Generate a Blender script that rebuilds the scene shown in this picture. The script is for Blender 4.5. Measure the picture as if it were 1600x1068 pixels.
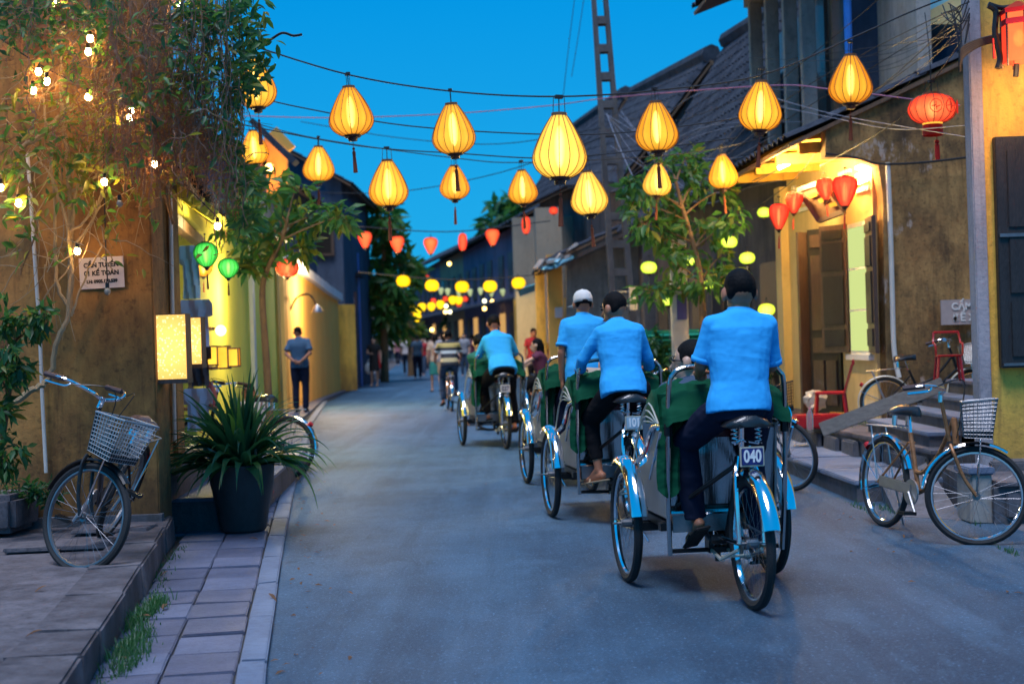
import bpy, math, random
from mathutils import Vector, Matrix, Euler
R = math.radians
rnd = random.Random(7)
for o in list(bpy.data.objects): bpy.data.objects.remove(o)
SC = bpy.context.scene
COL = SC.collection

# ------------------------------------------------------------------ camera, sky, sun, exposure
F = 2222.2; ROLL = R(1.8); PIT = R(0.1); EYE = Vector((0, 0, 1.36))
_f = Vector((0, math.cos(PIT), -math.sin(PIT))); _r0 = Vector((1, 0, 0)); _u0 = Vector((0, math.sin(PIT), math.cos(PIT)))
_r = _r0*math.cos(ROLL) - _u0*math.sin(ROLL); _u = _u0*math.cos(ROLL) + _r0*math.sin(ROLL)
cam_d = bpy.data.cameras.new('camera'); cam = bpy.data.objects.new('camera', cam_d); COL.objects.link(cam)
cam_d.lens = 50; cam_d.sensor_width = 36; cam_d.clip_start = 0.1; cam_d.clip_end = 2000
cam.matrix_world = Matrix(((_r.x, _u.x, -_f.x, 0), (_r.y, _u.y, -_f.y, 0), (_r.z, _u.z, -_f.z, EYE.z), (0, 0, 0, 1)))
cam_d.dof.use_dof = True; cam_d.dof.focus_distance = 8.4; cam_d.dof.aperture_fstop = 2.5
SC.camera = cam

W = bpy.data.worlds.new('World'); SC.world = W; W.use_nodes = True
wn = W.node_tree.nodes; wl = W.node_tree.links; wn.clear()
sky = wn.new('ShaderNodeTexSky'); sky.sky_type = 'NISHITA'; sky.sun_disc = False
sky.sun_elevation = R(4); sky.sun_rotation = R(200); sky.air_density = 1.5; sky.dust_density = 0.3; sky.ozone_density = 4
tint = wn.new('ShaderNodeMix'); tint.data_type = 'RGBA'; tint.blend_type = 'MULTIPLY'; tint.inputs[0].default_value = 1
wl.new(sky.outputs[0], tint.inputs[6]); tint.inputs[7].default_value = (0.10, 0.95, 1.6, 1)
# the even cyan of deep dusk laid over the physical sky, a little paler towards the horizon
tc = wn.new('ShaderNodeTexCoord'); sp = wn.new('ShaderNodeSeparateXYZ'); wl.new(tc.outputs['Generated'], sp.inputs[0])
rp = wn.new('ShaderNodeValToRGB'); wl.new(sp.outputs[2], rp.inputs[0])
rp.color_ramp.elements[0].position = 0.0; rp.color_ramp.elements[0].color = (0.12, 2.9, 5.7, 1)
rp.color_ramp.elements[1].position = 0.24; rp.color_ramp.elements[1].color = (0.0, 1.95, 5.0, 1)
dusk = wn.new('ShaderNodeMix'); dusk.data_type = 'RGBA'; dusk.inputs[0].default_value = 0.9
wl.new(tint.outputs[2], dusk.inputs[6]); wl.new(rp.outputs[0], dusk.inputs[7])
bg = wn.new('ShaderNodeBackground'); bg.inputs[1].default_value = 0.1
wo = wn.new('ShaderNodeOutputWorld'); wl.new(dusk.outputs[2], bg.inputs[0]); wl.new(bg.outputs[0], wo.inputs[0])

sun_d = bpy.data.lights.new('sun', 'SUN'); sun = bpy.data.objects.new('sun', sun_d); COL.objects.link(sun)
sun_d.energy = 2.25; sun_d.angle = R(26); sun_d.color = (0.84, 0.86, 1.0)
sun.rotation_euler = (R(20), 0, R(-20))
SC.view_settings.view_transform = 'Standard'; SC.view_settings.look = 'None'
SC.view_settings.exposure = 0.70; SC.view_settings.gamma = 1.0; SC.view_settings.use_curve_mapping = False

def at(px, py, Y):
    d = _f + _r*((px-800)/F) - _u*((py-534)/F); return EYE + d*(Y/d.y)
def gp(px, py, z=0.0):
    d = _f + _r*((px-800)/F) - _u*((py-534)/F); return EYE + d*((z-EYE.z)/d.z)

# ------------------------------------------------------------------ object bookkeeping
def tag(o, label=None, cat=None, group=None, kind=None):
    if label: o['label'] = label
    if cat: o['category'] = cat
    if group: o['group'] = group
    if kind: o['kind'] = kind
    return o
def empty(name, loc=(0, 0, 0), rz=0, label=None, cat=None, group=None):
    o = bpy.data.objects.new(name, None); COL.objects.link(o); o.location = loc; o.rotation_euler = (0, 0, rz)
    o.empty_display_size = .1
    return tag(o, label, cat, group)
KIDS = {}
def link(name, me, parent=None, loc=None, rot=None, scale=None, kind=None):
    o = bpy.data.objects.new(name, me); COL.objects.link(o)
    if parent: o.parent = parent; KIDS.setdefault(parent.name, []).append(o)
    if loc is not None: o.location = loc
    if rot is not None: o.rotation_euler = rot
    if scale is not None: o.scale = scale if hasattr(scale, '__len__') else (scale,)*3
    if kind: o['kind'] = kind
    return o
def copy_tree(o, parent=None, skip=()):
    c = o.copy(); COL.objects.link(c); c.parent = parent
    if parent: KIDS.setdefault(parent.name, []).append(c)
    for ch in KIDS.get(o.name, []):
        if ch.name.split('.')[0] not in skip: copy_tree(ch, c, skip)
    return c

# ------------------------------------------------------------------ mesh builder
class MB:
    def __init__(s): s.v = []; s.f = []
    def add(s, vs, fs, M=None):
        b = len(s.v)
        s.v += [tuple(M @ Vector(v)) for v in vs] if M else [tuple(v) for v in vs]
        s.f += [tuple(b+i for i in f) for f in fs]; return s
    def box(s, c, d, rot=None, taper=1.0, jit=0):
        hx, hy, hz = d[0]/2, d[1]/2, d[2]/2
        vs = [(sx*hx*(taper if sz > 0 else 1), sy*hy*(taper if sz > 0 else 1), sz*hz) for sz in (-1, 1) for sx, sy in ((-1, -1), (1, -1), (1, 1), (-1, 1))]
        if jit: vs = [(x+rnd.uniform(-jit, jit), y+rnd.uniform(-jit, jit), z+rnd.uniform(-jit, jit)) for x, y, z in vs]
        M = Matrix.Translation(Vector(c))
        if rot is not None: M = M @ (rot if isinstance(rot, Matrix) else Euler(rot).to_matrix().to_4x4())
        return s.add(vs, [(3, 2, 1, 0), (4, 5, 6, 7), (0, 1, 5, 4), (1, 2, 6, 5), (2, 3, 7, 6), (3, 0, 4, 7)], M)
    def b2(s, x0, x1, y0, y1, z0, z1): return s.box(((x0+x1)/2, (y0+y1)/2, (z0+z1)/2), (x1-x0, y1-y0, z1-z0))
    def beam(s, a, b, w, h):          # square bar between two points
        a = Vector(a); b = Vector(b); d = b-a; q = d.to_track_quat('Y', 'Z').to_matrix().to_4x4()
        return s.box((a+b)/2, (w, d.length, h), q)
    def tube(s, pts, r, n=8, closed=False, caps=True, flat=1.0):
        pts = [Vector(p) for p in pts]; m = len(pts)
        rs = list(r) if hasattr(r, '__len__') else [r]*m
        t = []
        for i in range(m):
            if closed: d = pts[(i+1) % m]-pts[i-1]
            else: d = pts[min(i+1, m-1)]-pts[max(i-1, 0)]
            t.append(d.normalized() if d.length > 1e-9 else Vector((0, 0, 1)))
        up = Vector((0, 0, 1)) if abs(t[0].z) < .9 else Vector((1, 0, 0))
        nrm = (up - t[0]*up.dot(t[0])).normalized(); vs = []
        for i in range(m):
            nrm = nrm - t[i]*nrm.dot(t[i])
            nrm = nrm.normalized() if nrm.length > 1e-6 else t[i].orthogonal().normalized()
            bi = t[i].cross(nrm)
            for k in range(n):
                a = 2*math.pi*k/n
                vs.append(pts[i]+(nrm*math.cos(a)+bi*math.sin(a)*flat)*rs[i])
        fs = []
        for i in range(m if closed else m-1):
            j = (i+1) % m
            for k in range(n):
                k2 = (k+1) % n; fs.append((i*n+k, j*n+k, j*n+k2, i*n+k2)[::-1])
        if caps and not closed: fs += [tuple(range(n)), tuple(range((m-1)*n, m*n))[::-1]]
        return s.add(vs, fs)
    def lathe(s, prof, n=16, c=(0, 0, 0), M=None, scallop=0, ribs=1, caps=True):
        vs = []
        for (r, z) in prof:
            for k in range(n):
                a = 2*math.pi*k/n; q = r*(1-scallop*(0.5-0.5*math.cos(a*ribs)) if scallop else 1)
                vs.append((c[0]+q*math.cos(a), c[1]+q*math.sin(a), c[2]+z))
        fs = []
        for i in range(len(prof)-1):
            for k in range(n):
                k2 = (k+1) % n; fs.append((i*n+k, i*n+k2, (i+1)*n+k2, (i+1)*n+k))
        if caps: fs += [tuple(range(n))[::-1], tuple(range((len(prof)-1)*n, len(prof)*n))]
        return s.add(vs, fs, M)
    def ball(s, c, r, n=12, m=8, rot=None):
        r = r if hasattr(r, '__len__') else (r, r, r)
        M = Matrix.Translation(Vector(c))
        if rot is not None: M = M @ (rot if isinstance(rot, Matrix) else Euler(rot).to_matrix().to_4x4())
        vs = [(0, 0, -r[2])]; fs = []
        for i in range(1, m):
            ph = -math.pi/2+math.pi*i/m
            for k in range(n):
                a = 2*math.pi*k/n; vs.append((r[0]*math.cos(ph)*math.cos(a), r[1]*math.cos(ph)*math.sin(a), r[2]*math.sin(ph)))
        vs.append((0, 0, r[2])); L = len(vs)-1
        for k in range(n):
            fs.append((0, 1+(k+1) % n, 1+k)); fs.append((L, L-n+k, L-n+(k+1) % n))
        for i in range(m-2):
            for k in range(n):
                k2 = (k+1) % n; b = 1+i*n; fs.append((b+k, b+k2, b+n+k2, b+n+k))
        return s.add(vs, fs, M)
    def cap(s, a, b, ra, rb, n=12):   # tapered capsule with round ends
        a = Vector(a); b = Vector(b); d = (b-a); L = d.length; d = d.normalized() if L > 1e-6 else Vector((0, 0, 1))
        pts = []; rs = []
        for i in range(4):
            t = R(90*(1-i/3.)); pts.append(a-d*ra*math.sin(t)); rs.append(max(ra*math.cos(t), .0005))
        for i in range(4):
            t = R(90*(i/3.)); pts.append(b+d*rb*math.sin(t)); rs.append(max(rb*math.cos(t), .0005))
        return s.tube(pts, rs, n)
    def sheet(s, P4, t=0.004):        # quad with thickness
        a, b, c, d = [Vector(p) for p in P4]; n = (b-a).cross(d-a).normalized()*t
        return s.add([a, b, c, d, a+n, b+n, c+n, d+n], [(3, 2, 1, 0), (4, 5, 6, 7), (0, 1, 5, 4), (1, 2, 6, 5), (2, 3, 7, 6), (3, 0, 4, 7)])
    def prism(s, poly, z0, z1):       # xy polygon (ccw) extruded in z
        n = len(poly)
        return s.add([(x, y, z0) for x, y in poly]+[(x, y, z1) for x, y in poly],
                     [tuple(range(n))[::-1], tuple(range(n, 2*n))]+[(i, (i+1) % n, n+(i+1) % n, n+i) for i in range(n)])
    def wallpoly(s, pts, nrm_off):    # any planar polygon of 3D points given thickness nrm_off
        n = len(pts); o = Vector(nrm_off); P = [Vector(p) for p in pts]
        return s.add(P+[p+o for p in P], [tuple(range(n)), tuple(range(n, 2*n))[::-1]]+[(i, n+i, n+(i+1) % n, (i+1) % n) for i in range(n)])
    def mesh(s, name, m, smooth=False, angle=35, bevel=0):
        me = bpy.data.meshes.new(name); me.from_pydata(s.v, [], s.f); me.validate(); me.update()
        me.materials.append(m)
        import bmesh
        bm = bmesh.new(); bm.from_mesh(me)
        if bevel:
            bmesh.ops.bevel(bm, geom=[e for e in bm.edges if len(e.link_faces) == 2 and e.calc_face_angle(0) > .5], offset=bevel, segments=2, affect='EDGES', clamp_overlap=True)
        bmesh.ops.recalc_face_normals(bm, faces=bm.faces); bm.to_mesh(me); bm.free()
        if smooth:
            me.shade_smooth(); me.set_sharp_from_angle(angle=R(angle))
        return me
    def build(s, name, m, parent=None, smooth=False, angle=35, bevel=0, loc=None, rot=None, kind=None, **kw):
        o = link(name, s.mesh(name, m, smooth, angle, bevel), parent, loc, rot, kind=kind)
        if kw: tag(o, **kw)
        return o

def bez(pts, n=8):                    # Catmull-Rom through points
    P = [Vector(p) for p in pts]; out = []
    for i in range(len(P)-1):
        p0 = P[max(i-1, 0)]; p1 = P[i]; p2 = P[i+1]; p3 = P[min(i+2, len(P)-1)]
        for k in range(n):
            t = k/n
            out.append(.5*((2*p1)+(-p0+p2)*t+(2*p0-5*p1+4*p2-p3)*t*t+(-p0+3*p1-3*p2+p3)*t**3))
    out.append(P[-1]); return out

# ------------------------------------------------------------------ materials
def _n(nt, t, **kw):
    n = nt.nodes.new(t)
    for k, v in kw.items(): setattr(n, k, v)
    return n
def mat(name, col, rough=.6, metal=0, var=.15, vs=6.0, bump=0.0, bs=60.0, spec=.5, sheen=0, trans=0, alpha=1, stretch=(1, 1, 1), coat=0):
    m = bpy.data.materials.new(name); m.use_nodes = True; nt = m.node_tree; L = nt.links
    b = nt.nodes['Principled BSDF']; b.inputs['Roughness'].default_value = rough; b.inputs['Metallic'].default_value = metal
    b.inputs['Specular IOR Level'].default_value = spec; b.inputs['Coat Weight'].default_value = coat
    if trans: b.inputs['Transmission Weight'].default_value = trans
    if alpha < 1: b.inputs['Alpha'].default_value = alpha
    if sheen: b.inputs['Sheen Weight'].default_value = sheen
    tcn = _n(nt, 'ShaderNodeTexCoord'); mp = _n(nt, 'ShaderNodeMapping'); L.new(tcn.outputs['Object'], mp.inputs[0]); mp.inputs['Scale'].default_value = stretch
    nz = _n(nt, 'ShaderNodeTexNoise'); nz.inputs['Scale'].default_value = vs; nz.inputs['Detail'].default_value = 6; nz.inputs['Roughness'].default_value = .65
    L.new(mp.outputs[0], nz.inputs[0])
    mx = _n(nt, 'ShaderNodeMix', data_type='RGBA'); L.new(nz.outputs[0], mx.inputs[0])
    mx.inputs[6].default_value = tuple(max(0, c*(1-2*var)) for c in col[:3])+(1,); mx.inputs[7].default_value = tuple(min(1, c*(1+2*var)) for c in col[:3])+(1,)
    L.new(mx.outputs[2], b.inputs['Base Color'])
    if bump:
        n2 = _n(nt, 'ShaderNodeTexNoise'); n2.inputs['Scale'].default_value = bs; n2.inputs['Detail'].default_value = 5; L.new(mp.outputs[0], n2.inputs[0])
        bp = _n(nt, 'ShaderNodeBump'); bp.inputs['Strength'].default_value = bump; bp.inputs['Distance'].default_value = .02
        L.new(n2.outputs[0], bp.inputs['Height']); L.new(bp.outputs[0], b.inputs['Normal'])
    return m
def stained(name, base, light, dark, amt=.5, amt2=.4, sc=1.2, rough=.9, bump=.35, streak=.35, spots=.3, peel=None, spot_sc=22, spec=.25, gsc=14, damp=None):
    """old plaster or stone: broad tone patches, vertical water streaks, mould, peeled flakes, fine grain"""
    m = bpy.data.materials.new(name); m.use_nodes = True; nt = m.node_tree; L = nt.links
    b = nt.nodes['Principled BSDF']; b.inputs['Roughness'].default_value = rough; b.inputs['Specular IOR Level'].default_value = spec
    tcn = _n(nt, 'ShaderNodeTexCoord')
    def noise(scale, st=(1, 1, 1), det=8, ro=.6, off=0):
        mp = _n(nt, 'ShaderNodeMapping'); mp.inputs['Scale'].default_value = st; mp.inputs['Location'].default_value = (off, off*.7, off*1.3); L.new(tcn.outputs['Object'], mp.inputs[0])
        z = _n(nt, 'ShaderNodeTexNoise'); z.inputs['Scale'].default_value = scale; z.inputs['Detail'].default_value = det; z.inputs['Roughness'].default_value = ro
        L.new(mp.outputs[0], z.inputs[0]); return z.outputs[0]
    def ramp(x, a, c):
        r_ = _n(nt, 'ShaderNodeMapRange'); r_.inputs['From Min'].default_value = a; r_.inputs['From Max'].default_value = c; L.new(x, r_.inputs['Value']); return r_.outputs[0]
    def mul(x, k):
        q = _n(nt, 'ShaderNodeMath', operation='MULTIPLY'); L.new(x, q.inputs[0])
        if isinstance(k, (int, float)): q.inputs[1].default_value = k
        else: L.new(k, q.inputs[1])
        return q.outputs[0]
    def mix(fac, c0, c1):
        q = _n(nt, 'ShaderNodeMix', data_type='RGBA'); L.new(fac, q.inputs[0])
        for i, c in ((6, c0), (7, c1)):
            if hasattr(c, '__len__'): q.inputs[i].default_value = tuple(c)+(1,)
            else: L.new(c, q.inputs[i])
        return q.outputs[2]
    c = mix(mul(ramp(noise(sc), .35, .7), amt), base, light)
    c = mix(mul(ramp(noise(sc*3.1, (1, 1, streak), 9, .7, 5), .42, .72), amt2), c, dark)
    c = mix(mul(ramp(noise(sc*.8, (1, 1, .8), 6, .7, 11), .5, .66), amt2*.9), c, dark)
    c = mix(mul(ramp(noise(sc*spot_sc, (1, 1, 1), 3, .6, 2), .55, .72), spots), c, dark)
    c = mix(mul(ramp(noise(sc*2.6, (2.4, 2.4, .16), 6, .7, 17), .55, .68), amt2*.6), c, dark)
    if damp:   # damp rising from the ground
        gz = _n(nt, 'ShaderNodeNewGeometry'); sz = _n(nt, 'ShaderNodeSeparateXYZ'); L.new(gz.outputs['Position'], sz.inputs[0])
        ad_ = _n(nt, 'ShaderNodeMath', operation='MULTIPLY_ADD'); L.new(noise(2.2, (1, 1, 1), 6, .65, 91), ad_.inputs[0]); ad_.inputs[1].default_value = 1.3; L.new(sz.outputs[2], ad_.inputs[2])
        c = mix(mul(ramp(ad_.outputs[0], damp[1]+.55, damp[0]+.45), .8), c, dark)
    if spot_sc > 60:
        vr = _n(nt, 'ShaderNodeTexVoronoi', feature='DISTANCE_TO_EDGE'); vr.inputs['Scale'].default_value = .42
        wv = _n(nt, 'ShaderNodeVectorMath', operation='MULTIPLY_ADD'); nzc = _n(nt, 'ShaderNodeTexNoise'); nzc.inputs['Scale'].default_value = 2.2; nzc.inputs['Detail'].default_value = 5; L.new(tcn.outputs['Object'], nzc.inputs[0])
        L.new(nzc.outputs[1], wv.inputs[0]); wv.inputs[1].default_value = (1.1, 1.1, 0); L.new(tcn.outputs['Object'], wv.inputs[2]); L.new(wv.outputs[0], vr.inputs[0])
        ck_ = ramp(vr.outputs['Distance'], .0045, .0)
        c = mix(mul(mul(ck_, ramp(noise(.35, (1, 1, 1), 3, .5, 77), .50, .56)), .75), c, dark)
        c = mix(mul(ramp(noise(.55, (1.6, .45, 1), 4, .6, 41), .46, .56), .40), c, dark)
        c = mix(mul(ramp(noise(1.0, (2.6, .10, 1), 5, .65, 61), .48, .66), .45), c, light)
        c = mix(mul(ramp(noise(.8, (3.1, .10, 1), 5, .65, 71), .52, .68), .55), c, dark)
        c = mix(mul(ramp(noise(2.2, (1, .35, 1), 6, .7, 51), .56, .62), .35), c, light)
        c = mix(mul(ramp(noise(sc*spot_sc*1.4, (1, 1, 1), 3, .6, 8), .58, .75), spots), c, tuple(min(1, v*2.2) for v in light))
    if peel:
        pk = ramp(mul(noise(sc*5.5, (1, 1, .4), 8, .8, 21), ramp(noise(sc*1.1, (1, 1, 1), 3, .5, 31), .35, .6)), .50, .58)
        c = mix(mul(pk, .75), c, peel)
    L.new(c, b.inputs['Base Color'])
    bp = _n(nt, 'ShaderNodeBump'); bp.inputs['Strength'].default_value = bump; bp.inputs['Distance'].default_value = .02
    L.new(noise(sc*gsc, (1, 1, 1), 10, .7, 3), bp.inputs['Height']); L.new(bp.outputs[0], b.inputs['Normal'])
    return m
def emis(name, col, strength, col2=None):
    m = bpy.data.materials.new(name); m.use_nodes = True; nt = m.node_tree; nt.nodes.clear()
    e = _n(nt, 'ShaderNodeEmission'); e.inputs[0].default_value = tuple(col)+(1,); e.inputs[1].default_value = strength
    o = _n(nt, 'ShaderNodeOutputMaterial'); nt.links.new(e.outputs[0], o.inputs[0]); return m
def shade(name, core, rim, s_core, s_rim, through=.12, power=2.2, marble=0):
    """lit lantern cloth: emission raised where it faces the viewer, imitating lamp light scattered through the cloth"""
    m = bpy.data.materials.new(name); m.use_nodes = True; nt = m.node_tree; nt.nodes.clear(); L = nt.links
    lw = _n(nt, 'ShaderNodeLayerWeight'); lw.inputs[0].default_value = .5
    inv = _n(nt, 'ShaderNodeMath', operation='SUBTRACT'); inv.inputs[0].default_value = 1; L.new(lw.outputs['Facing'], inv.inputs[1])
    pw = _n(nt, 'ShaderNodeMath', operation='POWER'); L.new(inv.outputs[0], pw.inputs[0]); pw.inputs[1].default_value = power
    tcn = _n(nt, 'ShaderNodeTexCoord'); nz = _n(nt, 'ShaderNodeTexNoise'); nz.inputs['Scale'].default_value = 9; nz.inputs['Detail'].default_value = 5; L.new(tcn.outputs['Object'], nz.inputs[0])
    mx = _n(nt, 'ShaderNodeMix', data_type='RGBA'); L.new(pw.outputs[0], mx.inputs[0])
    mx.inputs[6].default_value = tuple(c*s_rim for c in rim)+(1,); mx.inputs[7].default_value = tuple(c*s_core for c in core)+(1,)
    e = _n(nt, 'ShaderNodeEmission'); L.new(mx.outputs[2], e.inputs[0])
    ms = _n(nt, 'ShaderNodeMapRange'); L.new(nz.outputs[0], ms.inputs['Value']); ms.inputs['To Min'].default_value = .72; ms.inputs['To Max'].default_value = 1.28
    oi = _n(nt, 'ShaderNodeObjectInfo'); rr = _n(nt, 'ShaderNodeMapRange'); L.new(oi.outputs['Random'], rr.inputs['Value']); rr.inputs['To Min'].default_value = .84; rr.inputs['To Max'].default_value = 1.12
    mm = _n(nt, 'ShaderNodeMath', operation='MULTIPLY'); L.new(ms.outputs[0], mm.inputs[0]); L.new(rr.outputs[0], mm.inputs[1]); L.new(mm.outputs[0], e.inputs[1])
    df = _n(nt, 'ShaderNodeBsdfDiffuse'); df.inputs[0].default_value = tuple(c*.35 for c in rim)+(1,)
    ad = _n(nt, 'ShaderNodeAddShader'); L.new(e.outputs[0], ad.inputs[0]); L.new(df.outputs[0], ad.inputs[1])
    tr = _n(nt, 'ShaderNodeBsdfTransparent'); tr.inputs[0].default_value = (1, .8, .45, 1)
    mz = _n(nt, 'ShaderNodeMixShader'); mz.inputs[0].default_value = through; L.new(ad.outputs[0], mz.inputs[1]); L.new(tr.outputs[0], mz.inputs[2])
    o = _n(nt, 'ShaderNodeOutputMaterial'); L.new(mz.outputs[0], o.inputs[0]); return m

M = {}
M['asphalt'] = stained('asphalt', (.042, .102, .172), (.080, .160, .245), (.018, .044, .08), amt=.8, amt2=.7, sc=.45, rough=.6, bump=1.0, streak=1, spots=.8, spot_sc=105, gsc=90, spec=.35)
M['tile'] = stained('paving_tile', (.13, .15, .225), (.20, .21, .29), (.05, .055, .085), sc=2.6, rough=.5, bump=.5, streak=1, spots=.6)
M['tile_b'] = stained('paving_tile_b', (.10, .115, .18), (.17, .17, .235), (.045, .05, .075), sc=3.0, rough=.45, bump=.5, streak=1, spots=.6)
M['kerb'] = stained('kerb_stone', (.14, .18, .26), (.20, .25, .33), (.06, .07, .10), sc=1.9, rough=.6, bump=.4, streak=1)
M['cement'] = stained('cement', (.135, .125, .14), (.21, .19, .205), (.035, .03, .035), amt2=.7, sc=1.7, rough=.7, bump=.6, streak=.7, spots=.6)
M['cement_d'] = stained('cement_dark', (.11, .11, .13), (.18, .17, .18), (.05, .05, .045), sc=1.8, rough=.9, bump=.5, amt2=.7)
M['joint'] = mat('joint_dirt', (.05, .045, .04), .95, bump=.4)
M['wall_left'] = stained('ochre_plaster', (.37, .175, .055), (.52, .275, .08), (.06, .033, .02), amt=.75, amt2=.9, sc=1.1, streak=.45, spots=.5, bump=.4, damp=(.2, 1.0))
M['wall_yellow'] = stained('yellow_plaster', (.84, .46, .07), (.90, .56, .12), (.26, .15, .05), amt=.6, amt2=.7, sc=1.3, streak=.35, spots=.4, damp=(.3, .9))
M['wall_shop'] = stained('shop_yellow_plaster', (.84, .76, .09), (.88, .80, .15), (.5, .42, .08), amt=.5, amt2=.3, sc=.7, spots=.1)
M['wall_cream'] = stained('cream_plaster', (.80, .58, .26), (.84, .66, .34), (.45, .32, .14), amt=.5, amt2=.35, sc=.9, spots=.15)
M['wall_orange'] = stained('orange_plaster', (.82, .42, .09), (.86, .50, .13), (.45, .22, .06), amt=.5, amt2=.35, sc=.6, spots=.1)
M['wall_gable'] = stained('mouldy_gable_plaster', (.36, .19, .07), (.54, .33, .12), (.04, .028, .02), amt=.8, amt2=.85, sc=1.6, streak=.4, spots=.6, peel=(.5, .40, .34), damp=(.4, 1.6))
M['wall_dark'] = stained('dark_stained_plaster', (.11, .10, .10), (.17, .15, .15), (.035, .035, .04), amt=.6, amt2=.7, sc=.9, streak=.3, spots=.4)
M['wall_grey'] = stained('grey_stained_plaster', (.34, .31, .28), (.42, .38, .34), (.10, .09, .09), amt=.6, amt2=.75, sc=.7, streak=.25, spots=.4)
M['wall_blue'] = stained('blue_grey_plaster', (.055, .08, .13), (.09, .12, .18), (.02, .03, .05), amt=.6, amt2=.6, sc=.8, streak=.35, spots=.3)
M['pier'] = stained('grey_pier_plaster', (.36, .33, .35), (.45, .42, .43), (.12, .11, .12), amt=.6, amt2=.6, sc=1.8, streak=.2, spots=.4)
M['rooftile'] = stained('dark_roof_tile', (.036, .042, .058), (.085, .092, .11), (.012, .015, .02), amt=.8, amt2=.6, sc=2.5, streak=1, bump=.6, spec=.1)
M['white'] = mat('white_paint', (.75, .74, .72), .5, var=.08, bump=.1)
M['coping'] = stained('white_coping', (.72, .70, .72), (.8, .78, .78), (.4, .38, .4), sc=.8)
M['pipe'] = mat('pvc_pipe', (.62, .58, .52), .45, var=.12)
M['wood_dark'] = mat('dark_wood', (.085, .052, .040), .42, var=.35, vs=9, bump=.3, bs=30, stretch=(6, 6, .6), coat=.2)
M['wood_black'] = mat('black_painted_wood', (.022, .02, .02), .5, var=.3, vs=5, bump=.35, bs=26, stretch=(5, 5, .7))
M['wood_mid'] = mat('brown_wood', (.16, .085, .045), .55, var=.3, vs=8, bump=.3, bs=30, stretch=(6, 6, .8))
M['plank'] = mat('weathered_plank', (.24, .21, .18), .8, var=.3, vs=4, bump=.4, bs=20, stretch=(1, 8, 8))
M['chrome'] = mat('chrome', (.86, .86, .88), .12, 1, var=.04)
M['steel'] = mat('brushed_steel', (.50, .48, .47), .14, 1, var=.12, vs=3, bump=.05, bs=5, stretch=(20, 1, 1))
M['steel_d'] = mat('worn_grey_steel', (.22, .22, .23), .38, .8, var=.25, bump=.1)
M['alu'] = mat('dull_aluminium', (.5, .5, .5), .35, .9, var=.2)
M['black'] = mat('black_enamel', (.012, .012, .013), .35, .2, var=.2)
M['spoke'] = mat('dull_spoke', (.24, .24, .26), .3, 1, var=.05)
M['rubber'] = mat('tyre_rubber', (.014, .014, .015), .75, var=.3, bump=.3, bs=150)
M['rust'] = mat('rusty_brown_frame', (.30, .13, .05), .45, .35, var=.45, vs=18, bump=.2)
M['maroon'] = mat('maroon_frame', (.10, .015, .015), .4, .3)
M['cream_m'] = mat('cream_enamel', (.55, .5, .4), .4, .2)
M['saddle'] = mat('black_vinyl', (.016, .015, .016), .3, var=.2, bump=.15, bs=90, coat=.3)
M['saddle_b'] = mat('brown_vinyl', (.07, .04, .035), .4, var=.3, bump=.15)
M['grip'] = mat('brown_grip', (.06, .03, .028), .6)
M['canvas'] = mat('green_canvas', (.002, .085, .038), .6, var=.25, vs=9, bump=.5, bs=12, spec=.25)
M['pot'] = stained('dark_glazed_pot', (.05, .045, .048), (.075, .07, .07), (.025, .022, .022), sc=2, rough=.45, bump=.15, streak=.3)
M['red_plastic'] = mat('red_plastic', (.42, .012, .018), .3, var=.1)
M['skin'] = mat('tan_skin', (.40, .15, .075), .5, var=.15, vs=14, bump=.1, bs=80)
M['skin_l'] = mat('light_skin', (.55, .32, .22), .5, var=.1, vs=14)
M['hair'] = mat('black_hair', (.005, .004, .004), .7, var=.4, vs=50, bump=.3, bs=160, spec=.15, stretch=(1, 1, .3))
M['navy'] = mat('navy_trousers', (.012, .014, .032), .85, var=.25, bump=.6, bs=16, spec=.15)
M['blacktr'] = mat('black_trousers', (.007, .0065, .008), .85, var=.25, bump=.5, bs=16, spec=.15)
M['shirt'] = mat('light_blue_shirt', (.030, .40, .92), .8, var=.07, vs=5, bump=1.0, bs=9, spec=.2, stretch=(1, 1, 2.4))
def cloth(name, col, k=1.0):
    m = mat(name, col, .85, var=.06, vs=5, spec=.15); nt = m.node_tree; L = nt.links; b = nt.nodes['Principled BSDF']
    tcn = _n(nt, 'ShaderNodeTexCoord'); prev = None; acc = None
    for (rot, st, sc_, w_) in (((0, .5, 0), (1, 1, 2.8), 1.7, 1.0), ((0, -.7, .3), (1, 1, 2.6), 2.2, .8)):
        mp = _n(nt, 'ShaderNodeMapping'); mp.inputs['Rotation'].default_value = rot; mp.inputs['Scale'].default_value = st; L.new(tcn.outputs['Object'], mp.inputs[0])
        z = _n(nt, 'ShaderNodeTexNoise'); z.inputs['Scale'].default_value = sc_; z.inputs['Detail'].default_value = 2; z.inputs['Distortion'].default_value = .8; L.new(mp.outputs[0], z.inputs[0])
        a = _n(nt, 'ShaderNodeMath', operation='SUBTRACT'); L.new(z.outputs[0], a.inputs[0]); a.inputs[1].default_value = .5
        q = _n(nt, 'ShaderNodeMath', operation='ABSOLUTE'); L.new(a.outputs[0], q.inputs[0])
        r_ = _n(nt, 'ShaderNodeMath', operation='MULTIPLY'); L.new(q.outputs[0], r_.inputs[0]); r_.inputs[1].default_value = -w_
        if acc: s_ = _n(nt, 'ShaderNodeMath', operation='ADD'); L.new(acc, s_.inputs[0]); L.new(r_.outputs[0], s_.inputs[1]); acc = s_.outputs[0]
        else: acc = r_.outputs[0]
    bp = _n(nt, 'ShaderNodeBump'); bp.inputs['Strength'].default_value = .42*k; bp.inputs['Distance'].default_value = .07; L.new(acc, bp.inputs['Height']); L.new(bp.outputs[0], b.inputs['Normal'])
    return m
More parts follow.
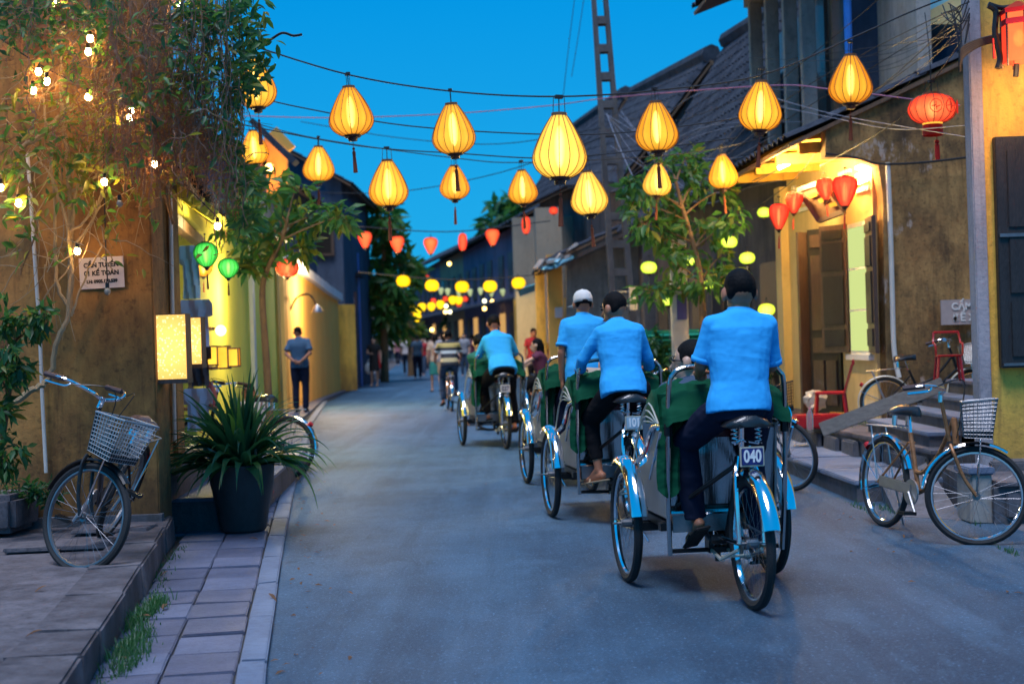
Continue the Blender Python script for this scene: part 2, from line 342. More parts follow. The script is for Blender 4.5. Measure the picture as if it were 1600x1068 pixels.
M['shirt'] = cloth('light_blue_shirt', (.035, .39, .80), .4); M['navy'] = cloth('navy_trousers', (.012, .014, .032)); M['blacktr'] = cloth('black_trousers', (.007, .0065, .008)); M['canvas'] = cloth('green_canvas', (.002, .062, .028), 1.0)
M['wire'] = mat('black_cable', (.012, .012, .014), .6)
M['wire_g'] = mat('grey_cable', (.18, .18, .22), .6)
M['wire_p'] = mat('pink_line', (.35, .12, .2), .6)
M['rib'] = mat('bamboo_rib', (.10, .045, .012), .6)
M['lcap'] = mat('lantern_wood_cap', (.16, .07, .025), .5, var=.25)
M['lcap_d'] = mat('lantern_dark_cap', (.035, .012, .010), .4, var=.25)
M['tassel'] = mat('brown_tassel', (.20, .045, .015), .8, var=.3, vs=60, stretch=(1, 1, .1))
M['tassel_r'] = mat('red_tassel', (.45, .01, .008), .8, var=.3, vs=60, stretch=(1, 1, .1))
M['sh_y'] = shade('amber_lantern_cloth', (1.0, .58, .06), (.95, .29, .010), 1.0, .48, .28, 1.8)
M['sh_y2'] = shade('deeper_amber_lantern_cloth', (1.0, .52, .05), (.90, .24, .008), .95, .46, .22, 1.8)
M['sh_y3'] = shade('pale_amber_lantern_cloth', (1.0, .68, .12), (.95, .42, .03), 1.2, .60, .26, 1.4)
M['sh_r'] = shade('red_lantern_cloth', (1.0, .10, .04), (.85, .02, .012), 1.05, .6, .05)
M['sh_o'] = shade('orange_red_lantern_cloth', (1.0, .20, .06), (.9, .04, .02), 1.0, .62, .05)
M['sh_g'] = shade('green_lantern_cloth', (.12, .95, .12), (.0, .35, .03), 1.2, .35, .05)
M['sh_lg'] = shade('yellow_green_lantern_cloth', (.85, 1.0, .12), (.5, .8, .03), 1.5, .9, .02)
M['sh_yb'] = shade('bright_yellow_lantern_cloth', (1.0, .72, .02), (.95, .5, .0), 1.25, .85, .02)
M['glow'] = shade('lamp_glow', (1.0, .84, .42), (1.0, .55, .06), 8.5, .1, .45, 3.4)
M['glow_s'] = emis('lamp_filament_white', (1.0, .86, .52), 4.5)
M['bulb'] = emis('warm_bulb', (1.0, .56, .18), 110)
M['bulb_far'] = emis('far_warm_bulb', (1.0, .6, .15), 6)
M['bulb_far_w'] = emis('far_white_bulb', (1.0, .95, .55), 3)
M['sh_pale'] = shade('pale_lantern_cloth', (.62, .70, .32), (.40, .50, .30), .55, .4, .02)
M['tubelight'] = emis('fluorescent_tube', (1.0, .9, .45), 26)
M['lit_win'] = emis('lit_window', (.48, .56, .20), .85)
# ================================================================== THE SETTING
MB().box((0, 60, -.05), (400, 400, .1)).build('ground', M['cement_d'], kind='structure')
ROADL = [(-.35, 1.5), (-1.04, 5.75), (-1.61, 9.79), (-2.23, 14.45), (-3.55, 25.17), (-4.45, 34), (-4.74, 41), (-5.0, 52), (-6.4, 75), (-8.6, 110)]
ROADR = [(3.4, 1.5), (3.3, 6), (3.3, 12), (3.0, 16), (2.2, 26), (1.3, 34), (1.0, 45), (.6, 52), (-1.6, 75), (-5.0, 110)]
def lin(poly, Y):
    for (x0, y0), (x1, y1) in zip(poly, poly[1:]):
        if Y <= y1 or (x1, y1) == poly[-1]: return x0+(x1-x0)*(Y-y0)/(y1-y0)
mb = MB(); ys = [1.5, 4, 5.75, 8, 9.79, 12, 14.45, 18, 22, 25.2, 30, 34, 41, 52, 75, 110]
vs = []; fs = []
for i, y in enumerate(ys): vs += [(lin(ROADL, y), y, .004), (lin(ROADR, y), y, .004)]
for i in range(len(ys)-1): fs.append((2*i, 2*i+1, 2*i+3, 2*i+2))
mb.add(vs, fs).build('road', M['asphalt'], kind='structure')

# left kerb: one stone after another; left pavement: three files of tiles between kerb and platform
KX = lambda y: lin(ROADL, y)
pav = MB()
vs = []; fs = []
yy = [3, 5.75, 9.79, 14.45, 25.17, 34, 41, 52]
for y in yy: vs += [(KX(y)-2.6, y, .018), (KX(y)-.02, y, .018)]
for i in range(len(yy)-1): fs.append((2*i, 2*i+1, 2*i+3, 2*i+2))
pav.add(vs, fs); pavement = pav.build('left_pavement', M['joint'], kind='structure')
y = 4.0; k = 0
kmesh = [MB().box((0, 0, 0), (.115, .985, .05), jit=.004).mesh('kerb_stone_mesh', M['kerb'], bevel=.008) for _ in range(4)]
while y < 34:
    ang = math.atan2(KX(y+1)-KX(y), 1)
    link('kerb_stone', kmesh[k % 4], pavement, (KX(y+.5)-.06, y+.5, .012+rnd.uniform(0, .006)), (0, 0, -ang)); y += 1.0; k += 1
tmesh = [MB().box((0, 0, 0), (.292, .388, .04), jit=.003).mesh('tile_mesh', M['tile'] if i % 2 else M['tile_b'], bevel=.006) for i in range(6)]
PLAT = lambda y: -1.60-.158*(y-4.9)          # foot of the raised platform on the left
y = 4.2; k = 0
while y < 16.5:
    ang = math.atan2(KX(y+1)-KX(y), 1)
    for c in range(4):
        x = KX(y+.2)-.275-c*.302
        if c == 3 and not 9.9 < y < 16: continue
        if y < 9.9 and x-.08 < PLAT(y): continue
        link('tile', tmesh[rnd.randrange(6)], pavement, (x+rnd.uniform(-.004, .004), y+.2+rnd.uniform(-.006, .006), .014+rnd.uniform(-.003, .006)),
             (rnd.uniform(-.008, .008), rnd.uniform(-.008, .008), -ang+rnd.uniform(-.01, .01)+(math.pi if rnd.random() < .5 else 0)))
    y += .402
# small pavement beyond the near tiles
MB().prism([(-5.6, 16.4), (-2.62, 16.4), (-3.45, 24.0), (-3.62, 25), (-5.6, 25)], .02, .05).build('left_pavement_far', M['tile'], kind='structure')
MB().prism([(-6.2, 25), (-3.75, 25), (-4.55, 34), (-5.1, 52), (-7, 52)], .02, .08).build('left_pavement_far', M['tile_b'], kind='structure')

# raised platform in front of the near left wall: rough cast edge, built as individual slabs along the rim
plat = tag(MB().prism([(-6.5, 3), (PLAT(3)-.06, 3), (PLAT(9.9)-.06, 9.9), (-6.5, 9.9)], .0, .185).build('raised_platform', M['cement']), kind='structure')
y = 3.4
while y < 9.85:
    L = min(rnd.uniform(.5, .95), 9.88-y)
    b = MB().box((0, 0, 0), (.30, L-.012, .2), jit=.012)
    b.build('edge_slab', M['cement'], plat, bevel=.012, loc=(PLAT(y+L/2)-.15+rnd.uniform(-.008, .008), y+L/2, .104+rnd.uniform(-.004, .006)), rot=(0, 0, .157))
    y += L
for (x, yy_, w, l, a) in ((-2.75, 8.55, .6, .28, .1), (-2.62, 9.25, .5, .3, .0)):
    MB().box((x, yy_, .212), (w, l, .03), (0, 0, a), jit=.008).build('loose_slab', M['cement'], plat, bevel=.006)
# steps beyond the corner
st = MB().prism([(-6, 10.42), (-1.98, 10.42), (-2.28, 15.6), (-6, 15.6)], .0, .245).build('stone_terrace', M['cement_d'], kind='structure')
MB().prism([(-6, 10.40), (-1.955, 10.40), (-2.25, 15.62), (-6, 15.62)], .247, .275).build('terrace_slab', M['tile'], st)
MB().prism([(-6, 9.95), (-2.47, 9.95), (-2.62, 13.2), (-6, 13.2)], .276, .44).build('upper_step', M['cement_d'], st)
MB().prism([(-6, 9.93), (-2.45, 9.93), (-2.60, 13.22), (-6, 13.22)], .442, .47).build('upper_step_slab', M['cement'], st)

# RIGHT: kerb-high step, platform, staircase
rp_ = MB().prism([(3.9, 11.15), (2.66, 11.15), (2.62, 12.2), (2.60, 14.4), (2.35, 20), (2.1, 26), (6, 26), (6, 11.15)][1:], 0, .13)
rp_ = MB().prism([(2.66, 11.12), (6, 11.12), (6, 26), (2.1, 26), (2.35, 20), (2.58, 14.4)], 0, .135).build('right_step', M['cement_d'], kind='structure')
def slabs(poly_edge, z, w, parent, m, name='edge_slab', th=.04, seg=1.0):
    for (a, b) in zip(poly_edge, poly_edge[1:]):
        a = Vector(a); b = Vector(b); L = (b-a).length; n = max(1, round(L/seg)); d = (b-a).normalized(); nr = Vector((d.y, -d.x))
        for i in range(n):
            c = a+d*L*(i+.5)/n+nr*w/2
            MB().box((0, 0, 0), (w, L/n-.01, th), jit=.005).build(name, m, parent, bevel=.008, loc=(c.x, c.y, z+rnd.uniform(-.003, .004)), rot=(0, 0, math.atan2(-d.x, d.y)))
slabs([(2.64, 11.10), (2.56, 14.4), (2.33, 20)], .152, .75, rp_, M['kerb'], seg=1.1)
up = MB().prism([(3.32, 11.3), (6.5, 11.3), (6.5, 30), (2.5, 30), (2.95, 20), (3.16, 14)], .135, .335).build('right_terrace', M['cement_d'], kind='structure')
slabs([(3.30, 11.28), (3.13, 14), (2.92, 20)], .355, .85, up, M['cement'], name='terrace_slab', seg=1.3)
slabs([(3.9, 11.4), (3.9, 20)], .350, .9, up, M['cement'], name='terrace_slab', seg=1.3)
for i in range(7):       # fieldstones that show in the face of the terrace
    yy_ = 11.6+i*.62
    MB().box((3.305-(yy_-11.28)*.0625, yy_, .235), (.05, .5, .15), jit=.012).build('face_stone', M['cement_d'], up, bevel=.012, rot=None)
# staircase rising to the right
stairs = empty('staircase', (3.4, 12.5, .33), label='worn cement staircase rising to the landing under the no-parking sign', cat='staircase')
fx = [3.36, 3.62, 3.88, 4.14]; fz = [.495, .61, .725, .85]
for i in range(4):
    z0 = .34 if i == 0 else fz[i-1]
    b = MB(); b.b2(fx[i]+.02, 7.0, 11.6, 13.6, .34, fz[i]-.035)
    o = b.build('riser', M['cement_d'], stairs); o.location = (-3.4, -12.5, -.33)
    b = MB(); b.b2(fx[i], (fx[i+1]+.01 if i < 3 else 7.0), 11.58, 13.63, fz[i]-.034, fz[i]); o = b.build('tread', M['kerb'] if i < 3 else M['tile'], stairs, bevel=.008); o.location = (-3.4, -12.5, -.33)
# near right platform, ramp cheek and block
pr = MB().prism([(3.24, 9.66), (8, 9.66), (8, 11.5), (3.36, 11.5)], 0, .255).build('near_right_platform', M['cement_d'], kind='structure')
for i in range(5): MB().box((3.24+.42+i*.8, 9.98, .272), (.79, .72, .035), jit=.004).build('platform_slab', M['cement'], pr, bevel=.008)
for i in range(5): MB().box((3.66+i*.8, 9.645, .13), (.68, .03, .17), jit=.004).build('face_panel', M['cement_d'], pr, bevel=.01)
ck = empty('ramp_cheek', (3.2, 9.9, 0), label='short weathered stone cheek at the foot of the grey pier', cat='stone post')
MB().box((-.03, -.05, .17), (.15, .3, .34), jit=.008).build('block', M['wall_grey'], ck, bevel=.01)
MB().box((-.03, -.05, .365), (.18, .34, .05), jit=.004).build('cap_stone', M['kerb'], ck, bevel=.01)
MB().add([(2.72, 10.2, .006), (3.1, 9.9, .006), (3.2, 11.1, .3), (2.85, 11.1, .14), (3.1, 9.9, 0), (3.2, 11.1, 0), (2.72, 10.2, 0), (2.85, 11.1, 0)], [(0, 1, 2, 3), (1, 4, 5, 2), (0, 3, 7, 6), (3, 2, 5, 7), (0, 6, 4, 1)]).build('ramp', M['cement_d'], kind='structure')
blk = MB().box((3.6, 7.85, .07), (1.15, .95, .14), jit=.01).build('low_step', M['cement_d'], kind='structure', bevel=.015)

# ------------------------------------------------------------------ LEFT BUILDINGS
hl = empty('ochre_house', (-4.6, 11.5, 0), label='old ochre house whose stained side wall fills the left edge', cat='house')
def to(o, root): o.location = -root.location; return o
to(MB().b2(-9, -2.425, 9.65, 10.0, .1, 4.6).build('side_wall', M['wall_left'], hl, bevel=.01), hl)
to(MB().b2(-9, -2.62, 10.0, 10.9, .3, 4.4).build('street_wall', M['wall_left'], hl), hl)
to(MB().b2(-2.64, -2.60, 10.02, 10.28, .5, 2.05).build('door', M['wood_black'], hl), hl)
to(MB().b2(-2.90, -2.585, 10.9, 11.15, .3, 4.4).build('pillar', M['wall_left'], hl, bevel=.01), hl)
to(MB().box((-3.6, 9.64, .215), (2.4, .05, .08), jit=.006).build('plinth', M['cement_d'], hl), hl)
# roof over the shop behind, with lamplight put into the yellow of rafters and upper beam
rf = empty('shop_roof', (-4, 13, 2.6), label='dark tiled shop roof on yellow-lit rafters behind the hanging vine', cat='roof')
def slope_roof(name, eave0, eave1, ridge0, ridge1, parent, rows=10, cols=24, th=.05, m='rooftile', cname='tile_row'):
    """tiled slope: each course is a row of half-round tiles"""
    e0, e1, r0_, r1_ = [Vector(p) for p in (eave0, eave1, ridge0, ridge1)]
    n = (e1-e0).cross(r0_-e0).normalized()
    if n.z < 0: n = -n
    d = MB().sheet((e0-n*.03, e1-n*.03, r1_-n*.03, r0_-n*.03), -.04 if (e1-e0).cross(r0_-e0).z > 0 else .04).build('roof_deck', M['wood_mid'], parent); to(d, parent)
    for j in range(rows):
        t0 = j/rows; t1 = min((j+1.15)/rows, 1); b = MB(); per = 6
        vs = []; fs = []
        for i in range(cols*per+1):
            s = i/(cols*per); h = abs(math.sin(math.pi*i/per))*th+rnd.uniform(0, .004)
            a = e0.lerp(e1, s).lerp(r0_.lerp(r1_, s), t0)+n*(h+.028); c = e0.lerp(e1, s).lerp(r0_.lerp(r1_, s), t1)+n*(h+.002)
            vs += [a, c, a-n*.02]
        for i in range(cols*per): fs += [(3*i, 3*i+3, 3*i+4, 3*i+1), (3*i+2, 3*i+5, 3*i+3, 3*i)]
        b.add(vs, fs); to(b.build(cname, M[m], parent, smooth=True), parent)
slope_roof('r', (-2.25, 10.0, 2.62), (-3.15, 15.9, 2.72), (-4.6, 10.0, 4.5), (-5.6, 15.9, 4.6), rf, rows=9, cols=26)
for i in range(8):
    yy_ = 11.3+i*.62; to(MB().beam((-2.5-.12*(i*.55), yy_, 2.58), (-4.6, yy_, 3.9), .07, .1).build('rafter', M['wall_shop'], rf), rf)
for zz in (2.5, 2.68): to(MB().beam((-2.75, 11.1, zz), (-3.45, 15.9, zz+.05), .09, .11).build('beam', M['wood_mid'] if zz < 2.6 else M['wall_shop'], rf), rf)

sw = empty('shop_wall', (-3.8, 20, 0), label='bright lemon-yellow wall of the lantern shop behind the small tree', cat='wall')
A = Vector((-3.42, 15.4)); B = Vector((-4.22, 25.6))
to(MB().wallpoly([(A.x, A.y, .05), (B.x, B.y, .05), (B.x, B.y, 3.25), (A.x, A.y, 3.0)], (-.3, 0, 0)).build('plaster', M['wall_shop'], sw), sw)
to(MB().b2(-4.35, -4.17, 25.45, 25.75, .05, 3.3).build('end_post', M['wall_orange'], sw), sw)
to(MB().b2(-3.92, -3.80, 21.0, 21.15, .05, 3.0).build('white_pilaster', M['white'], sw), sw)
slope_roof('r', (-3.2, 15.9, 2.95), (-4.0, 26, 3.3), (-5.6, 15.9, 4.6), (-6.4, 26, 4.9), sw, rows=7, cols=36)
# shop back: shelves glimpsed through the opening
sb = empty('shop_interior', (-4.2, 14, .27), label='lit back of the souvenir shop seen past the light boxes', cat='shop')
to(MB().b2(-7, -3.4, 15.2, 15.35, .27, 3.2).build('back_wall', M['wall_shop'], sb), sb)
for i, zz in enumerate((.75, 1.15, 1.55)):
    to(MB().b2(-4.4, -3.0, 14.2, 14.5, zz, zz+.03).build('shelf', M['wood_mid'], sb), sb)
goods_cols = [(.5, .1, .1), (.7, .68, .6), (.1, .25, .4), (.6, .35, .1), (.75, .45, .5), (.15, .12, .1)]
gm = [mat('goods_%d' % i, c, .5) for i, c in enumerate(goods_cols)]
GOODS = ['round red lacquer jar', 'pale stoneware jar', 'blue glazed jar', 'ochre clay jar', 'rose coloured jar', 'dark brown jar']
for i in range(14):
    x = -4.2+(i % 7)*.19+rnd.uniform(-.02, .02); zz = (.78, 1.18)[i//7]; rr = rnd.uniform(.05, .075); h = rnd.uniform(.14, .26)
    o = MB().lathe([(rr*.6, 0), (rr, h*.35), (rr*.95, h*.6), (rr*.45, h*.85), (rr*.55, h)], 12).build('jar', gm[i % 6], smooth=True, loc=(x, 14.35, zz))
    tag(o, '%s on the %s shop shelf, %s from its left end' % (GOODS[i % 6], ('lower', 'middle')[i//7], ('first', 'second', 'third', 'fourth', 'fifth', 'sixth', 'seventh')[i % 7]), 'jar', 'jars on the shop shelves')

# orange garden wall with white curved coping
ow = empty('orange_wall', (-4.6, 34, 0), label='orange garden wall with a sagging white coping beyond the standing man', cat='wall')
pts = [(-4.45, 28.2), (-4.62, 31), (-4.72, 34), (-4.80, 37), (-4.85, 40)]; hz = [3.05, 2.95, 2.85, 2.72, 2.6]
for i in range(4):
    (x0, y0), (x1, y1) = pts[i], pts[i+1]
    to(MB().wallpoly([(x0, y0, .05), (x1, y1, .05), (x1, y1, hz[i+1]), (x0, y0, hz[i])], (-.3, 0, 0)).build('plaster_bay', M['wall_orange'], ow), ow)
    to(MB().beam((x0-.12, y0, hz[i]+.09), (x1-.12, y1, hz[i+1]+.09), .5, .2).build('coping', M['coping'], ow), ow)
to(MB().wallpoly([(-4.85, 40, .05), (-4.45, 40.6, .05), (-4.45, 40.6, 2.5), (-4.85, 40, 2.5)], (-.2, -.1, 0)).build('plaster_return', M['wall_yellow'], ow), ow)
to(MB().b2(-8, -4.46, 28.0, 28.2, .05, 3.05).build('plaster_end', M['wall_orange'], ow), ow)
lampo = empty('wall_lamp', (-4.5, 29.0, 2.1), label='small gooseneck lamp on the orange wall above the standing man', cat='lamp')
MB().tube(bez([(0, 0, 0), (.15, 0, .25), (.4, 0, .3), (.55, 0, .05)]), .02, 6).build('arm', M['black'], lampo, smooth=True)
MB().lathe([(.03, .1), (.10, 0), (.12, -.06)], 12, (.55, 0, .0)).build('lamp_shade', M['steel_d'], lampo, smooth=True)

def house(name, label, x0, x1, y0, y1, h, ridge, wallm, roofm='rooftile', over=.35, axis='y', wins=(), front=None, cols=22, rows=8):
    """gabled house: ridge along the street (axis y) or across it (axis x)"""
    r_ = empty(name, ((x0+x1)/2, (y0+y1)/2, 0), label=label, cat='house')
    if axis == 'y':
        xm = (x0+x1)/2
        for yy_, s in ((y0, .2), (y1-.2, .2)):
            to(MB().wallpoly([(x0, yy_, 0), (x1, yy_, 0), (x1, yy_, h), (xm, yy_, ridge), (x0, yy_, h)], (0, s, 0)).build('gable_wall', M[wallm], r_), r_)
        to(MB().b2(x0, x0+.2, y0+.2, y1-.2, 0, h-.02).build('side_wall', M[wallm], r_), r_); to(MB().b2(x1-.2, x1, y0+.2, y1-.2, 0, h-.02).build('side_wall', M[wallm], r_), r_)
        sl = (ridge-h)/(xm-x0)
        slope_roof('r', (x0-over, y0-over, h-over*sl+.06), (x0-over, y1+over, h-over*sl+.06), (xm, y0-over, ridge+.06), (xm, y1+over, ridge+.06), r_, rows=rows, cols=cols)
        slope_roof('r', (x1+over, y0-over, h-over*sl+.06), (x1+over, y1+over, h-over*sl+.06), (xm, y0-over, ridge+.06), (xm, y1+over, ridge+.06), r_, rows=rows, cols=cols)
        to(MB().tube([(xm, y0-over, ridge+.12), (xm, y1+over, ridge+.12)], .11, 8).build('ridge_cap', M[roofm], r_), r_)
    else:
        ym = (y0+y1)/2
        for xx, s in ((x0, .2), (x1-.2, .2)):
            to(MB().wallpoly([(xx, y0, 0), (xx, y1, 0), (xx, y1, h), (xx, ym, ridge), (xx, y0, h)], (s, 0, 0)).build('gable_wall', M[wallm], r_), r_)
        to(MB().b2(x0+.2, x1-.2, y0, y0+.2, 0, h-.02).build('front_wall', M[wallm], r_), r_)
        slope_roof('r', (x0-over, y0-over, h-.15), (x1+over, y0-over, h-.15), (x0-over, ym, ridge+.06), (x1+over, ym, ridge+.06), r_, rows=rows, cols=cols)
    for (cx, cy, cz, w, hh, face, lit) in wins:
        d = (.08, w, hh) if face == 'x' else (w, .08, hh)
        f = to(MB().box((cx, cy, cz), d).build('window', M['wood_dark'], r_), r_)
        d2 = (.1, w*.8, hh*.86) if face == 'x' else (w*.8, .1, hh*.86)
        o = MB().box((cx, cy, cz), d2).build('pane', M['lit_win'] if lit else M['black'], f)
    return r_
# blue-grey gabled house with an orange-lit niche, second house behind it
hb = house('gabled_house', 'blue-grey gabled house behind the small left tree, its niche lit orange', -10.6, -5.35, 29.6, 39.5, 5.3, 6.9, 'wall_blue', wins=[(-6.2, 29.56, 4.0, .8, .9, 'y', 0)], cols=24)
c0 = at(415, 300, 29.3); c1 = at(458, 200, 29.3)
nich = []
for (px, py) in ((417, 310), (448, 310), (448, 238), (460, 228), (432, 198), (412, 215), (417, 238)): nich.append(tuple(at(px, py, 29.45)))
to(MB().wallpoly(nich, (0, .18, 0)).build('niche_wall', M['wall_orange'], hb), hb)
nl = bpy.data.lights.new('niche_lamp', 'POINT'); nl.energy = 22; nl.color = (1, .30, .10); nl.shadow_soft_size = .1
nlo = bpy.data.objects.new('niche_lamp', nl); COL.objects.link(nlo); q = at(420, 262, 29.0); nlo.location = q
nb = MB().ball((0, 0, 0), .09).build('bulb', M['bulb_far'], smooth=True, loc=at(421, 262, 29.2)); tag(nb, 'round orange bulb glowing beside the high niche', 'bulb')
to(MB().beam(tuple(at(395, 190, 29.1)), tuple(at(462, 255, 29.1)), .5, .12).build('niche_canopy', M['rooftile'], hb), hb)
house('gabled_house', 'narrow dark house with a small square top beyond the blue-grey gable', -9, -4.9, 42, 50, 6.2, 7.4, 'wall_blue', cols=14, wins=[(-5.6, 41.95, 4.6, .9, 1.2, 'y', 0)])
# street-side blue door pilaster and signboard
bd = empty('blue_doorway', (-5.0, 46, 0), label='bright blue doorway pilaster behind the woman in black', cat='doorway')
M['bluep'] = mat('blue_paint', (.02, .16, .55), .5, var=.2)
MB().b2(-.2, .12, -.2, .2, 0, 4.3).build('pilaster', M['bluep'], bd); MB().b2(-1.8, -.2, 0, .2, 0, 4.3).build('wall', M['wall_blue'], bd)
MB().b2(-1.9, .3, -.9, .3, 3.5, 3.65).build('awning', M['rooftile'], bd)
sg = empty('shop_banner', (-5.05, 44.5, 2.1), label='hanging brown shop banner with pale characters on the left side', cat='banner')
M['brownsign'] = mat('brown_sign', (.13, .07, .08), .7)
M['palesign'] = mat('pale_sign_print', (.42, .36, .42), .7)
MB().b2(-.24, .24, -.03, .03, -.6, .9).build('board', M['brownsign'], sg)
for i in range(3):
    for j in range(2): MB().box((-.11+j*.22, -.04, .62-i*.3), (.13, .01, .18), jit=.02).build('character', M['palesign'], sg)
# umbrella, red stall
um = empty('parasol', (-7.2, 62, 0), label='pale blue market parasol beyond the green tree on the left', cat='parasol')
MB().tube([(0, 0, 0), (0, 0, 2.5)], .03, 6).build('pole', M['steel_d'], um)
M['bluec'] = mat('pale_blue_canvas', (.08, .38, .55), .7)
MB().lathe([(1.5, 1.7), (1.45, 1.78), (.8, 2.2), (.02, 2.5)], 8, caps=False).build('canopy', M['bluec'], um)
stl = empty('market_stall', (-5.8, 54, 0), label='low stall draped in red cloth by the left kerb', cat='stall')
MB().box((0, 0, .75), (1.7, .9, .7), taper=.85).build('cloth', M['red_plastic'], stl, bevel=.05)
for sx in (-.7, .7):
    for sy in (-.3, .3): MB().b2(sx-.03, sx+.03, sy-.03, sy+.03, 0, .42).build('leg', M['wood_dark'], stl)

# ------------------------------------------------------------------ RIGHT BUILDINGS
hy = empty('yellow_house', (5.5, 10.6, 0), label='bright yellow house at the right edge with grey corner pier', cat='house')
cpt = at(1534, 700, 10.4)
PX0 = 3.49
to(MB().b2(PX0, 9, 10.4, 10.52, .28, 5.2).build('front_wall', M['wall_yellow'], hy, bevel=.006), hy)
to(MB().b2(PX0-.095, PX0-.002, 10.37, 10.52, .26, 5.2).build('corner_pier', M['pier'], hy, bevel=.008), hy)
to(MB().box((4.6, 10.37, .33), (2.3, .07, .09), jit=.02).build('plinth', M['cement_d'], hy, bevel=.01), hy)
s0 = at(1560, 400, 10.33)
shx = s0.x
sh = to(MB().b2(shx, shx+.9, 10.33, 10.395, 1.04, 2.72).build('shutter', M['wood_black'], hy, bevel=.006), hy)
for (za, zb) in ((1.12, 1.52), (1.58, 1.98), (2.06, 2.62)):
    MB().b2(shx+.08, shx+.42, 10.318, 10.329, za, zb).build('shutter_panel', M['wood_black'], sh, bevel=.004)
MB().b2(shx+.01, shx+.5, 10.31, 10.328, 1.99, 2.015).build('rail', M['steel_d'], sh)
MB().b2(shx+.01, shx+.5, 10.31, 10.328, 1.055, 1.075).build('rail', M['steel_d'], sh)
# lantern bracket + cable loop
hx = empty('wall_lantern', tuple(at(1592, 60, 10.05)), label='red six-sided glass lantern on a black scrolled bracket at top right', cat='lantern')
hw = .115; hh = .17
for k in range(6):
    a0 = R(60*k+30); a1 = R(60*k+90)
    p = [(hw*math.cos(a0), hw*math.sin(a0)), (hw*math.cos(a1), hw*math.sin(a1))]
    MB().sheet(((p[0][0], p[0][1], -hh), (p[1][0], p[1][1], -hh), (p[1][0], p[1][1], hh), (p[0][0], p[0][1], hh)), .004).build('glass_pane', M['sh_o'], hx)
    MB().tube([(p[0][0]*1.04, p[0][1]*1.04, -hh-.03), (p[0][0]*1.04, p[0][1]*1.04, hh+.02)], .008, 6).build('corner_bar', M['lcap_d'], hx)
MB().lathe([(hw*1.12, -.02), (hw*1.12, .02)], 6, (0, 0, hh-.06), Matrix.Rotation(R(30), 4, 'Z')).build('red_band', M['red_plastic'], hx)
MB().lathe([(hw*1.15, 0), (hw*1.2, .03), (.02, .09)], 6, (0, 0, hh), Matrix.Rotation(R(30), 4, 'Z')).build('roof_cap', M['red_plastic'], hx)
MB().ball((0, 0, 0), (.035, .035, .06)).build('lamp', M['bulb'], hx, smooth=True)
wl_ = bpy.data.lights.new('wall_lantern_light', 'POINT'); wl_.energy = 20; wl_.color = (1, .52, .20); wl_.shadow_soft_size = .12
wlo = bpy.data.objects.new('wall_lantern_light', wl_); COL.objects.link(wlo); wlo.location = hx.location+Vector((.02, -.25, -.22))
for s in ((-.14, .20, -.13, -.16), (-.17, .26, -.1, .12)):
    pass
MB().tube(bez([(-.19, .05, .25), (-.14, .05, .2), (-.15, .05, .05), (-.12, .05, -.12), (-.14, .05, -.2)]), [.018]*9+[.026]*8+[.03]*8+[.02]*8 if False else .022, 8).build('scroll_bracket', M['black'], hx, smooth=True)
MB().tube(bez([(-.19, .05, .26), (-.10, .05, .23), (0, .05, .24)]), .018, 8).build('scroll_arm', M['black'], hx, smooth=True)
MB().tube([(-.02, 0, -.18), (-.03, 0, -.27)], .02, 8).build('pendant_drop', M['black'], hx, smooth=True)
MB().tube([(-.19, -.02, -.0), (-.185, -.02, -.14)], [.006, .012], 6).build('red_tassel', M['tassel_r'], hx)
ctv = MB()
pA = at(1503, 92, 10.3); pB = at(1600, 42, 10.2)
for k in range(5):
    ctv.tube(bez([tuple(at(1500, 100+k*3, 10.25)), tuple(at(1503, 75+k*4, 10.22)), tuple(at(1530, 62+k*2.4, 10.22)), tuple(at(1565, 54+k*2.2, 10.25))]), .011, 6)
ctv.build('cable_bundle', M['wire'], smooth=True, label='thick black cable bundle bent round the grey pier', cat='cable')

# House A: lit cream facade along the street, mouldy gable facing the camera
GY = 14.7
gc = at(1385, 600, GY)
ha = empty('gable_house', (5, 17, 0), label='old house with mouldy brown gable wall and lamp-lit cream front', cat='house')
fdx = lambda y: gc.x-.08*(y-GY)
gp_pts = [(gc.x, GY, .33), (7.5, GY, .33), tuple(at(1530, 78, GY)+Vector((2.2, 0, .85))), tuple(at(1500, 92, GY)), tuple(at(1291, 198, GY)), tuple(at(1289, 246, GY)), tuple(at(1345, 247, GY)), tuple(at(1372, 258, GY)), tuple(at(1379, 300, GY))]
to(MB().wallpoly(gp_pts, (0, .25, 0)).build('gable_wall', M['wall_gable'], ha), ha)
FYE = 18.2
fa = (gc.x+.02, GY+.26); fb = (fdx(FYE), FYE)
def fp(y, z, off=0): return (fdx(y)-off, y, z)
# facade pieces around the window and the door (y from GY to FYE)
wy0, wy1, dz0, dz1, dy0, dy1, wz0, wz1, topz = 15.15, 15.72, .36, 2.52, 16.1, 17.2, 1.12, 2.46, 3.35
def fpan(name, ya, yb, za, zb, off, th, m): return to(MB().wallpoly([fp(ya, za, off), fp(yb, za, off), fp(yb, zb, off), fp(ya, zb, off)], (th, 0, 0)).build(name, M[m], ha), ha)
for (ya, yb, za, zb) in ((GY+.26, wy0, .34, topz), (wy0, wy1, .34, wz0), (wy0, wy1, wz1, topz), (wy1, dy0, .34, topz), (dy0, dy1, dz1, topz), (dy1, FYE, .34, topz)):
    fpan('front_wall', ya, yb, za, zb, 0, .2, 'wall_cream')
wi = fpan('window', wy0-.04, wy1+.04, wz0-.05, wz1+.05, .02, .05, 'white')
MB().wallpoly([fp(wy0, wz0, .024), fp(wy1, wz0, .024), fp(wy1, wz1, .024), fp(wy0, wz1, .024)], (-.004, 0, 0)).build('pane', M['lit_win'], wi)
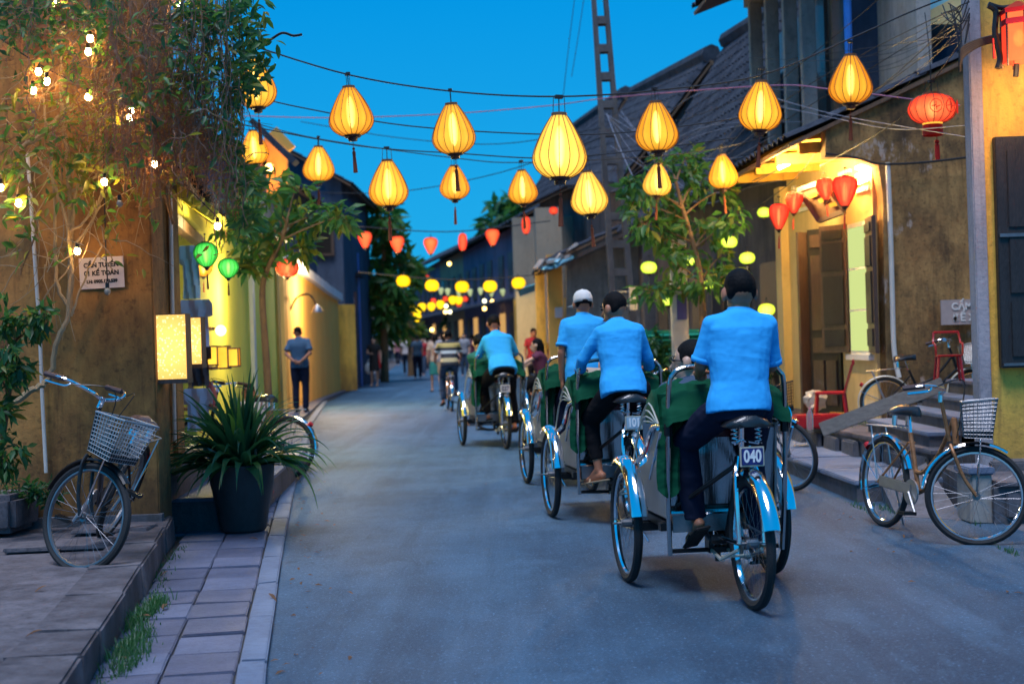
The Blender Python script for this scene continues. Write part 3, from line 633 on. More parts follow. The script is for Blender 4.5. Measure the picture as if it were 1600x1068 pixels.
for zz in (1.55, 2.0): MB().wallpoly([fp(wy0, zz, .03), fp(wy1, zz, .03), fp(wy1, zz+.02, .03), fp(wy0, zz+.02, .03)], (-.006, 0, 0)).build('glazing_bar', M['white'], wi)
fpan('sill', wy0-.1, wy1+.1, wz0-.1, wz0-.04, .06, .1, 'white')
def panel_leaf(name, P0, P1, z0, z1, m, parent, th=.04, nx=2, rows=((.06, .3), (.34, .42), (.46, .86), (.9, .97)), pm=None):
    """door or shutter leaf between two ground points with raised panels"""
    P0 = Vector(P0); P1 = Vector(P1); d = P1-P0; n = Vector((d.y, -d.x)).normalized()
    if n.x > 0 or (abs(n.x) < .1 and n.y > 0): n = -n
    o = to(MB().wallpoly([(P0.x, P0.y, z0), (P1.x, P1.y, z0), (P1.x, P1.y, z1), (P0.x, P0.y, z1)], (-n.x*th, -n.y*th, 0)).build(name, M[m], parent), parent)
    for (a, b) in rows:
        for k in range(nx):
            s0_ = .1+k*(.85/nx); s1_ = s0_+.85/nx-.07; A_ = P0+d*s0_; B_ = P0+d*s1_; za = z0+(z1-z0)*a; zb = z0+(z1-z0)*b
            MB().wallpoly([(A_.x+n.x*.003, A_.y+n.y*.003, za), (B_.x+n.x*.003, B_.y+n.y*.003, za), (B_.x+n.x*.003, B_.y+n.y*.003, zb), (A_.x+n.x*.003, A_.y+n.y*.003, zb)], (n.x*.016, n.y*.016, 0)).build('panel', M[pm or m], o, bevel=.004)  # contrasting panel tone stands in for the shade of the relief
    return o
sr = ((.05, .18), (.22, .6), (.64, .86), (.89, .96))
panel_leaf('shutter', (fdx(wy0)-.03, wy0-.02), (fdx(wy0)-.10+.02, wy0-.50), wz0-.02, wz1+.06, 'wood_dark', ha, nx=1, rows=sr, pm='wood_black')
panel_leaf('shutter', (fdx(wy1)-.05, wy1+.02), (fdx(wy1)-.28, wy1+.30), wz0-.02, wz1+.06, 'wood_dark', ha, nx=1, rows=sr, pm='wood_black')
panel_leaf('door', (fdx(dy0)-.03, dy0), (fdx(dy0)-.28, dy0+.42), dz0, dz1, 'wood_black', ha, nx=2, pm='wood_dark')
a0 = at(1246, 500, 16.6); b0 = at(1296, 500, 16.9)
panel_leaf('door', (a0.x, 16.55), (b0.x, 16.75), dz0, dz1-.02, 'wood_dark', ha, nx=2, pm='wood_black')
panel_leaf('door', (fdx(dy1)-.08, dy1+.05), (fdx(dy1)-.05, dy1+.42), dz0+.9, dz1-.1, 'wood_dark', ha, nx=1, pm='wood_black')
to(MB().wallpoly([fp(dy0, dz0, -.25), fp(dy1, dz0, -.25), fp(dy1, dz1, -.25), fp(dy0, dz1, -.25)], (.02, 0, 0)).build('dark_doorway', M['wood_black'], ha), ha)
fpan('door_sill', dy0-.1, dy1+.1, .34, .42, .12, .3, 'wall_orange')
for i, yy_ in enumerate((15.0, 15.6, 16.4, 17.2)):
    for j in range(4): fpan('vent_slat', yy_, yy_+.4, 2.82+j*.085, 2.86+j*.085, .03, .03, 'white')
fpan('corner_post', FYE-.02, FYE+.25, .34, 3.2, .1, .3, 'wall_cream')
# eave: dark tiles above, soffit and brackets coloured yellow to imitate lamplight on them
to(MB().wallpoly([fp(GY+.3, 3.36, .7), fp(FYE, 3.36, .85), fp(FYE, 3.42, -.1), fp(GY+.3, 3.42, -.1)], (0, 0, .05)).build('soffit', M['wall_yellow'], ha), ha)
for yy_ in (15.0, 15.9, 16.8, 17.7): to(MB().beam(fp(yy_, 3.27, .75), fp(yy_, 3.30, -.1), .09, .12).build('bracket', M['wall_yellow'], ha), ha)
slope_roof('r', fp(GY-.05, 3.32, .95), fp(FYE+.5, 3.22, 1.0), fp(GY-.05, 5.15, -3.2), fp(FYE+.5, 5.1, -3.2), ha, rows=9, cols=22)
tl = empty('fluorescent_lamp', tuple(at(1226, 258, 15.9)), label='lit fluorescent tube fixed under the right eave', cat='lamp')
ta = at(1216, 263, 15.9)-at(1226, 258, 15.9); tb = at(1238, 252, 15.9)-at(1226, 258, 15.9)
MB().tube([ta*1.0, tb*1.0], .022, 8).build('tube', M['tubelight'], tl, smooth=True); MB().beam(ta+Vector((0, 0, .04)), tb+Vector((0, 0, .04)), .05, .03).build('housing', M['white'], tl)
elb = tag(MB().ball((0, 0, 0), .055).build('bulb', M['bulb'], smooth=True, loc=at(1352, 268, 15.0)), 'bare bulb glowing under the right eave beside the vent slats', 'bulb')
for (px_, py_, Y_, e_, c_) in ((1230, 262, 15.6, 115, (1, .66, .22)), (1352, 262, 14.95+.4, 55, (1, .55, .14))):
    l_ = bpy.data.lights.new('eave_lamp_light', 'POINT'); l_.energy = e_; l_.color = c_; l_.shadow_soft_size = .08
    lo_ = bpy.data.objects.new('eave_lamp_light', l_); COL.objects.link(lo_); lo_.location = at(px_, py_, Y_)-Vector((.12, .1, .12))
# tilted signboard under the eave
sbd = empty('hanging_signboard', tuple(at(1283, 292, 15.6)), label='dark carved shop board hanging tilted among the red lanterns', cat='signboard')
q1 = [at(px, py, Y)-sbd.location for px, py, Y in ((1248, 297, 15.7), (1288, 283, 15.4), (1320, 330, 15.3), (1280, 345, 15.6))]
MB().sheet(q1, .03).build('board', M['wood_mid'], sbd)
for a_, b_ in ((0, 1), (1, 2), (2, 3), (3, 0)): MB().beam(q1[a_], q1[b_], .045, .05).build('frame_bar', M['wood_dark'], sbd)
M['gold'] = mat('gilt_letter', (.55, .32, .06), .4, .5)
for i in range(3):
    c_ = q1[0].lerp(q1[2], .28+.22*i); e1 = (q1[1]-q1[0])*.14; e2 = (q1[3]-q1[0])*.06
    MB().sheet((c_-e1-e2-Vector((0, .05, 0)), c_+e1-e2-Vector((0, .05, 0)), c_+e1+e2-Vector((0, .05, 0)), c_-e1+e2-Vector((0, .05, 0))), .006).build('gilt_character', M['gold'], sbd)
# white pipe on the gable, cable along it
pp = MB().tube(bez([tuple(at(1387, 254, 14.62)), tuple(at(1391, 350, 14.62)), tuple(at(1394, 450, 14.62)), tuple(at(1397, 545, 14.6)), tuple(at(1405, 590, 14.55))]), .026, 8)
pp.build('drain_pipe', M['pipe'], smooth=True, label='white plastic pipe running down the mouldy gable corner', cat='pipe')
MB().tube(bez([tuple(at(1290, 240, 14.6)), tuple(at(1340, 247, 14.6)), tuple(at(1375, 256, 14.6)), tuple(at(1440, 254, 14.6)), tuple(at(1510, 246, 14.6))]), .012, 6).build('wall_cable', M['wire'], smooth=True, label='black cable strung level across the mouldy gable', cat='cable')

def text(body, size, m, parent, loc, rot, bold=0, extr=.002, name='lettering', align='CENTER', sx=1.0):
    cu = bpy.data.curves.new(name, 'FONT'); cu.body = body; cu.size = size; cu.extrude = extr; cu.offset = bold; cu.align_x = align; cu.align_y = 'CENTER'
    t_ = bpy.data.objects.new('tmp', cu); COL.objects.link(t_); dg = bpy.context.evaluated_depsgraph_get()
    me = bpy.data.meshes.new_from_object(t_.evaluated_get(dg)); bpy.data.objects.remove(t_); me.materials.clear(); me.materials.append(m)
    return link(name, me, parent, loc, rot, (sx, 1, 1), kind='stuff')
VERT = (R(90), 0, 0)
M['ink'] = mat('black_ink', (.02, .02, .025), .7)
M['paper'] = mat('pale_paper', (.62, .55, .55), .8, var=.08)
M['signgrey'] = mat('faded_sign', (.40, .32, .30), .7, var=.15)
M['letterw'] = mat('white_lettering', (.72, .68, .64), .7)
s1 = empty('paper_notice', tuple(at(159, 426, 9.62)), label='white job notice in Vietnamese taped to the ochre wall', cat='notice')
s1.rotation_euler = (0, R(-1.5), 0)
MB().box((0, 0, 0), (.30, .006, .21)).build('sheet', M['paper'], s1)
for i, (t_, sz) in enumerate((('CẦN TUYỂN', .044), ('01 KẾ TOÁN', .044), ('LH: 0905.170.539', .031))):
    text(t_, sz, M['ink'], s1, (0, -.006, .052-i*.055), VERT, bold=.0017, sx=.94)
s2 = empty('no_parking_sign', tuple(at(1508, 487, 14.62)), label='small grey Vietnamese no-parking sign on the mouldy gable', cat='sign')
MB().box((0, 0, 0), (.50, .02, .255)).build('board', M['signgrey'], s2)
text('CẤM', .10, M['letterw'], s2, (-.035, -.014, .055), VERT, bold=.003); text('ĐỂ XE', .10, M['letterw'], s2, (.01, -.014, -.06), VERT, bold=.003)

# upper storey with balcony posts above the right eave
us = empty('upper_storey', (6, 17, 3.4), label='blue-grey upper storey with tall balcony posts above the right eave', cat='upper floor')
ux = lambda y: 3.62-.055*(y-15)
to(MB().wallpoly([(ux(19.2)+.75, 19.2, 3.3), (ux(15)+.75, 15, 3.3), (ux(15)+.75, 15, 6.6), (ux(19.2)+.75, 19.2, 6.6)], (.15, 0, 0)).build('back_wall', M['wall_grey'], us), us)
for yy_ in (19.1, 18.2, 17.3, 16.5):
    to(MB().box((ux(yy_), yy_, 4.6), (.16, .16, 2.5)).build('post', M['wall_grey'], us, bevel=.01), us)
    to(MB().box((ux(yy_)+.45, yy_+.3, 4.5), (.05, .55, 1.9)).build('shutter', M['wood_dark'], us), us)
to(MB().wallpoly([(ux(19.3)-.1, 19.3, 5.75), (ux(16.2)-.1, 16.2, 5.75), (ux(16.2)-.1, 16.2, 6.0), (ux(19.3)-.1, 19.3, 6.0)], (.35, 0, 0)).build('lintel', M['wall_grey'], us), us)
to(MB().wallpoly([(ux(19.3)-.1, 19.3, 3.45), (ux(16.2)-.1, 16.2, 3.45), (ux(16.2)-.1, 16.2, 3.62), (ux(19.3)-.1, 19.3, 3.62)], (.4, 0, 0)).build('floor_beam', M['wall_grey'], us), us)
slope_roof('r', (ux(19.8)-.7, 19.8, 5.85), (ux(15.5)-.7, 15.5, 5.85), (ux(19.8)+3, 19.8, 7.2), (ux(15.5)+3, 15.5, 7.2), us, rows=6, cols=16)
to(MB().b2(4.0, 9.5, 16.3, 16.5, 3.5, 7.5).build('side_wall', M['wall_blue'], us), us)
dpp = MB().tube([tuple(at(1322, -60, 15.9)), tuple(at(1327, 110, 15.9))], .045, 10).build('drain_pipe', M['bluep'], smooth=True, label='light blue drainpipe coming down from the upper storey', cat='pipe')
pa = [tuple(at(px, py, 15.6)) for px, py in ((1411, 38), (1510, 38), (1510, -60), (1411, -60))]
kbx = empty('upper_bay', tuple(at(1460, 0, 15.6)), label='small pale blue upper bay with ochre underside at top right', cat='bay')
M['palebl'] = mat('pale_blue_wall', (.22, .5, .6), .6)
to(MB().wallpoly([pa[0], pa[1], pa[2], pa[3]], (0, .6, 0)).build('box', M['palebl'], kbx), kbx)
to(MB().wallpoly([tuple(at(px, py, 15.57)) for px, py in ((1411, 38), (1503, 38), (1503, -10), (1480, 2))], (0, .02, 0)).build('ochre_patch', M['wall_cream'], kbx), kbx)

# House B: long dark stained wall with tiled roof
hbB = empty('dark_house', (5, 23, 0), label='long dark stained house with heavy tiled roof behind the right tree', cat='house')
bx = lambda y: fdx(y)+.06
to(MB().wallpoly([(bx(18.45), 18.45, .1), (bx(28), 28, .1), (bx(28), 28, 3.6), (bx(18.45), 18.45, 3.6)], (.25, 0, 0)).build('street_wall', M['wall_dark'], hbB), hbB)
RB0, RB1 = Vector((5.1, 18.3, 6.5)), at(1136, 76, 28.2)
to(MB().wallpoly([(bx(28), 28, .1), (6.6, 28, .1), (6.6, 28, 4), (RB1.x, 28, RB1.z-.1), (bx(28), 28, 3.6)], (0, -.25, 0)).build('gable_wall', M['wall_dark'], hbB), hbB)
slope_roof('r', (bx(18.4)-.6, 18.4, 3.38), (bx(28.4)-.6, 28.4, 3.38), tuple(RB0), tuple(RB1), hbB, rows=14, cols=40, th=.08)
slope_roof('r', (7.2, 18.4, 3.8), (7.0, 28.4, 3.8), tuple(RB0), tuple(RB1), hbB, rows=6, cols=20, th=.08)
to(MB().tube(bez([tuple(RB0+Vector((0, 0, .12))), tuple(RB0.lerp(RB1, .4)+Vector((0, 0, .02))), tuple(RB1+Vector((0, 0, .16)))]), .17, 8).build('ridge_cap', M['rooftile'], hbB, smooth=True), hbB)
for (nm_, pa_, Ya, pb_, Yb, eo, lab) in (('a', (1112, 92), 29.0, (992, 150), 40, 1.5, 'second dark house on the right, its roof stepping down behind the pylon'), ('b', (978, 150), 41, (888, 212), 50, 1.1, 'third dark house on the right, roof seen just left of the pylon')):
    ra, rb2 = at(*pa_, Ya), at(*pb_, Yb); h2 = empty('dark_house', (ra.x, (Ya+Yb)/2, 0), label=lab, cat='house')
    slope_roof('r', (ra.x-eo-.5, Ya, ra.z-2.5), (rb2.x-eo-.5, Yb, rb2.z-2.5), tuple(ra), tuple(rb2), h2, rows=10, cols=24, th=.09)
    slope_roof('r', (ra.x+2.2, Ya, ra.z-2.5), (rb2.x+2.2, Yb, rb2.z-2.5), tuple(ra), tuple(rb2), h2, rows=5, cols=12, th=.09)
    for (q_, yy_, s_) in ((ra, Ya+.3, .2), (rb2, Yb-.3, -.2)):
        to(MB().wallpoly([(q_.x-eo, yy_, 0), (q_.x+1.9, yy_, 0), (q_.x+1.9, yy_, q_.z-2.4), (q_.x, yy_, q_.z-.15), (q_.x-eo, yy_, q_.z-2.2)], (0, s_, 0)).build('gable_wall', M['wall_dark'], h2), h2)
    to(MB().wallpoly([(ra.x-eo, Ya+.5, 0), (rb2.x-eo, Yb-.5, 0), (rb2.x-eo, Yb-.5, rb2.z-2.4), (ra.x-eo, Ya+.5, ra.z-2.4)], (.2, 0, 0)).build('street_wall', M['wall_dark'], h2), h2)
    to(MB().tube([tuple(ra+Vector((0, 0, .1))), tuple(rb2+Vector((0, 0, .1)))], .2, 8).build('ridge_cap', M['rooftile'], h2, smooth=True), h2)
for i in range(6):
    y0 = 18.9+i*1.55; MBx = MB().wallpoly([(bx(y0)-.03, y0, .9 if i % 2 else .2), (bx(y0+.9)-.03, y0+.9, .9 if i % 2 else .2), (bx(y0+.9)-.03, y0+.9, 2.3), (bx(y0)-.03, y0, 2.3)], (.02, 0, 0))
    to(MBx.build('shutter', M['wood_black'], hbB), hbB)
gs = empty('green_shutter_door', tuple(at(1065, 560, 18.6)), label='closed teal-green louvred gate under the right tree', cat='gate')
M['teal'] = mat('teal_paint', (.0, .22, .15), .5, var=.15)
gw = .47; MB().b2(-gw, gw, .03, .05, -1.0, .38).build('backing', M['teal'], gs)
for i in range(22): MB().box((0, 0, -.95+i*.06), (2*gw-.06, .05, .012), (R(25), 0, 0)).build('slat', M['teal'], gs)
for x in (-gw, 0, gw): MB().b2(x-.03, x+.03, -.03, .03, -1.0, .40).build('stile', M['teal'], gs)

M['palebl'] = mat('pale_blue_wall', (.22, .5, .6), .6)
# House C with orange gateway and grey gable
hc = empty('grey_gable_house', (2.5, 33, 0), label='grey stained gable with a sagging tiled eave beyond the pylon', cat='house')
to(MB().wallpoly([tuple(at(885, 620, 30)), tuple(at(1075, 620, 30)), tuple(at(1075, 310, 30)), tuple(at(1005, 345, 30)), tuple(at(885, 392, 30))], (0, .3, 0)).build('gable_wall', M['wall_grey'], hc), hc)
e0 = at(846, 412, 29.4); e1 = at(1010, 338, 29.4)
slope_roof('r', (e0.x, 29.3, e0.z), (e0.x-.1, 35, e0.z), (e1.x+1.2, 29.3, e1.z+.55), (e1.x+1.2, 35, e1.z+.55), hc, rows=10, cols=22)
to(MB().beam((e0.x, 29.45, e0.z-.1), (e1.x+1, 29.45, e1.z+.33), .25, .22).build('verge', M['wood_dark'], hc), hc)
for i in range(9):
    q = e0.lerp(e1, i*.036); to(MB().box((q.x+rnd.uniform(-.06, .06), 29.15, q.z-.05+rnd.uniform(-.14, .12)), (.24, .2, .07), (rnd.uniform(-.5, .5), rnd.uniform(-.9, .2), rnd.uniform(-.6, .6)), jit=.03).build('broken_tile', M['palebl'] if i % 2 else M['wall_grey'], hc, bevel=.01), hc)
og = empty('orange_gateway', tuple(at(862, 600, 30.5)), label='glowing orange gate pier beside the grey gable', cat='gateway')
def colpx(x0, x1, yt, yb, Y, d, name, m, root):
    a_ = at(x0, yt, Y); b_ = at(x1, yb, Y); return to(MB().b2(a_.x, b_.x, Y, Y+d, 0, a_.z).build(name, M[m], root), root)
colpx(854, 884, 398, 600, 30.2, .5, 'pier', 'wall_orange', og)
np_ = to(MB().box(tuple(at(873, 488, 30.18)), (.16, .02, .22)).build('posted_notice', M['paper'], og), og)
yg = empty('yellow_gateway', tuple(at(845, 600, 33)), label='pale yellow arched gateway left of the orange pier', cat='gateway')
colpx(836, 856, 425, 600, 33, .5, 'pier', 'wall_yellow', yg); colpx(806, 838, 455, 470, 36, .4, 'lintel', 'wall_cream', yg)
M['wall_beige'] = stained('beige_plaster', (.30, .26, .20), (.36, .32, .25), (.14, .12, .10), sc=.6)
a_ = at(800, 340, 44); b_ = at(842, 480, 44)
bb = empty('beige_building', (1.2, 46, 0), label='tall beige building rising behind the yellow gateway', cat='building')
to(MB().b2(a_.x, 3.6, 44, 50, 0, a_.z).build('wall', M['wall_beige'], bb), bb); to(MB().b2(a_.x-.03, 3.4, 43.96, 44.0, 0, 2.6).build('painted_lamplight', M['wall_yellow'], bb), bb)  # yellow panel: lamplight at the foot of the wall put into the colour
c_ = at(836, 330, 41); to(MB().b2(c_.x, c_.x+.75, 41, 43, 0, c_.z+.1).build('tower', M['wall_beige'], bb), bb)
for i in range(3):
    o = to(MB().b2(a_.x+.15+i*.55, a_.x+.4+i*.55, 43.88, 43.95, .0, 2.1).build('doorway', M['wood_dark'], bb), bb)
tq = empty('street_tarpaulin', tuple(at(828, 455, 34)), label='small pale blue awning by the yellow gateway', cat='awning')
MB().sheet(((-.25, 0, -.1), (.2, 0, .05), (.25, -.5, .2), (-.3, -.5, .05)), .02).build('cloth', M['bluec'], tq)
MB().tube([(0, 0, 0), (0, .5, .2)], .02, 6).build('strut', M['steel_d'], tq)

# far row of two-storey houses closing the street
M['lit_warm'] = emis('lit_shopfront', (1.0, .55, .18), .40)
M['far_wall'] = stained('far_mauve_wall', (.22, .18, .25), (.34, .28, .36), (.07, .07, .11), sc=.5)
M['far_wall2'] = stained('far_cream_wall', (.5, .36, .2), (.55, .42, .25), (.2, .15, .12), sc=.5)
A = Vector((1.2, 52)); B = Vector((-8.0, 112)); tot = (B-A).length; dr = (B-A).normalized(); nn = Vector((-dr.y, dr.x))
if nn.x > 0: nn = -nn
for i in range(5):
    a_ = A+dr*tot*i/5; b_ = A+dr*(tot*(i+1)/5-.05); h = (6.0, 6.1, 6.2, 6.4, 6.6)[i]; h_b = (6.1, 6.2, 6.4, 6.6, 6.8)[i]
    hf = empty('far_house', ((a_.x+b_.x)/2, (a_.y+b_.y)/2, 0), label=('nearest dim mauve two-storey house closing the street', 'second dim two-storey house down the street end, mauve', 'third two-storey house along the street end, cream', 'fourth two-storey house along the street end, mauve', 'farthest two-storey house where the street vanishes')[i], cat='house')
    mm = M['far_wall2'] if i == 2 else M['far_wall']
    to(MB().prism([(a_.x, a_.y), (a_.x-nn.x*5, a_.y-nn.y*5), (b_.x-nn.x*5, b_.y-nn.y*5), (b_.x, b_.y)], 0, h).build('wall', mm, hf), hf)
    sgn = 1
    slope_roof('r', tuple(a_+nn*.6)+(h-.1,), tuple(b_+nn*.6)+(h_b-.1,), tuple(a_-nn*2.5)+(h+1.5,), tuple(b_-nn*2.5)+(h_b+1.5,), hf, rows=4, cols=12, th=.05)
    to(MB().wallpoly([tuple(a_-nn*2.5)+(h-.5,), tuple(b_-nn*2.5)+(h-.5,), tuple(b_-nn*2.5)+(h_b+1.45,), tuple(a_-nn*2.5)+(h+1.45,)], (.1, .1, 0)).build('rear_wall', M['rooftile'], hf), hf)
    for fl in range(2):
        for k in range(4):
            p0 = a_.lerp(b_, .08+.235*k); p1 = a_.lerp(b_, .20+.235*k); z0 = .3 if fl == 0 else 3.4; z1 = 2.5 if fl == 0 else 5.0
            lit_ = fl == 0 and (i*4+k) % 5 in (1, 3)
            w_ = to(MB().wallpoly([tuple(p0+nn*.05)+(z0,), tuple(p1+nn*.05)+(z0,), tuple(p1+nn*.05)+(z1,), tuple(p0+nn*.05)+(z1,)], (-nn.x*.04, -nn.y*.04, 0)).build('window', M['lit_warm'] if lit_ else M['wood_dark'], hf), hf)
        p0 = a_+nn*.5; to(MB().wallpoly([tuple(a_+nn*.9)+(2.85,), tuple(b_+nn*.9)+(2.85,), tuple(b_)+(3.1,), tuple(a_)+(3.1,)], (0, 0, .08)).build('awning', M['rooftile'], hf), hf) if fl else None
lfh = [(-10.5, -6.2, 52, 62, 5.6), (-13, -8.6, 64, 80, 5.9), (-15, -10, 83, 108, 6.2)]
for i, (x0, x1, y0, y1, h) in enumerate(lfh):
    house('far_house', ('dark left-hand house behind the big green tree', 'left-hand house farther down the street past the parasol', 'left-hand house at the very end of the street')[i], x0, x1, y0, y1, h, h+1.6, ('wall_blue', 'far_wall', 'far_wall2')[i], cols=12, rows=4, wins=[(x1+.03, y0+2+3*k, 1.6, 1.1, 1.7, 'x', 0) for k in range(3)])
MB().b2(-30, 30, 125, 126, 0, 6).build('far_hedge', mat('far_foliage', (.02, .04, .03), .9), kind='structure')

# concrete pylon with rectangular holes
py_ = empty('utility_pole', (at(984, 600, 24).x, 24, 0), label='tall leaning concrete utility pole pierced by rectangular holes', cat='utility pole')
ba = at(984, 610, 24); ta_ = at(930, -90, 24)
ba.z = 0; base = Vector((0, 0, 0)); top = Vector((ta_.x-ba.x, 0, ta_.z))
lean = top.copy()
def pz(t, off): 
    w = .175*(1-t)+.09*t; return lean*t+Vector((off*w, 0, 0))
for s in (-1, 1):
    b = MB()
    for k in range(8):
        t0, t1 = k/8, (k+1)/8
        hw0, hw1 = .055*(1-t0*.4), .055*(1-t1*.4); q0, q1 = pz(t0, s), pz(t1, s)
        b.wallpoly([q0+Vector((-hw0, -.12, 0)), q0+Vector((hw0, -.12, 0)), q1+Vector((hw1, -.12, 0)), q1+Vector((-hw1, -.12, 0))], (0, .24, 0))
    b.build('leg_post', M['wall_dark'], py_)
for k in range(17):
    t = .01+k/17.; c = lean*t; w = .175*(1-t)+.09*t
    MB().box(tuple(c), (2*w, .22, .13)).build('rung', M['wall_dark'], py_)
mtr = empty('meter_box', tuple(at(989, 466, 23.6)), label='pale grey meter box strapped to the utility pole', cat='box')
MB().box((0, 0, 0), (.13, .15, .40)).build('case', M['alu'], mtr, bevel=.01); MB().box((-.16, .1, .12), (.3, .03, .02)).build('strap', M['alu'], mtr); MB().box((-.16, .1, -.12), (.3, .03, .02)).build('strap', M['alu'], mtr)
ps = empty('slim_post', (at(1065, 600, 17.6).x, 17.6, 0), label='slim cream post standing behind the right tree', cat='post')
MB().b2(-.10, .10, -.1, .1, 0, at(1060, 375, 17.6).z).build('post', M['pipe'], ps, bevel=.01)
MB().box((.02, -.11, at(1066, 480, 17.5).z), (.12, .012, .3)).build('posted_bill', mat('purple_bill', (.12, .1, .3), .7), ps)
# ================================================================== LANTERNS
ORD = ['first', 'second', 'third', 'fourth', 'fifth', 'sixth', 'seventh', 'eighth', 'ninth', 'tenth']
TEAR = [(.27, 1.0), (.33, .97), (.46, .88), (.62, .76), (.80, .60), (.93, .46), (1.0, .34), (.985, .25), (.88, .15), (.70, .07), (.50, .02), (.36, 0)]
SPADE = [(.34, 1.0), (.62, .99), (.86, .93), (1.0, .80), (1.0, .68), (.90, .52), (.72, .35), (.52, .18), (.36, .06), (.26, 0)]
OVAL = [(.34, 1.0), (.62, .94), (.86, .80), (.98, .60), (1.0, .5), (.98, .40), (.86, .20), (.62, .06), (.34, 0)]
BULB = [(.3, 1.0), (.55, .97), (.82, .86), (.98, .68), (1.0, .55), (.93, .40), (.74, .22), (.50, .08), (.28, 0)]
LONG = [(.4, 1.0), (.75, .93), (.95, .75), (1.0, .5), (.92, .28), (.7, .1), (.4, 0)]
def make_lantern(prof, R_, H_, nrib, shm, tass=1, ribs=True, tm='tassel', glow=True, name='silk_lantern', seg=4, capm='lcap', drop=.12):
    """origin at the bottom of the shade; hangs from two wires"""
    t_ = empty(name, (0, 0, 0))
    MB().lathe([(r*R_, z*H_) for r, z in prof[::-1]], nrib*seg if ribs else 20, scallop=.045 if ribs else 0, ribs=nrib, caps=False).build('shade', M[shm], t_, smooth=True)
    if ribs:
        a_pts = [(r*R_*1.012+.001, 0, z*H_) for r, z in prof]
        rm = MB().tube(bez(a_pts, 2), R_*.016, 4).mesh('rib_mesh', M['rib'])
        for k in range(nrib): link('rib', rm, t_, rot=(0, 0, 2*math.pi*k/nrib))
    rt, rb = prof[0][0]*R_, prof[-1][0]*R_
    MB().lathe([(rt*.8, 0), (rt*1.08, 0), (rt*1.08, .022), (rt*.8, .022)], 16, (0, 0, H_-.006)).build('top_ring', M[capm], t_, smooth=True)
    MB().lathe([(.004, -.05), (rb*.55, -.045), (rb*.62, -.02), (rb*1.0, -.014), (rb*1.12, .0), (rb*1.12, .012), (.0, .014)], 16).build('bottom_cap', M['lcap_d'], t_, smooth=True)
    if glow: MB().ball((0, 0, H_*.5), (R_*.26, R_*.26, H_*.36), 12, 10).build('lamp', M['glow'], t_, smooth=True)  # emissive ellipsoid imitates the lamp's soft glow, its edges fading by facing
    MB().tube([(-rt*.9, 0, H_), (-rt*.8, 0, H_+drop)], .0025, 4).tube([(rt*.9, 0, H_), (rt*.8, 0, H_+drop)], .0025, 4).tube([(0, 0, H_), (0, 0, H_+drop)], .004, 4).build('hanging_wires', M['wire'], t_, kind='stuff')
    MB().box((0, 0, H_+drop), (.05, .03, .022)).build('clip', M['wire'], t_)
    if tass:
        ts = link('tassel', MB().tube([(0, 0, -.05), (.002, 0, -.10)], .0022, 4).ball((.002, 0, -.11), .012, 8, 6).lathe([(.004, -.0), (.015, -.02), (.013, -.05), (.019, -.19), (.0, -.19)], 8, (.002, 0, -.12)).mesh('tassel', M[tm], True), t_)
    return t_
def px_lantern(proto, px, pyb, pyt, Y, R0, H0, w, label, group, rz=None):
    """place so the shade's bottom and top fall at the given picture rows"""
    c = copy_tree(proto); b = at(px, pyb, Y); tz = at(px, pyt, Y)
    s = (tz.z-b.z)/H0; sx = (w/F*Y/2)/R0
    c.location = b; c.scale = (sx, sx, s); c.rotation_euler = (R(rnd.uniform(-4, 4)), R(rnd.uniform(-4, 4)), rnd.uniform(0, 6))
    return tag(c, label, 'lantern', group)
pr_t = make_lantern(TEAR, .175, .40, 16, 'sh_y')
pr_s = make_lantern(TEAR, .175, .40, 14, 'sh_y')
# (x, bottom row, top row, distance, width, label)
NEAR = [
 (403, 168, 93, 11.6, 62, 'yellow teardrop lantern partly behind the green vine, at the front string\'s left end'),
 (551, 212, 137, 11.6, 69, 'yellow teardrop lantern on the front string, second from the left'),
 (711, 240, 164, 11.6, 67, 'yellow teardrop lantern on the front string just left of the street middle'),
 (875, 278, 180, 10.9, 84, 'largest yellow teardrop lantern, hanging lowest in the middle of the front string'),
 (1028, 236, 161, 11.6, 67, 'yellow teardrop lantern on the front string directly above the small right tree'),
 (1187, 204, 129, 11.6, 67, 'yellow teardrop lantern on the front string in front of the dark right roof'),
 (1329, 162, 88, 11.6, 67, 'rightmost yellow lantern of the front string, under the light blue drainpipe'),
 (608, 322, 252, 13.2, 61, 'yellow teardrop lantern of the second string, below the small square-topped dark house'),
 (923, 335, 269, 13.2, 58, 'yellow teardrop lantern hanging in front of the utility pole, below right of the largest'),
 (399, 256, 205, 16.2, 44, 'small yellow teardrop lantern beside the orange niche, half behind the vine'),
 (498, 283, 230, 16.2, 49, 'small yellow teardrop lantern in front of the blue-grey gable'),
 (711, 311, 260, 16.2, 47, 'small yellow lantern hanging straight below the front one left of the street middle'),
 (818, 318, 267, 16.2, 46, 'small yellow teardrop lantern close to the far treetop in the sky middle'),
 (1026, 306, 257, 16.2, 45, 'small yellow teardrop lantern hanging among the leaves of the right tree'),
 (1131, 294, 243, 16.2, 46, 'small yellow teardrop lantern before the dark wall, below the rightmost strings'),
]
LANT = []
for (x, yb, yt, Y, w, lb) in NEAR:
    LANT.append(px_lantern(pr_t if Y < 14 else pr_s, x, yb, yt, Y, .175, .40, w, lb, 'yellow teardrop lanterns over the street'))
def kill(o):
    for ch in KIDS.pop(o.name, []): kill(ch)
    bpy.data.objects.remove(o)
kill(pr_t); kill(pr_s)
for i, c in enumerate(LANT):
    if i % 5 in (1, 3):
        for ch in KIDS[c.name]:
            if ch.name.startswith('shade'): ch.material_slots[0].link = 'OBJECT'; ch.material_slots[0].material = M['sh_y2' if i % 5 == 1 else 'sh_y3']

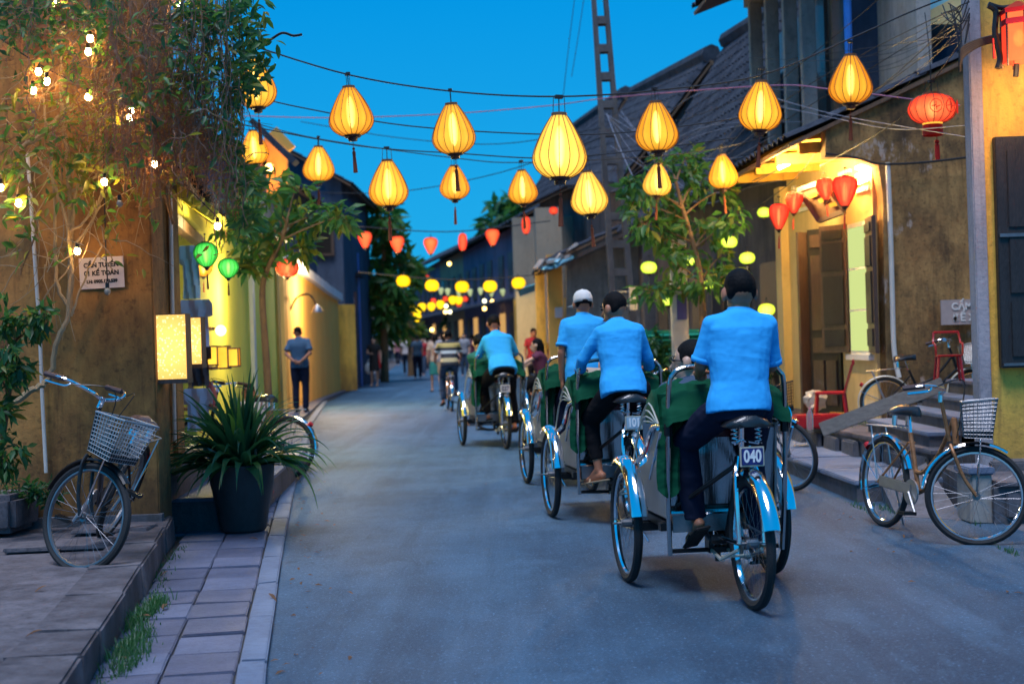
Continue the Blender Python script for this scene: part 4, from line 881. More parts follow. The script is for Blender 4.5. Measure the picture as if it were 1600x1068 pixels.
# green, red, orange ones at the shops
pg = make_lantern(BULB, .2, .34, 16, 'sh_g', tm='tassel', seg=3)
for (x, yb, yt, Y, w, lb) in ((323, 417, 379, 11.5, 38, 'bright green lantern hanging under the shop roof on the left'), (357, 434, 404, 11.8, 33, 'smaller green lantern right of the bright one, close to the tree leaves')):
    px_lantern(pg, x, yb, yt, Y, .2, .34, w, lb, 'green lanterns at the left shop')
kill(pg)
po = make_lantern(BULB, .2, .34, 16, 'sh_y', seg=3)
px_lantern(po, 318, 432, 405, 13.8, .2, .34, 30, 'dull olive lantern half hidden behind the bright green one', 'green lanterns at the left shop'); kill(po)
pr_ = make_lantern(SPADE, .2, .42, 14, 'sh_r', tm='tassel_r', seg=3, capm='lcap_d')
for (x, yb, yt, Y, w, lb) in ((1320, 323, 276, 14.8, 39, 'largest red lantern under the right eave, rightmost of four'), (1291, 313, 279, 15.3, 27, 'red lantern under the right eave just left of the largest one'),
                              (1240, 334, 301, 15.6, 28, 'small red lantern right of the lowest one by the cream corner post'), (1217, 359, 319, 15.2, 31, 'lowest of the four red lanterns under the right eave, leftmost')):
    px_lantern(pr_, x, yb, yt, Y, .2, .42, w, lb, 'red lanterns under the right eave')
kill(pr_)
pol = make_lantern(OVAL, .2, .26, 16, 'sh_o', tass=0, seg=3)
o = px_lantern(pol, 448, 432, 405, 17.5, .2, .26, 36, 'orange-red oval lantern among the leaves of the small left tree', None)
if 'group' in o: del o['group']
# round red festival lantern with printed medallion and fringe
big = px_lantern(pol, 1457, 193, 148, 12.2, .2, .26, 74, 'wide round red festival lantern with gold print, fringe and tassel', None); kill(pol)
br = Vector(big.location); big.rotation_euler = (0, 0, .2)
for nm in [c for c in KIDS[big.name] if c.name.startswith('bottom_cap')]: pass
fr = empty('tmp'); bpy.data.objects.remove(fr)
M['gold_p'] = emis('lit_gold_print', (1.0, .42, .05), .95)
b = MB().lathe([(.40*.2, -.0), (.42*.2, -.05), (.42*.2, -.11)], 24, caps=False); b.build('fringe', M['tassel_r'], big)
KIDS.setdefault(big.name, [])
MB().lathe([(.40*.2, .0), (.42*.2, .02)], 24, (0, 0, -.015), caps=True).build('gold_ring', M['gold_p'], big)
MB().tube([(.02, -.03, -.1), (.02, -.03, -.16)], .004, 5).ball((.02, -.03, -.17), .02).lathe([(.008, 0), (.02, -.02), (.022, -.15), (0, -.15)], 10, (.02, -.03, -.18)).build('long_tassel', M['tassel_r'], big, smooth=True)
M['print_r'] = emis('lit_dark_print', (.75, .03, .02), .55)
b = MB()
for a in (-1.9, -1.25, -.6):
    cx, cy = .2*math.cos(a), .2*math.sin(a)
    pts = [(cx*1.02+.05*math.cos(t)*-math.sin(a), cy*1.02+.05*math.cos(t)*math.cos(a), .13+.06*math.sin(t)) for t in [i*.7 for i in range(9)]]
    b.tube(pts, .004, 4, closed=True)
    for k in range(4): b.tube([(cx*1.03-.035*math.sin(a)*math.cos(k*1.6), cy*1.03+.035*math.cos(a)*math.cos(k*1.6), .13+.04*math.sin(k*1.6)), (cx*1.03, cy*1.03, .13+.01*k-.015)], .004, 4)
b.build('printed_medallion', M['print_r'], big, kind='stuff')

# pale yellow-green round lanterns on garden stakes along the dark wall
pq = make_lantern(OVAL, .2, .26, 16, 'sh_lg', tass=0, glow=False, seg=2)
for (x, y, w, Y, lb) in ((1014, 418, 26, 18.2, 'yellow-green round lantern left of the slim cream post'), (1077, 407, 22, 17.8, 'yellow-green round lantern behind the tree crown right of the cream post'), (1139, 378, 26, 17.4, 'yellow-green round lantern above the near rider, left and highest'),
                         (1168, 403, 25, 17.2, 'yellow-green round lantern just over the near rider\'s head'), (1194, 332, 22, 17.8, 'topmost yellow-green round lantern near the cream corner post'), (1198, 484, 27, 16.8, 'yellow-green round lantern right of the near rider\'s neck'),
                         (1044, 468, 26, 17.6, 'lowest yellow-green round lantern under the tree leaves'), (1106, 445, 18, 18.0, 'smallest yellow-green round lantern low in the tree')):
    c = px_lantern(pq, x, y+w*.36, y-w*.36, Y, .2, .26, w, lb, 'yellow-green round lanterns by the dark wall')
    if y > 370: MB().tube([(0, 0, -.03), (0, 0, -.75)], .008, 5).build('stake', M['steel_d'], c)
kill(pq)

# light boxes on the corner
lbx = emis('lightbox_paper', (1, .62, .18), 1.0)
def lightbox(px0, py0, px1, py1, Y, label):
    a = at(px0, py1, Y); b_ = at(px1, py0, Y); w = b_.x-a.x; h = b_.z-a.z
    t_ = empty('light_box', tuple(a), label=label, cat='lamp', group='paper light boxes on the house corner')
    # cut-paper pattern: warm panel, brighter pebble-shaped cut-outs standing just proud
    m = bpy.data.materials.new('pebbled_paper'); m.use_nodes = True; nt = m.node_tree; nt.nodes.clear(); L = nt.links
    tcn = _n(nt, 'ShaderNodeTexCoord'); vr = _n(nt, 'ShaderNodeTexVoronoi'); vr.inputs['Scale'].default_value = 48; L.new(tcn.outputs['Object'], vr.inputs[0])
    cr = _n(nt, 'ShaderNodeValToRGB'); L.new(vr.outputs['Distance'], cr.inputs[0])
    cr.color_ramp.elements[0].position = .26; cr.color_ramp.elements[0].color = (1, .80, .34, 1); cr.color_ramp.elements[1].position = .36; cr.color_ramp.elements[1].color = (.92, .50, .12, 1)
    # emission falls off from the middle, imitating a lamp inside the box
    ds = _n(nt, 'ShaderNodeVectorMath', operation='DISTANCE'); L.new(tcn.outputs['Object'], ds.inputs[0]); ds.inputs[1].default_value = (w*.5, 0, h*.5)
    mr = _n(nt, 'ShaderNodeMapRange'); L.new(ds.outputs['Value'], mr.inputs['Value']); mr.inputs['From Max'].default_value = h*.7; mr.inputs['To Min'].default_value = 1.5; mr.inputs['To Max'].default_value = .72
    e = _n(nt, 'ShaderNodeEmission'); L.new(cr.outputs[0], e.inputs[0]); L.new(mr.outputs[0], e.inputs[1])
    oo = _n(nt, 'ShaderNodeOutputMaterial'); L.new(e.outputs[0], oo.inputs[0])
    MB().b2(0, w, -.003, .003, 0, h).build('front_paper', m, t_); MB().b2(0, w, .147, .153, 0, h).build('back_paper', m, t_)
    MB().b2(-.004, .002, 0, .15, 0, h).build('side_panel', M['wood_mid'], t_); MB().b2(w-.002, w+.004, 0, .15, 0, h).build('side_panel', M['wood_mid'], t_)
    MB().b2(-.006, w+.006, -.008, .158, -.03, 0).build('base', M['wood_dark'], t_); MB().b2(-.004, w+.004, -.004, .154, h, h+.006).build('top', M['wood_mid'], t_)
    MB().b2(-.05, .0, .05, .1, h*.7, h*.7+.03).build('bracket', M['black'], t_)
    return t_
lightbox(236, 491, 289, 593, 9.72, 'larger pebble-patterned light box on the house corner, nearer one')
lightbox(288, 496, 313, 569, 10.5, 'narrower light box half behind the larger one')

# bulb string in the vine: bare warm bulbs
BULBS = [(60, 112, 9.35), (73, 127, 9.3), (52, 141, 9.2), (138, 152, 9.25), (141, 60, 9.4), (138, 81, 9.4), (205, 172, 9.35), (203, 184, 9.3), (242, 256, 9.25), (163, 284, 9.3), (29, 317, 9.25), (1, 293, 9.3), (121, 392, 9.45), (88, 5, 9.4), (281, 10, 9.4), (340, 353, 9.6), (187, 318, 9.2, 0), (168, 455, 9.25, 0)]
WHERE = ['left cluster, upper bulb', 'left cluster, right bulb', 'left cluster, lowest bulb', 'alone right of the left cluster', 'high up, upper of the close pair', 'high up, lower of the close pair', 'upper bulb of the pair right of the middle', 'lower bulb of the pair right of the middle', 'over the yellow-lit leaves near the wall corner', 'in front of the wall below the vine', 'far left above the shrub', 'cut by the left picture edge', 'among bare twigs above the paper notice', 'at the very top left', 'at the very top by the dry roots', 'over the shop roof, clear glass']
for i, q in enumerate(BULBS):
    lit = len(q) == 3; c = at(q[0], q[1], q[2]-.22)
    t_ = empty('string_bulb', tuple(c))
    MB().ball((0, 0, 0), (.021, .021, .026), 10, 8).build('globe', M['bulb'] if lit else mat('clear_bulb_%d' % i, (.5, .4, .3), .1, trans=.5), t_, smooth=True)
    MB().tube([(0, 0, .018), (0, 0, .055)], .013, 8).build('socket', M['black'], t_)
    if lit: tag(t_, 'lit warm string bulb in the vine: '+WHERE[i], 'bulb', 'string bulbs in the climbing vine')
    else: tag(t_, ('unlit bulb in a black socket under the dry roots', 'unlit bulb hanging on a long cord in front of the paper notice')[i-16], 'bulb', 'string bulbs in the climbing vine')
def cable(pts, r, m, label, name='cable', cat='cable', sm=6):
    return MB().tube(bez([tuple(at(*p)) for p in pts], sm), r, 5).build(name, M[m], smooth=True, label=label, cat=cat)
cable([(160, 120, 9.3), (162, 250, 9.28), (165, 380, 9.26), (168, 440, 9.25)], .0045, 'wire', 'thin black cord holding the unlit bulb over the paper notice', 'lamp_cord', 'cord')
cable([(0, 60, 9.4), (60, 100, 9.35), (140, 140, 9.3), (205, 165, 9.35), (245, 240, 9.3), (340, 340, 9.6)], .005, 'wire', 'black bulb string looping through the vine', 'bulb_string', 'cord')
MB().tube(bez([tuple(at(px, py, 9.6)) for px, py in ((43, 240), (54, 400), (62, 520), (66, 620), (72, 738))]), .013, 8).build('conduit_pipe', M['pipe'], smooth=True, label='thin white conduit running down the ochre wall at far left', cat='pipe')
MB().tube([tuple(at(266, 300, 10.86)), tuple(at(273, 690, 10.86))], .016, 8).build('conduit_pipe', M['pipe'], smooth=True, label='pale conduit on the dim pillar behind the light boxes', cat='pipe')

# far strings of small lanterns
def far_row(pts, prof, w, hfac, Y, m, labels, group, glow=False, tass=0):
    p = make_lantern(prof, .2, .2*2*hfac, 12, m, tass=tass, glow=glow, ribs=False, drop=.08)
    for (x, y), lb in zip(pts, labels):
        h = w*hfac; px_lantern(p, x, y+h/2, y-h/2, Y, .2, .4*hfac, w, lb, group)
    kill(p)
far_row([(571, 375), (622, 382), (673, 384), (770, 371)], SPADE, 22, 1.15, 30, 'sh_o', ['red lantern before the big green tree, left end of the far red string', 'red lantern at the edge of the big green tree', 'red lantern over the left end of the far rooftops', 'red lantern right of the middle of the far red string'], 'red lanterns of the far string')
far_row([(723, 378), (822, 352)], LONG, 14, 1.9, 30, 'sh_r', ['slim oval red lantern between two heart-shaped ones', 'slim oval red lantern hanging below the small yellow one near the treetop'], 'slim red lanterns of the far string')
far_row([(865, 329)], OVAL, 14, .8, 32, 'sh_r', ['tiny flat red lantern above the sagging eave'], 'flat red lantern')
far_row([(630, 439), (675, 446), (722, 448), (766, 447), (811, 442)], OVAL, 22, .8, 33, 'sh_yb', ['%s from the left of the five plump yellow lanterns in a row' % s for s in ORD[:5]], 'plump yellow lanterns in a row')
far_row([(631, 478), (644, 481), (660, 480), (674, 479), (688, 476), (652, 487), (652, 496), (707, 469), (717, 469)], BULB, 13.5, 1.0, 52, 'sh_yb', ['%s small distant yellow lantern, counted from the left in the low cluster' % s for s in ORD[:5]]+['distant yellow lantern under the low cluster', 'lowest distant yellow lantern under the cluster', 'left of two distant yellow lanterns near the red ones', 'right of two distant yellow lanterns near the red ones'], 'small distant yellow lanterns')
far_row([(689, 455), (700, 456), (717, 458), (735, 457), (751, 455), (768, 458), (786, 457)], SPADE, 9, 1.3, 42, 'sh_pale', ['%s pale unlit-looking lantern in the faint row under the yellow ones' % s for s in ORD[:7]], 'pale lanterns of the faint row')
far_row([(660, 431), (667, 434), (677, 470), (696, 467), (727, 467), (717, 475)], OVAL, 9, .9, 60, 'sh_r', ['pink-red lamp, left of a touching pair above the far crowd', 'pink-red lamp, right of a touching pair above the far crowd', 'tiny red lamp above the cluster, leftmost', 'tiny red lamp above the cluster, second', 'tiny red lamp above the cluster, third', 'lowest tiny red lamp right of the cluster'], 'tiny red lamps down the street')
FL = [(757, 470, 'w'), (769, 471, 'y'), (697, 478, 'w'), (703, 487, 'w'), (696, 487, 'y'), (757, 482, 'y'), (821, 484, 'w'), (829, 484, 'w'), (675, 515, 'y'), (702, 412, 'y')]
FLN = ['white-green', 'amber']
for i, (x, y, k) in enumerate(FL):
    tag(MB().ball((0, 0, 0), .065 if x > 815 else .085, 10, 8).build('far_lamp', M['bulb_far_w' if k == 'w' else 'bulb_far'], smooth=True, loc=at(x, y, 40 if x > 815 else 62)),
        ['small white lamp behind the far rider, left of two', 'amber lamp behind the far rider, right of two', 'small white lamp right of the yellow cluster', 'white lamp low right of the yellow cluster', 'amber lamp low right of the yellow cluster', 'amber lamp just over the far rider', 'left of twin white lamps by the yellow gateway', 'right of twin white lamps by the yellow gateway', 'single low amber lamp over the crowd', 'single window lamp on the far mauve houses'][i], 'lamp')

# strings and cables over the street
cable([(395, 72, 11.6), (549, 118, 11.6), (708, 143, 11.6), (871, 151, 11.3), (1028, 141, 11.6), (1187, 118, 11.6), (1330, 60, 11.6), (1420, 20, 11.6), (1510, -15, 11.2)], .007, 'wire', 'black front lantern string sagging across the whole street', 'lantern_string', 'string')
cable([(395, 150, 12.6), (470, 168, 12.6), (640, 197, 12.6), (855, 210, 12.6), (1000, 205, 12.6), (1187, 180, 12.6)], .006, 'wire', 'barbed-looking dark string just under the front lanterns', 'lantern_string', 'string')
cable([(380, 195, 13.2), (560, 228, 13.2), (720, 240, 13.2), (855, 247, 13.2), (1000, 235, 13.2), (1150, 215, 13.2)], .006, 'wire', 'second lantern string sagging behind the front one', 'lantern_string', 'string')
cable([(390, 190, 16.2), (498, 217, 16.2), (711, 247, 16.2), (818, 254, 16.2), (1026, 244, 16.2), (1131, 230, 16.2), (1215, 210, 16.2)], .006, 'wire', 'third lantern string holding the small yellow lanterns', 'lantern_string', 'string')
cable([(380, 181, 18), (520, 184, 18), (700, 178, 18), (860, 165, 18), (960, 152, 17), (1200, 134, 15), (1300, 140, 14), (1500, 165, 12.3)], .007, 'wire_p', 'thin pink line crossing the street above the second string', 'line', 'cable')
for i, (a, b, c_, s_) in enumerate((((540, 352, 30), (700, 362, 30), (860, 345, 30), 'line of the far red lanterns'), ((560, 425, 33), (720, 437, 33), (880, 425, 33), 'line of the five plump yellow lanterns'))):
    cable([a, b, c_], .012, 'wire', s_, 'lantern_string', 'string')
CW = ['steep cable from the pole top to the right roofs', 'cable curling down from the pole to the tree', 'pale loose cable looping over the dark wall', 'slack pale cable above the tree crown', 'low slack cable ending at the cream corner', 'cable from the pole to the upper balcony posts', 'upper cable fanning to the grey pier', 'second cable fanning to the grey pier', 'third cable fanning to the grey pier', 'fourth cable fanning to the grey pier', 'fifth cable fanning to the grey pier', 'lowest cable fanning to the grey pier', 'pale twin cable crossing the mouldy gable, upper', 'pale twin cable crossing the mouldy gable, lower', 'single cable dropping behind the round red lantern', 'cable from the left gable to the pole, high', 'cable from the left gable to the pole, low', 'thin cable rising out of the picture top left of the pole', 'faint second cable rising out of the picture']
CP = [[(948, 178, 23.8), (1010, 260, 22), (1100, 262, 20), (1200, 190, 17)], [(948, 178, 23.8), (968, 230, 22), (1000, 300, 20)], [(950, 182, 23.8), (1010, 235, 21), (1080, 262, 19), (1160, 190, 17)], [(1020, 310, 19), (1080, 296, 18), (1130, 240, 17), (1180, 180, 16)],
      [(1030, 330, 18), (1120, 350, 17), (1230, 290, 16), (1290, 215, 15)], [(950, 175, 23.8), (1050, 190, 20), (1215, 130, 17)],
      [(1160, 205, 17), (1260, 135, 15), (1380, 68, 13), (1510, 5, 10.9)], [(1170, 222, 17), (1290, 150, 15), (1420, 70, 13), (1512, 10, 10.9)], [(1150, 250, 17), (1300, 185, 15), (1440, 90, 12.5), (1512, 20, 10.9)], [(1190, 240, 17), (1340, 160, 14), (1450, 70, 12), (1514, -5, 10.9)], [(1165, 170, 17), (1300, 60, 14.5), (1360, 10, 13), (1400, -25, 12.5)], [(1280, 260, 15), (1400, 190, 13), (1470, 110, 12), (1516, 40, 10.9)],
      [(1205, 152, 15.5), (1300, 178, 14.4), (1400, 196, 13), (1510, 214, 10.9)], [(1210, 165, 15.5), (1310, 186, 14.4), (1400, 202, 13), (1510, 196, 10.9)], [(1445, 20, 12.4), (1452, 80, 12.2), (1455, 148, 12.2)],
      [(470, 190, 27), (620, 215, 26), (780, 225, 25), (940, 200, 23.8)], [(500, 300, 27), (620, 300, 26), (780, 270, 25), (940, 215, 23.8)], [(900, -20, 30), (890, 60, 30), (880, 150, 30)], [(915, -20, 32), (903, 60, 32), (893, 120, 32)]]
for i, (p, lb) in enumerate(zip(CP, CW)): cable(p, .0045 if p[-1][2] < 20 else .008, 'wire_g' if i in (0, 1, 2, 3, 12, 13) else 'wire', lb, 'power_cable')
b = MB(); _r2 = random.Random(5)
for k in range(8):
    x0, y0 = _r2.uniform(1150, 1300), _r2.uniform(90, 250); b.tube(bez([tuple(at(x0, y0, 17)), tuple(at((x0+1512)/2, (y0+20)/2+_r2.uniform(10, 40), 14)), tuple(at(1512+_r2.uniform(-4, 4), _r2.uniform(-10, 60), 10.6))]), .0028, 4)
b.build('cable_fan', M['wire'], smooth=True, label='fan of thin black cables spreading left from the grey pier', cat='cable', kind='stuff')
b = MB()
for k in range(9):
    y0 = _r2.uniform(130, 300); b.tube(bez([tuple(at(945+_r2.uniform(0, 30), _r2.uniform(170, 330), 23.6)), tuple(at(1080, y0+_r2.uniform(10, 50), 20)), tuple(at(1210+_r2.uniform(0, 60), y0, 16.5))]), .005, 4)
b.build('cable_fan', M['wire_g'], smooth=True, label='loose web of grey cables between the pylon and the right roofs', cat='cable', kind='stuff')
# tangled coil at the pier head
b = MB()
for k in range(9):
    a_ = rnd.uniform(0, 3); b.tube(bez([tuple(at(1480+rnd.uniform(-10, 10), 10+rnd.uniform(-8, 12), 10.6)), tuple(at(1490+rnd.uniform(-6, 10), 30+rnd.uniform(-20, 20), 10.4)), tuple(at(1503+rnd.uniform(-3, 3), 55+rnd.uniform(-50, 40), 10.3)), tuple(at(1515, rnd.uniform(-20, 60), 10.3))]), .005, 5)
b.build('cable_tangle', M['wire'], smooth=True, label='tangle of thin black cables at the head of the grey pier', cat='cable', kind='stuff')
cable([(395, 62, 9.4), (415, 66, 9.4), (440, 52, 9.4), (458, 56, 9.4), (472, 54, 9.4)], .009, 'wire', 'curled black cable end poking out of the vine into the sky', 'cable_end')

# shop lamps cluster and hanging shirts
for i, (x, y0, y1, w, m, lb) in enumerate(((332, 541, 570, 26, 'sh_o', 'leftmost small square amber lamp of the shop cluster'), (350, 541, 575, 22, 'sh_y', 'middle square amber lamp of the shop cluster'), (366, 544, 572, 20, 'sh_y', 'rightmost square amber lamp of the shop cluster'))):
    a = at(x, y1, 14); h = at(x, y0, 14).z-a.z; w_ = w/F*14
    t_ = empty('table_lamp', tuple(a), label=lb, cat='lamp', group='square amber lamps in the shop')
    MB().box((0, 0, h/2), (w_*.8, w_*.8, h)).build('shade', M['sh_y'], t_)
    for sx in (-1, 1):
        for sy in (-1, 1): MB().beam((sx*w_*.4, sy*w_*.4, 0), (sx*w_*.4, sy*w_*.4, h), .012, .012).build('corner_bar', M['wood_mid'], t_)
    for zz in (0, h): MB().b2(-w_*.45, w_*.45, -w_*.45, w_*.45, zz-.008, zz+.008).build('rim', M['wood_mid'], t_)
o = MB().ball((0, 0, 0), .055).build('globe_lamp', M['bulb_far'], smooth=True, loc=at(345, 516, 14)); tag(o, 'round golden globe lamp above the square shop lamps', 'lamp')
for (x, y, Y, e_) in ((345, 430, 13.4, 22), (400, 460, 17.5, 70), (340, 350, 13.5, 10)):
    l_ = bpy.data.lights.new('shop_lamp_light', 'POINT'); l_.energy = e_; l_.color = (1, .82, .36); l_.shadow_soft_size = .12
    lo_ = bpy.data.objects.new('shop_lamp_light', l_); COL.objects.link(lo_); lo_.location = at(x, y, Y)
l_ = bpy.data.lights.new('wall_lamp_light', 'POINT'); l_.energy = 330; l_.color = (1, .74, .36); l_.shadow_soft_size = .1
lo_ = bpy.data.objects.new('wall_lamp_light', l_); COL.objects.link(lo_); lo_.location = (-3.7, 30.5, 2.6)
for (x, y, Y, w, h, c, lb) in ((298, 425, 12.3, .14, .46, (.45, .62, .7), 'pale blue printed shirt hanging at the shop pillar, upper'), (306, 505, 12.0, .20, .40, (.6, .55, .72), 'lilac-white shirt with a black figure hanging below the first'), (312, 570, 12.1, .14, .36, (.06, .05, .06), 'dark cloth bag hanging under the shirts'), (309, 640, 12.0, .18, .36, (.6, .6, .72), 'white cloth hanging behind the narrower light box')):
    c0_ = at(x, y, Y); m_ = mat('cloth_'+lb[:5], c, .85, var=.12, bump=.3, bs=20)
    vs = []; fs = []; nx, nz = 10, 8
    for j in range(nz+1):
        for i in range(nx+1):
            u = i/nx-.5; v = j/nz; ww = w*(1.0 if v < .72 else 1.45)
            vs.append((u*ww, .02*math.sin(u*14+j*.6), (v-.5)*h-(.04 if v >= .75 and abs(u) > .4 else 0)))
    for j in range(nz):
        for i in range(nx): a_ = j*(nx+1)+i; fs.append((a_, a_+1, a_+nx+2, a_+nx+1))
    n0 = len(vs); vs += [(x_, y_+.02, z_) for x_, y_, z_ in vs]; fs += [tuple(n0+i for i in f[::-1]) for f in fs]
    t_ = MB().add(vs, fs).build('hanging_shirt' if 'shirt' in lb else 'hanging_cloth', m_, smooth=True, loc=c0_, label=lb, cat='shirt' if 'shirt' in lb else 'cloth')
# ================================================================== BICYCLES AND CYCLOS
def wheel(parent, c, r, width=.040, steer=None, rim='chrome', nsp=32, name='wheel', spoke_m='spoke'):
    """wheel in the local YZ plane, axle along X, centred at c; > tyre, rim, spokes, hub"""
    key = (round(r, 3), width, rim, nsp)
    if key not in WH:
        n = 44
        ty = MB().tube([(0, r*math.cos(2*math.pi*i/n)-(0), r*math.sin(2*math.pi*i/n)) for i in range(n)] if 0 else [(0, (r-width/2)*math.cos(2*math.pi*i/n), (r-width/2)*math.sin(2*math.pi*i/n)) for i in range(n)], width/2, 8, closed=True).mesh('tyre', M['rubber'], True)
        rr = r-width-.004
        vs = []; fs = []; prof = [(-.012, .006), (-.012, -.004), (0, -.009), (.012, -.004), (.012, .006), (0, .001)]
        for i in range(n):
            a = 2*math.pi*i/n
            for px, pr in prof: vs.append((px, (rr+pr)*math.cos(a), (rr+pr)*math.sin(a)))
        for i in range(n):
            j = (i+1) % n
            for k in range(6): fs.append((i*6+k, j*6+k, j*6+(k+1) % 6, i*6+(k+1) % 6))
        rm = MB().add(vs, fs).mesh('rim', M[rim], True)
        sp = MB()
        for i in range(nsp):
            a = 2*math.pi*i/nsp; s = 1 if i % 2 else -1; a2 = a+(.9 if (i//2) % 2 else -.9)
            sp.tube([(s*.028, .022*math.cos(a2), .022*math.sin(a2)), (0, rr*math.cos(a), rr*math.sin(a))], .00095, 3, caps=False)
        sm_ = sp.mesh('spokes', M[spoke_m])
        hb_ = MB().tube([(-.05, 0, 0), (-.03, 0, 0), (-.03, 0, 0), (.03, 0, 0), (.03, 0, 0), (.05, 0, 0)], [.008, .008, .024, .024, .008, .008], 10).tube([(-.075, 0, 0), (.075, 0, 0)], .006, 6).mesh('hub', M['steel_d'], True)
        WH[key] = (ty, rm, sm_, hb_)
    ty, rm, sm_, hb_ = WH[key]
    w_ = link(name, rm, parent, c, (0, 0, steer or 0)); w_.name = name
    link('tyre', ty, w_); link('spokes', sm_, w_, kind='stuff'); link('hub', hb_, w_)
    return w_
WH = {}
def fender(c, r, a0, a1, w=.05, steer=0, n=18, drop=.012):
    vs = []; fs = []; pr_ = [(-1, -.5), (-.75, .35), (0, .7), (.75, .35), (1, -.5)]
    for i in range(n+1):
        a = a0+(a1-a0)*i/n
        for (px, pz) in pr_: vs.append((px*w/2, (r+pz*drop)*math.cos(a), (r+pz*drop)*math.sin(a)))
    for i in range(n):
        for k in range(4): fs.append((i*5+k, i*5+k+1, (i+1)*5+k+1, (i+1)*5+k))
    m = len(vs); vs += [(x, y*(1-.003/r), z*(1-.003/r)) for x, y, z in vs]; fs += [tuple(m+q for q in f[::-1]) for f in fs]
    Mx = Matrix.Translation(Vector(c)) @ Matrix.Rotation(steer, 4, 'Z')
    return MB().add(vs, fs, Mx)
def make_bike(label, rear, front, lean=0, steer=0, frame='black', basket='steel_d', fend='chrome', saddle='saddle', rack=True, r=.31, group=None, curved=False, rim='chrome', basket_on=True, pitch=0, junk=True):
    rear = Vector(rear); front = Vector(front); h = front-rear; rz = math.atan2(-h.x, h.y); L = 1.03
    root = empty('bicycle', rear, label=label, cat='bicycle', group=group); root.rotation_euler = Euler((pitch, lean, rz), 'YXZ') if 0 else (Matrix.Rotation(rz, 3, 'Z') @ Matrix.Rotation(lean, 3, 'Y') @ Matrix.Rotation(pitch, 3, 'X')).to_euler()
    wheel(root, (0, 0, r), r, rim=rim)
    S = Matrix.Translation((0, L-.09, 0)) @ Matrix.Rotation(steer, 4, 'Z') @ Matrix.Translation((0, -(L-.09), 0))
    T = lambda *p: S @ Vector(p)
    fa_ = T(0, L, r); wf = wheel(root, fa_, r, steer=steer, rim=rim)
    BB = (0, .44, .28); ST = (0, .31, .66); HT = (0, .83, .78); HB = (0, .865, .62)
    fr = MB()
    if curved: fr.tube(bez([HB, (0, .72, .46), (0, .56, .33), BB]), .018, 8); fr.tube(bez([HT, (0, .68, .56), (0, .50, .42), (0, .40, .41)]), .014, 8)
    else: fr.tube([HB, BB], .017, 8); fr.tube(bez([HT, (0, .6, .55), (0, .36, .47)]), .014, 8)
    fr.tube([BB, ST], .016, 8).tube([HT, HB], .02, 8)
    for s in (-1, 1): fr.tube([(s*.03, .42, .28), (s*.055, 0, r)], .009, 6).tube([(s*.02, .33, .60), (s*.055, 0, r)], .008, 6)
    fr.build('frame', M[frame], root, smooth=True)
    fk = MB()
    for s in (-1, 1): fk.tube([T(*p) for p in bez([(s*.01, .865, .62), (s*.045, .89, .56), (s*.05, .95, .42), (s*.05, L, r)], 5)], .011, 7)
    fk.tube([T(0, .86, .64), T(0, .80, .90)], .013, 8)
    fk.build('fork', M[frame], root, smooth=True)
    MB().tube([ST, (0, .285, .78)], .012, 8).build('seat_post', M['chrome'], root, smooth=True)
    sd = MB(); vs = []; nsec = 8
    secs = [(.02, .085, .0), (.05, .10, .012), (.10, .098, .014), (.16, .07, .012), (.22, .035, .01), (.28, .022, .004)]
    for (yy_, w_, zz) in secs:
        for k in range(nsec):
            a = 2*math.pi*k/nsec; vs.append((w_*math.cos(a), yy_+.13, .80+zz+.032*math.sin(a)-(.02*abs(math.cos(a)))))
    fs = [tuple(range(nsec))[::-1], tuple(range(len(vs)-nsec, len(vs)))]
    for i in range(len(secs)-1):
        for k in range(nsec): fs.append((i*nsec+k, i*nsec+(k+1) % nsec, (i+1)*nsec+(k+1) % nsec, (i+1)*nsec+k))
    sd.add(vs, fs).build('saddle', M[saddle], root, smooth=True, angle=80)
    MB().tube([(-.05, .19, .77), (-.05, .19, .70)], .018, 8).tube([(.05, .19, .77), (.05, .19, .70)], .018, 8).tube([(-.05, .19, .705), (0, .29, .70), (.05, .19, .705)], .006, 5).build('saddle_springs', M['chrome'], root, smooth=True)
    hbm = [T(*p) for p in bez([(-.245, .60, .96), (-.23, .72, .98), (-.11, .82, .96), (0, .80, .93), (.11, .82, .96), (.23, .72, .98), (.245, .60, .96)], 5)]
    hd = MB().tube(hbm, .010, 8).tube([T(0, .80, .88), T(0, .80, .945)], .016, 8).build('handlebar', M['chrome'], root, smooth=True)
    for s in (-1, 1):
        MB().tube([T(s*.234, .70, .978), T(s*.248, .57, .956)], .016, 8).build('grip', M['grip'], hd, smooth=True)
        MB().tube([T(*p) for p in bez([(s*.215, .74, .97), (s*.235, .72, .945), (s*.258, .60, .925)], 4)], .006, 5).build('brake_lever', M['chrome'], hd, smooth=True)
        MB().tube([T(*p) for p in bez([(s*.22, .76, .97), (s*.08, .93, 1.02), (s*.01, .92, .80), (0, .90, .66)], 5)], .003, 4).build('brake_cable', M['black'], hd, smooth=True)
    fender((0, 0, r), r+.018, R(20), R(195), .052).build('fender', M[fend], root, smooth=True)
    fender(tuple(fa_), r+.018, R(58), R(175), .052, steer).build('fender', M[fend], root, smooth=True)
    for a_ in (R(195), R(150)):
        b = MB()
        for s in (-1, 1): b.tube([(s*.05, 0, r), (s*.024, (r+.018)*math.cos(a_), r+(r+.018)*math.sin(a_))], .003, 4)
        b.build('fender_stay', M['chrome'], root)
    if rack:
        b = MB()
        for s in (-1, -.33, .33, 1): b.tube([(s*.055, -.18, .69), (s*.055, .22, .69)], .005, 5)
        for yy_ in (-.18, 0, .2): b.tube([(-.055, yy_, .69), (.055, yy_, .69)], .005, 5)
        for s in (-1, 1): b.tube([(s*.055, -.12, .69), (s*.06, 0, r+.01)], .005, 5)
        b.build('rack', M['alu'], root, kind='stuff')
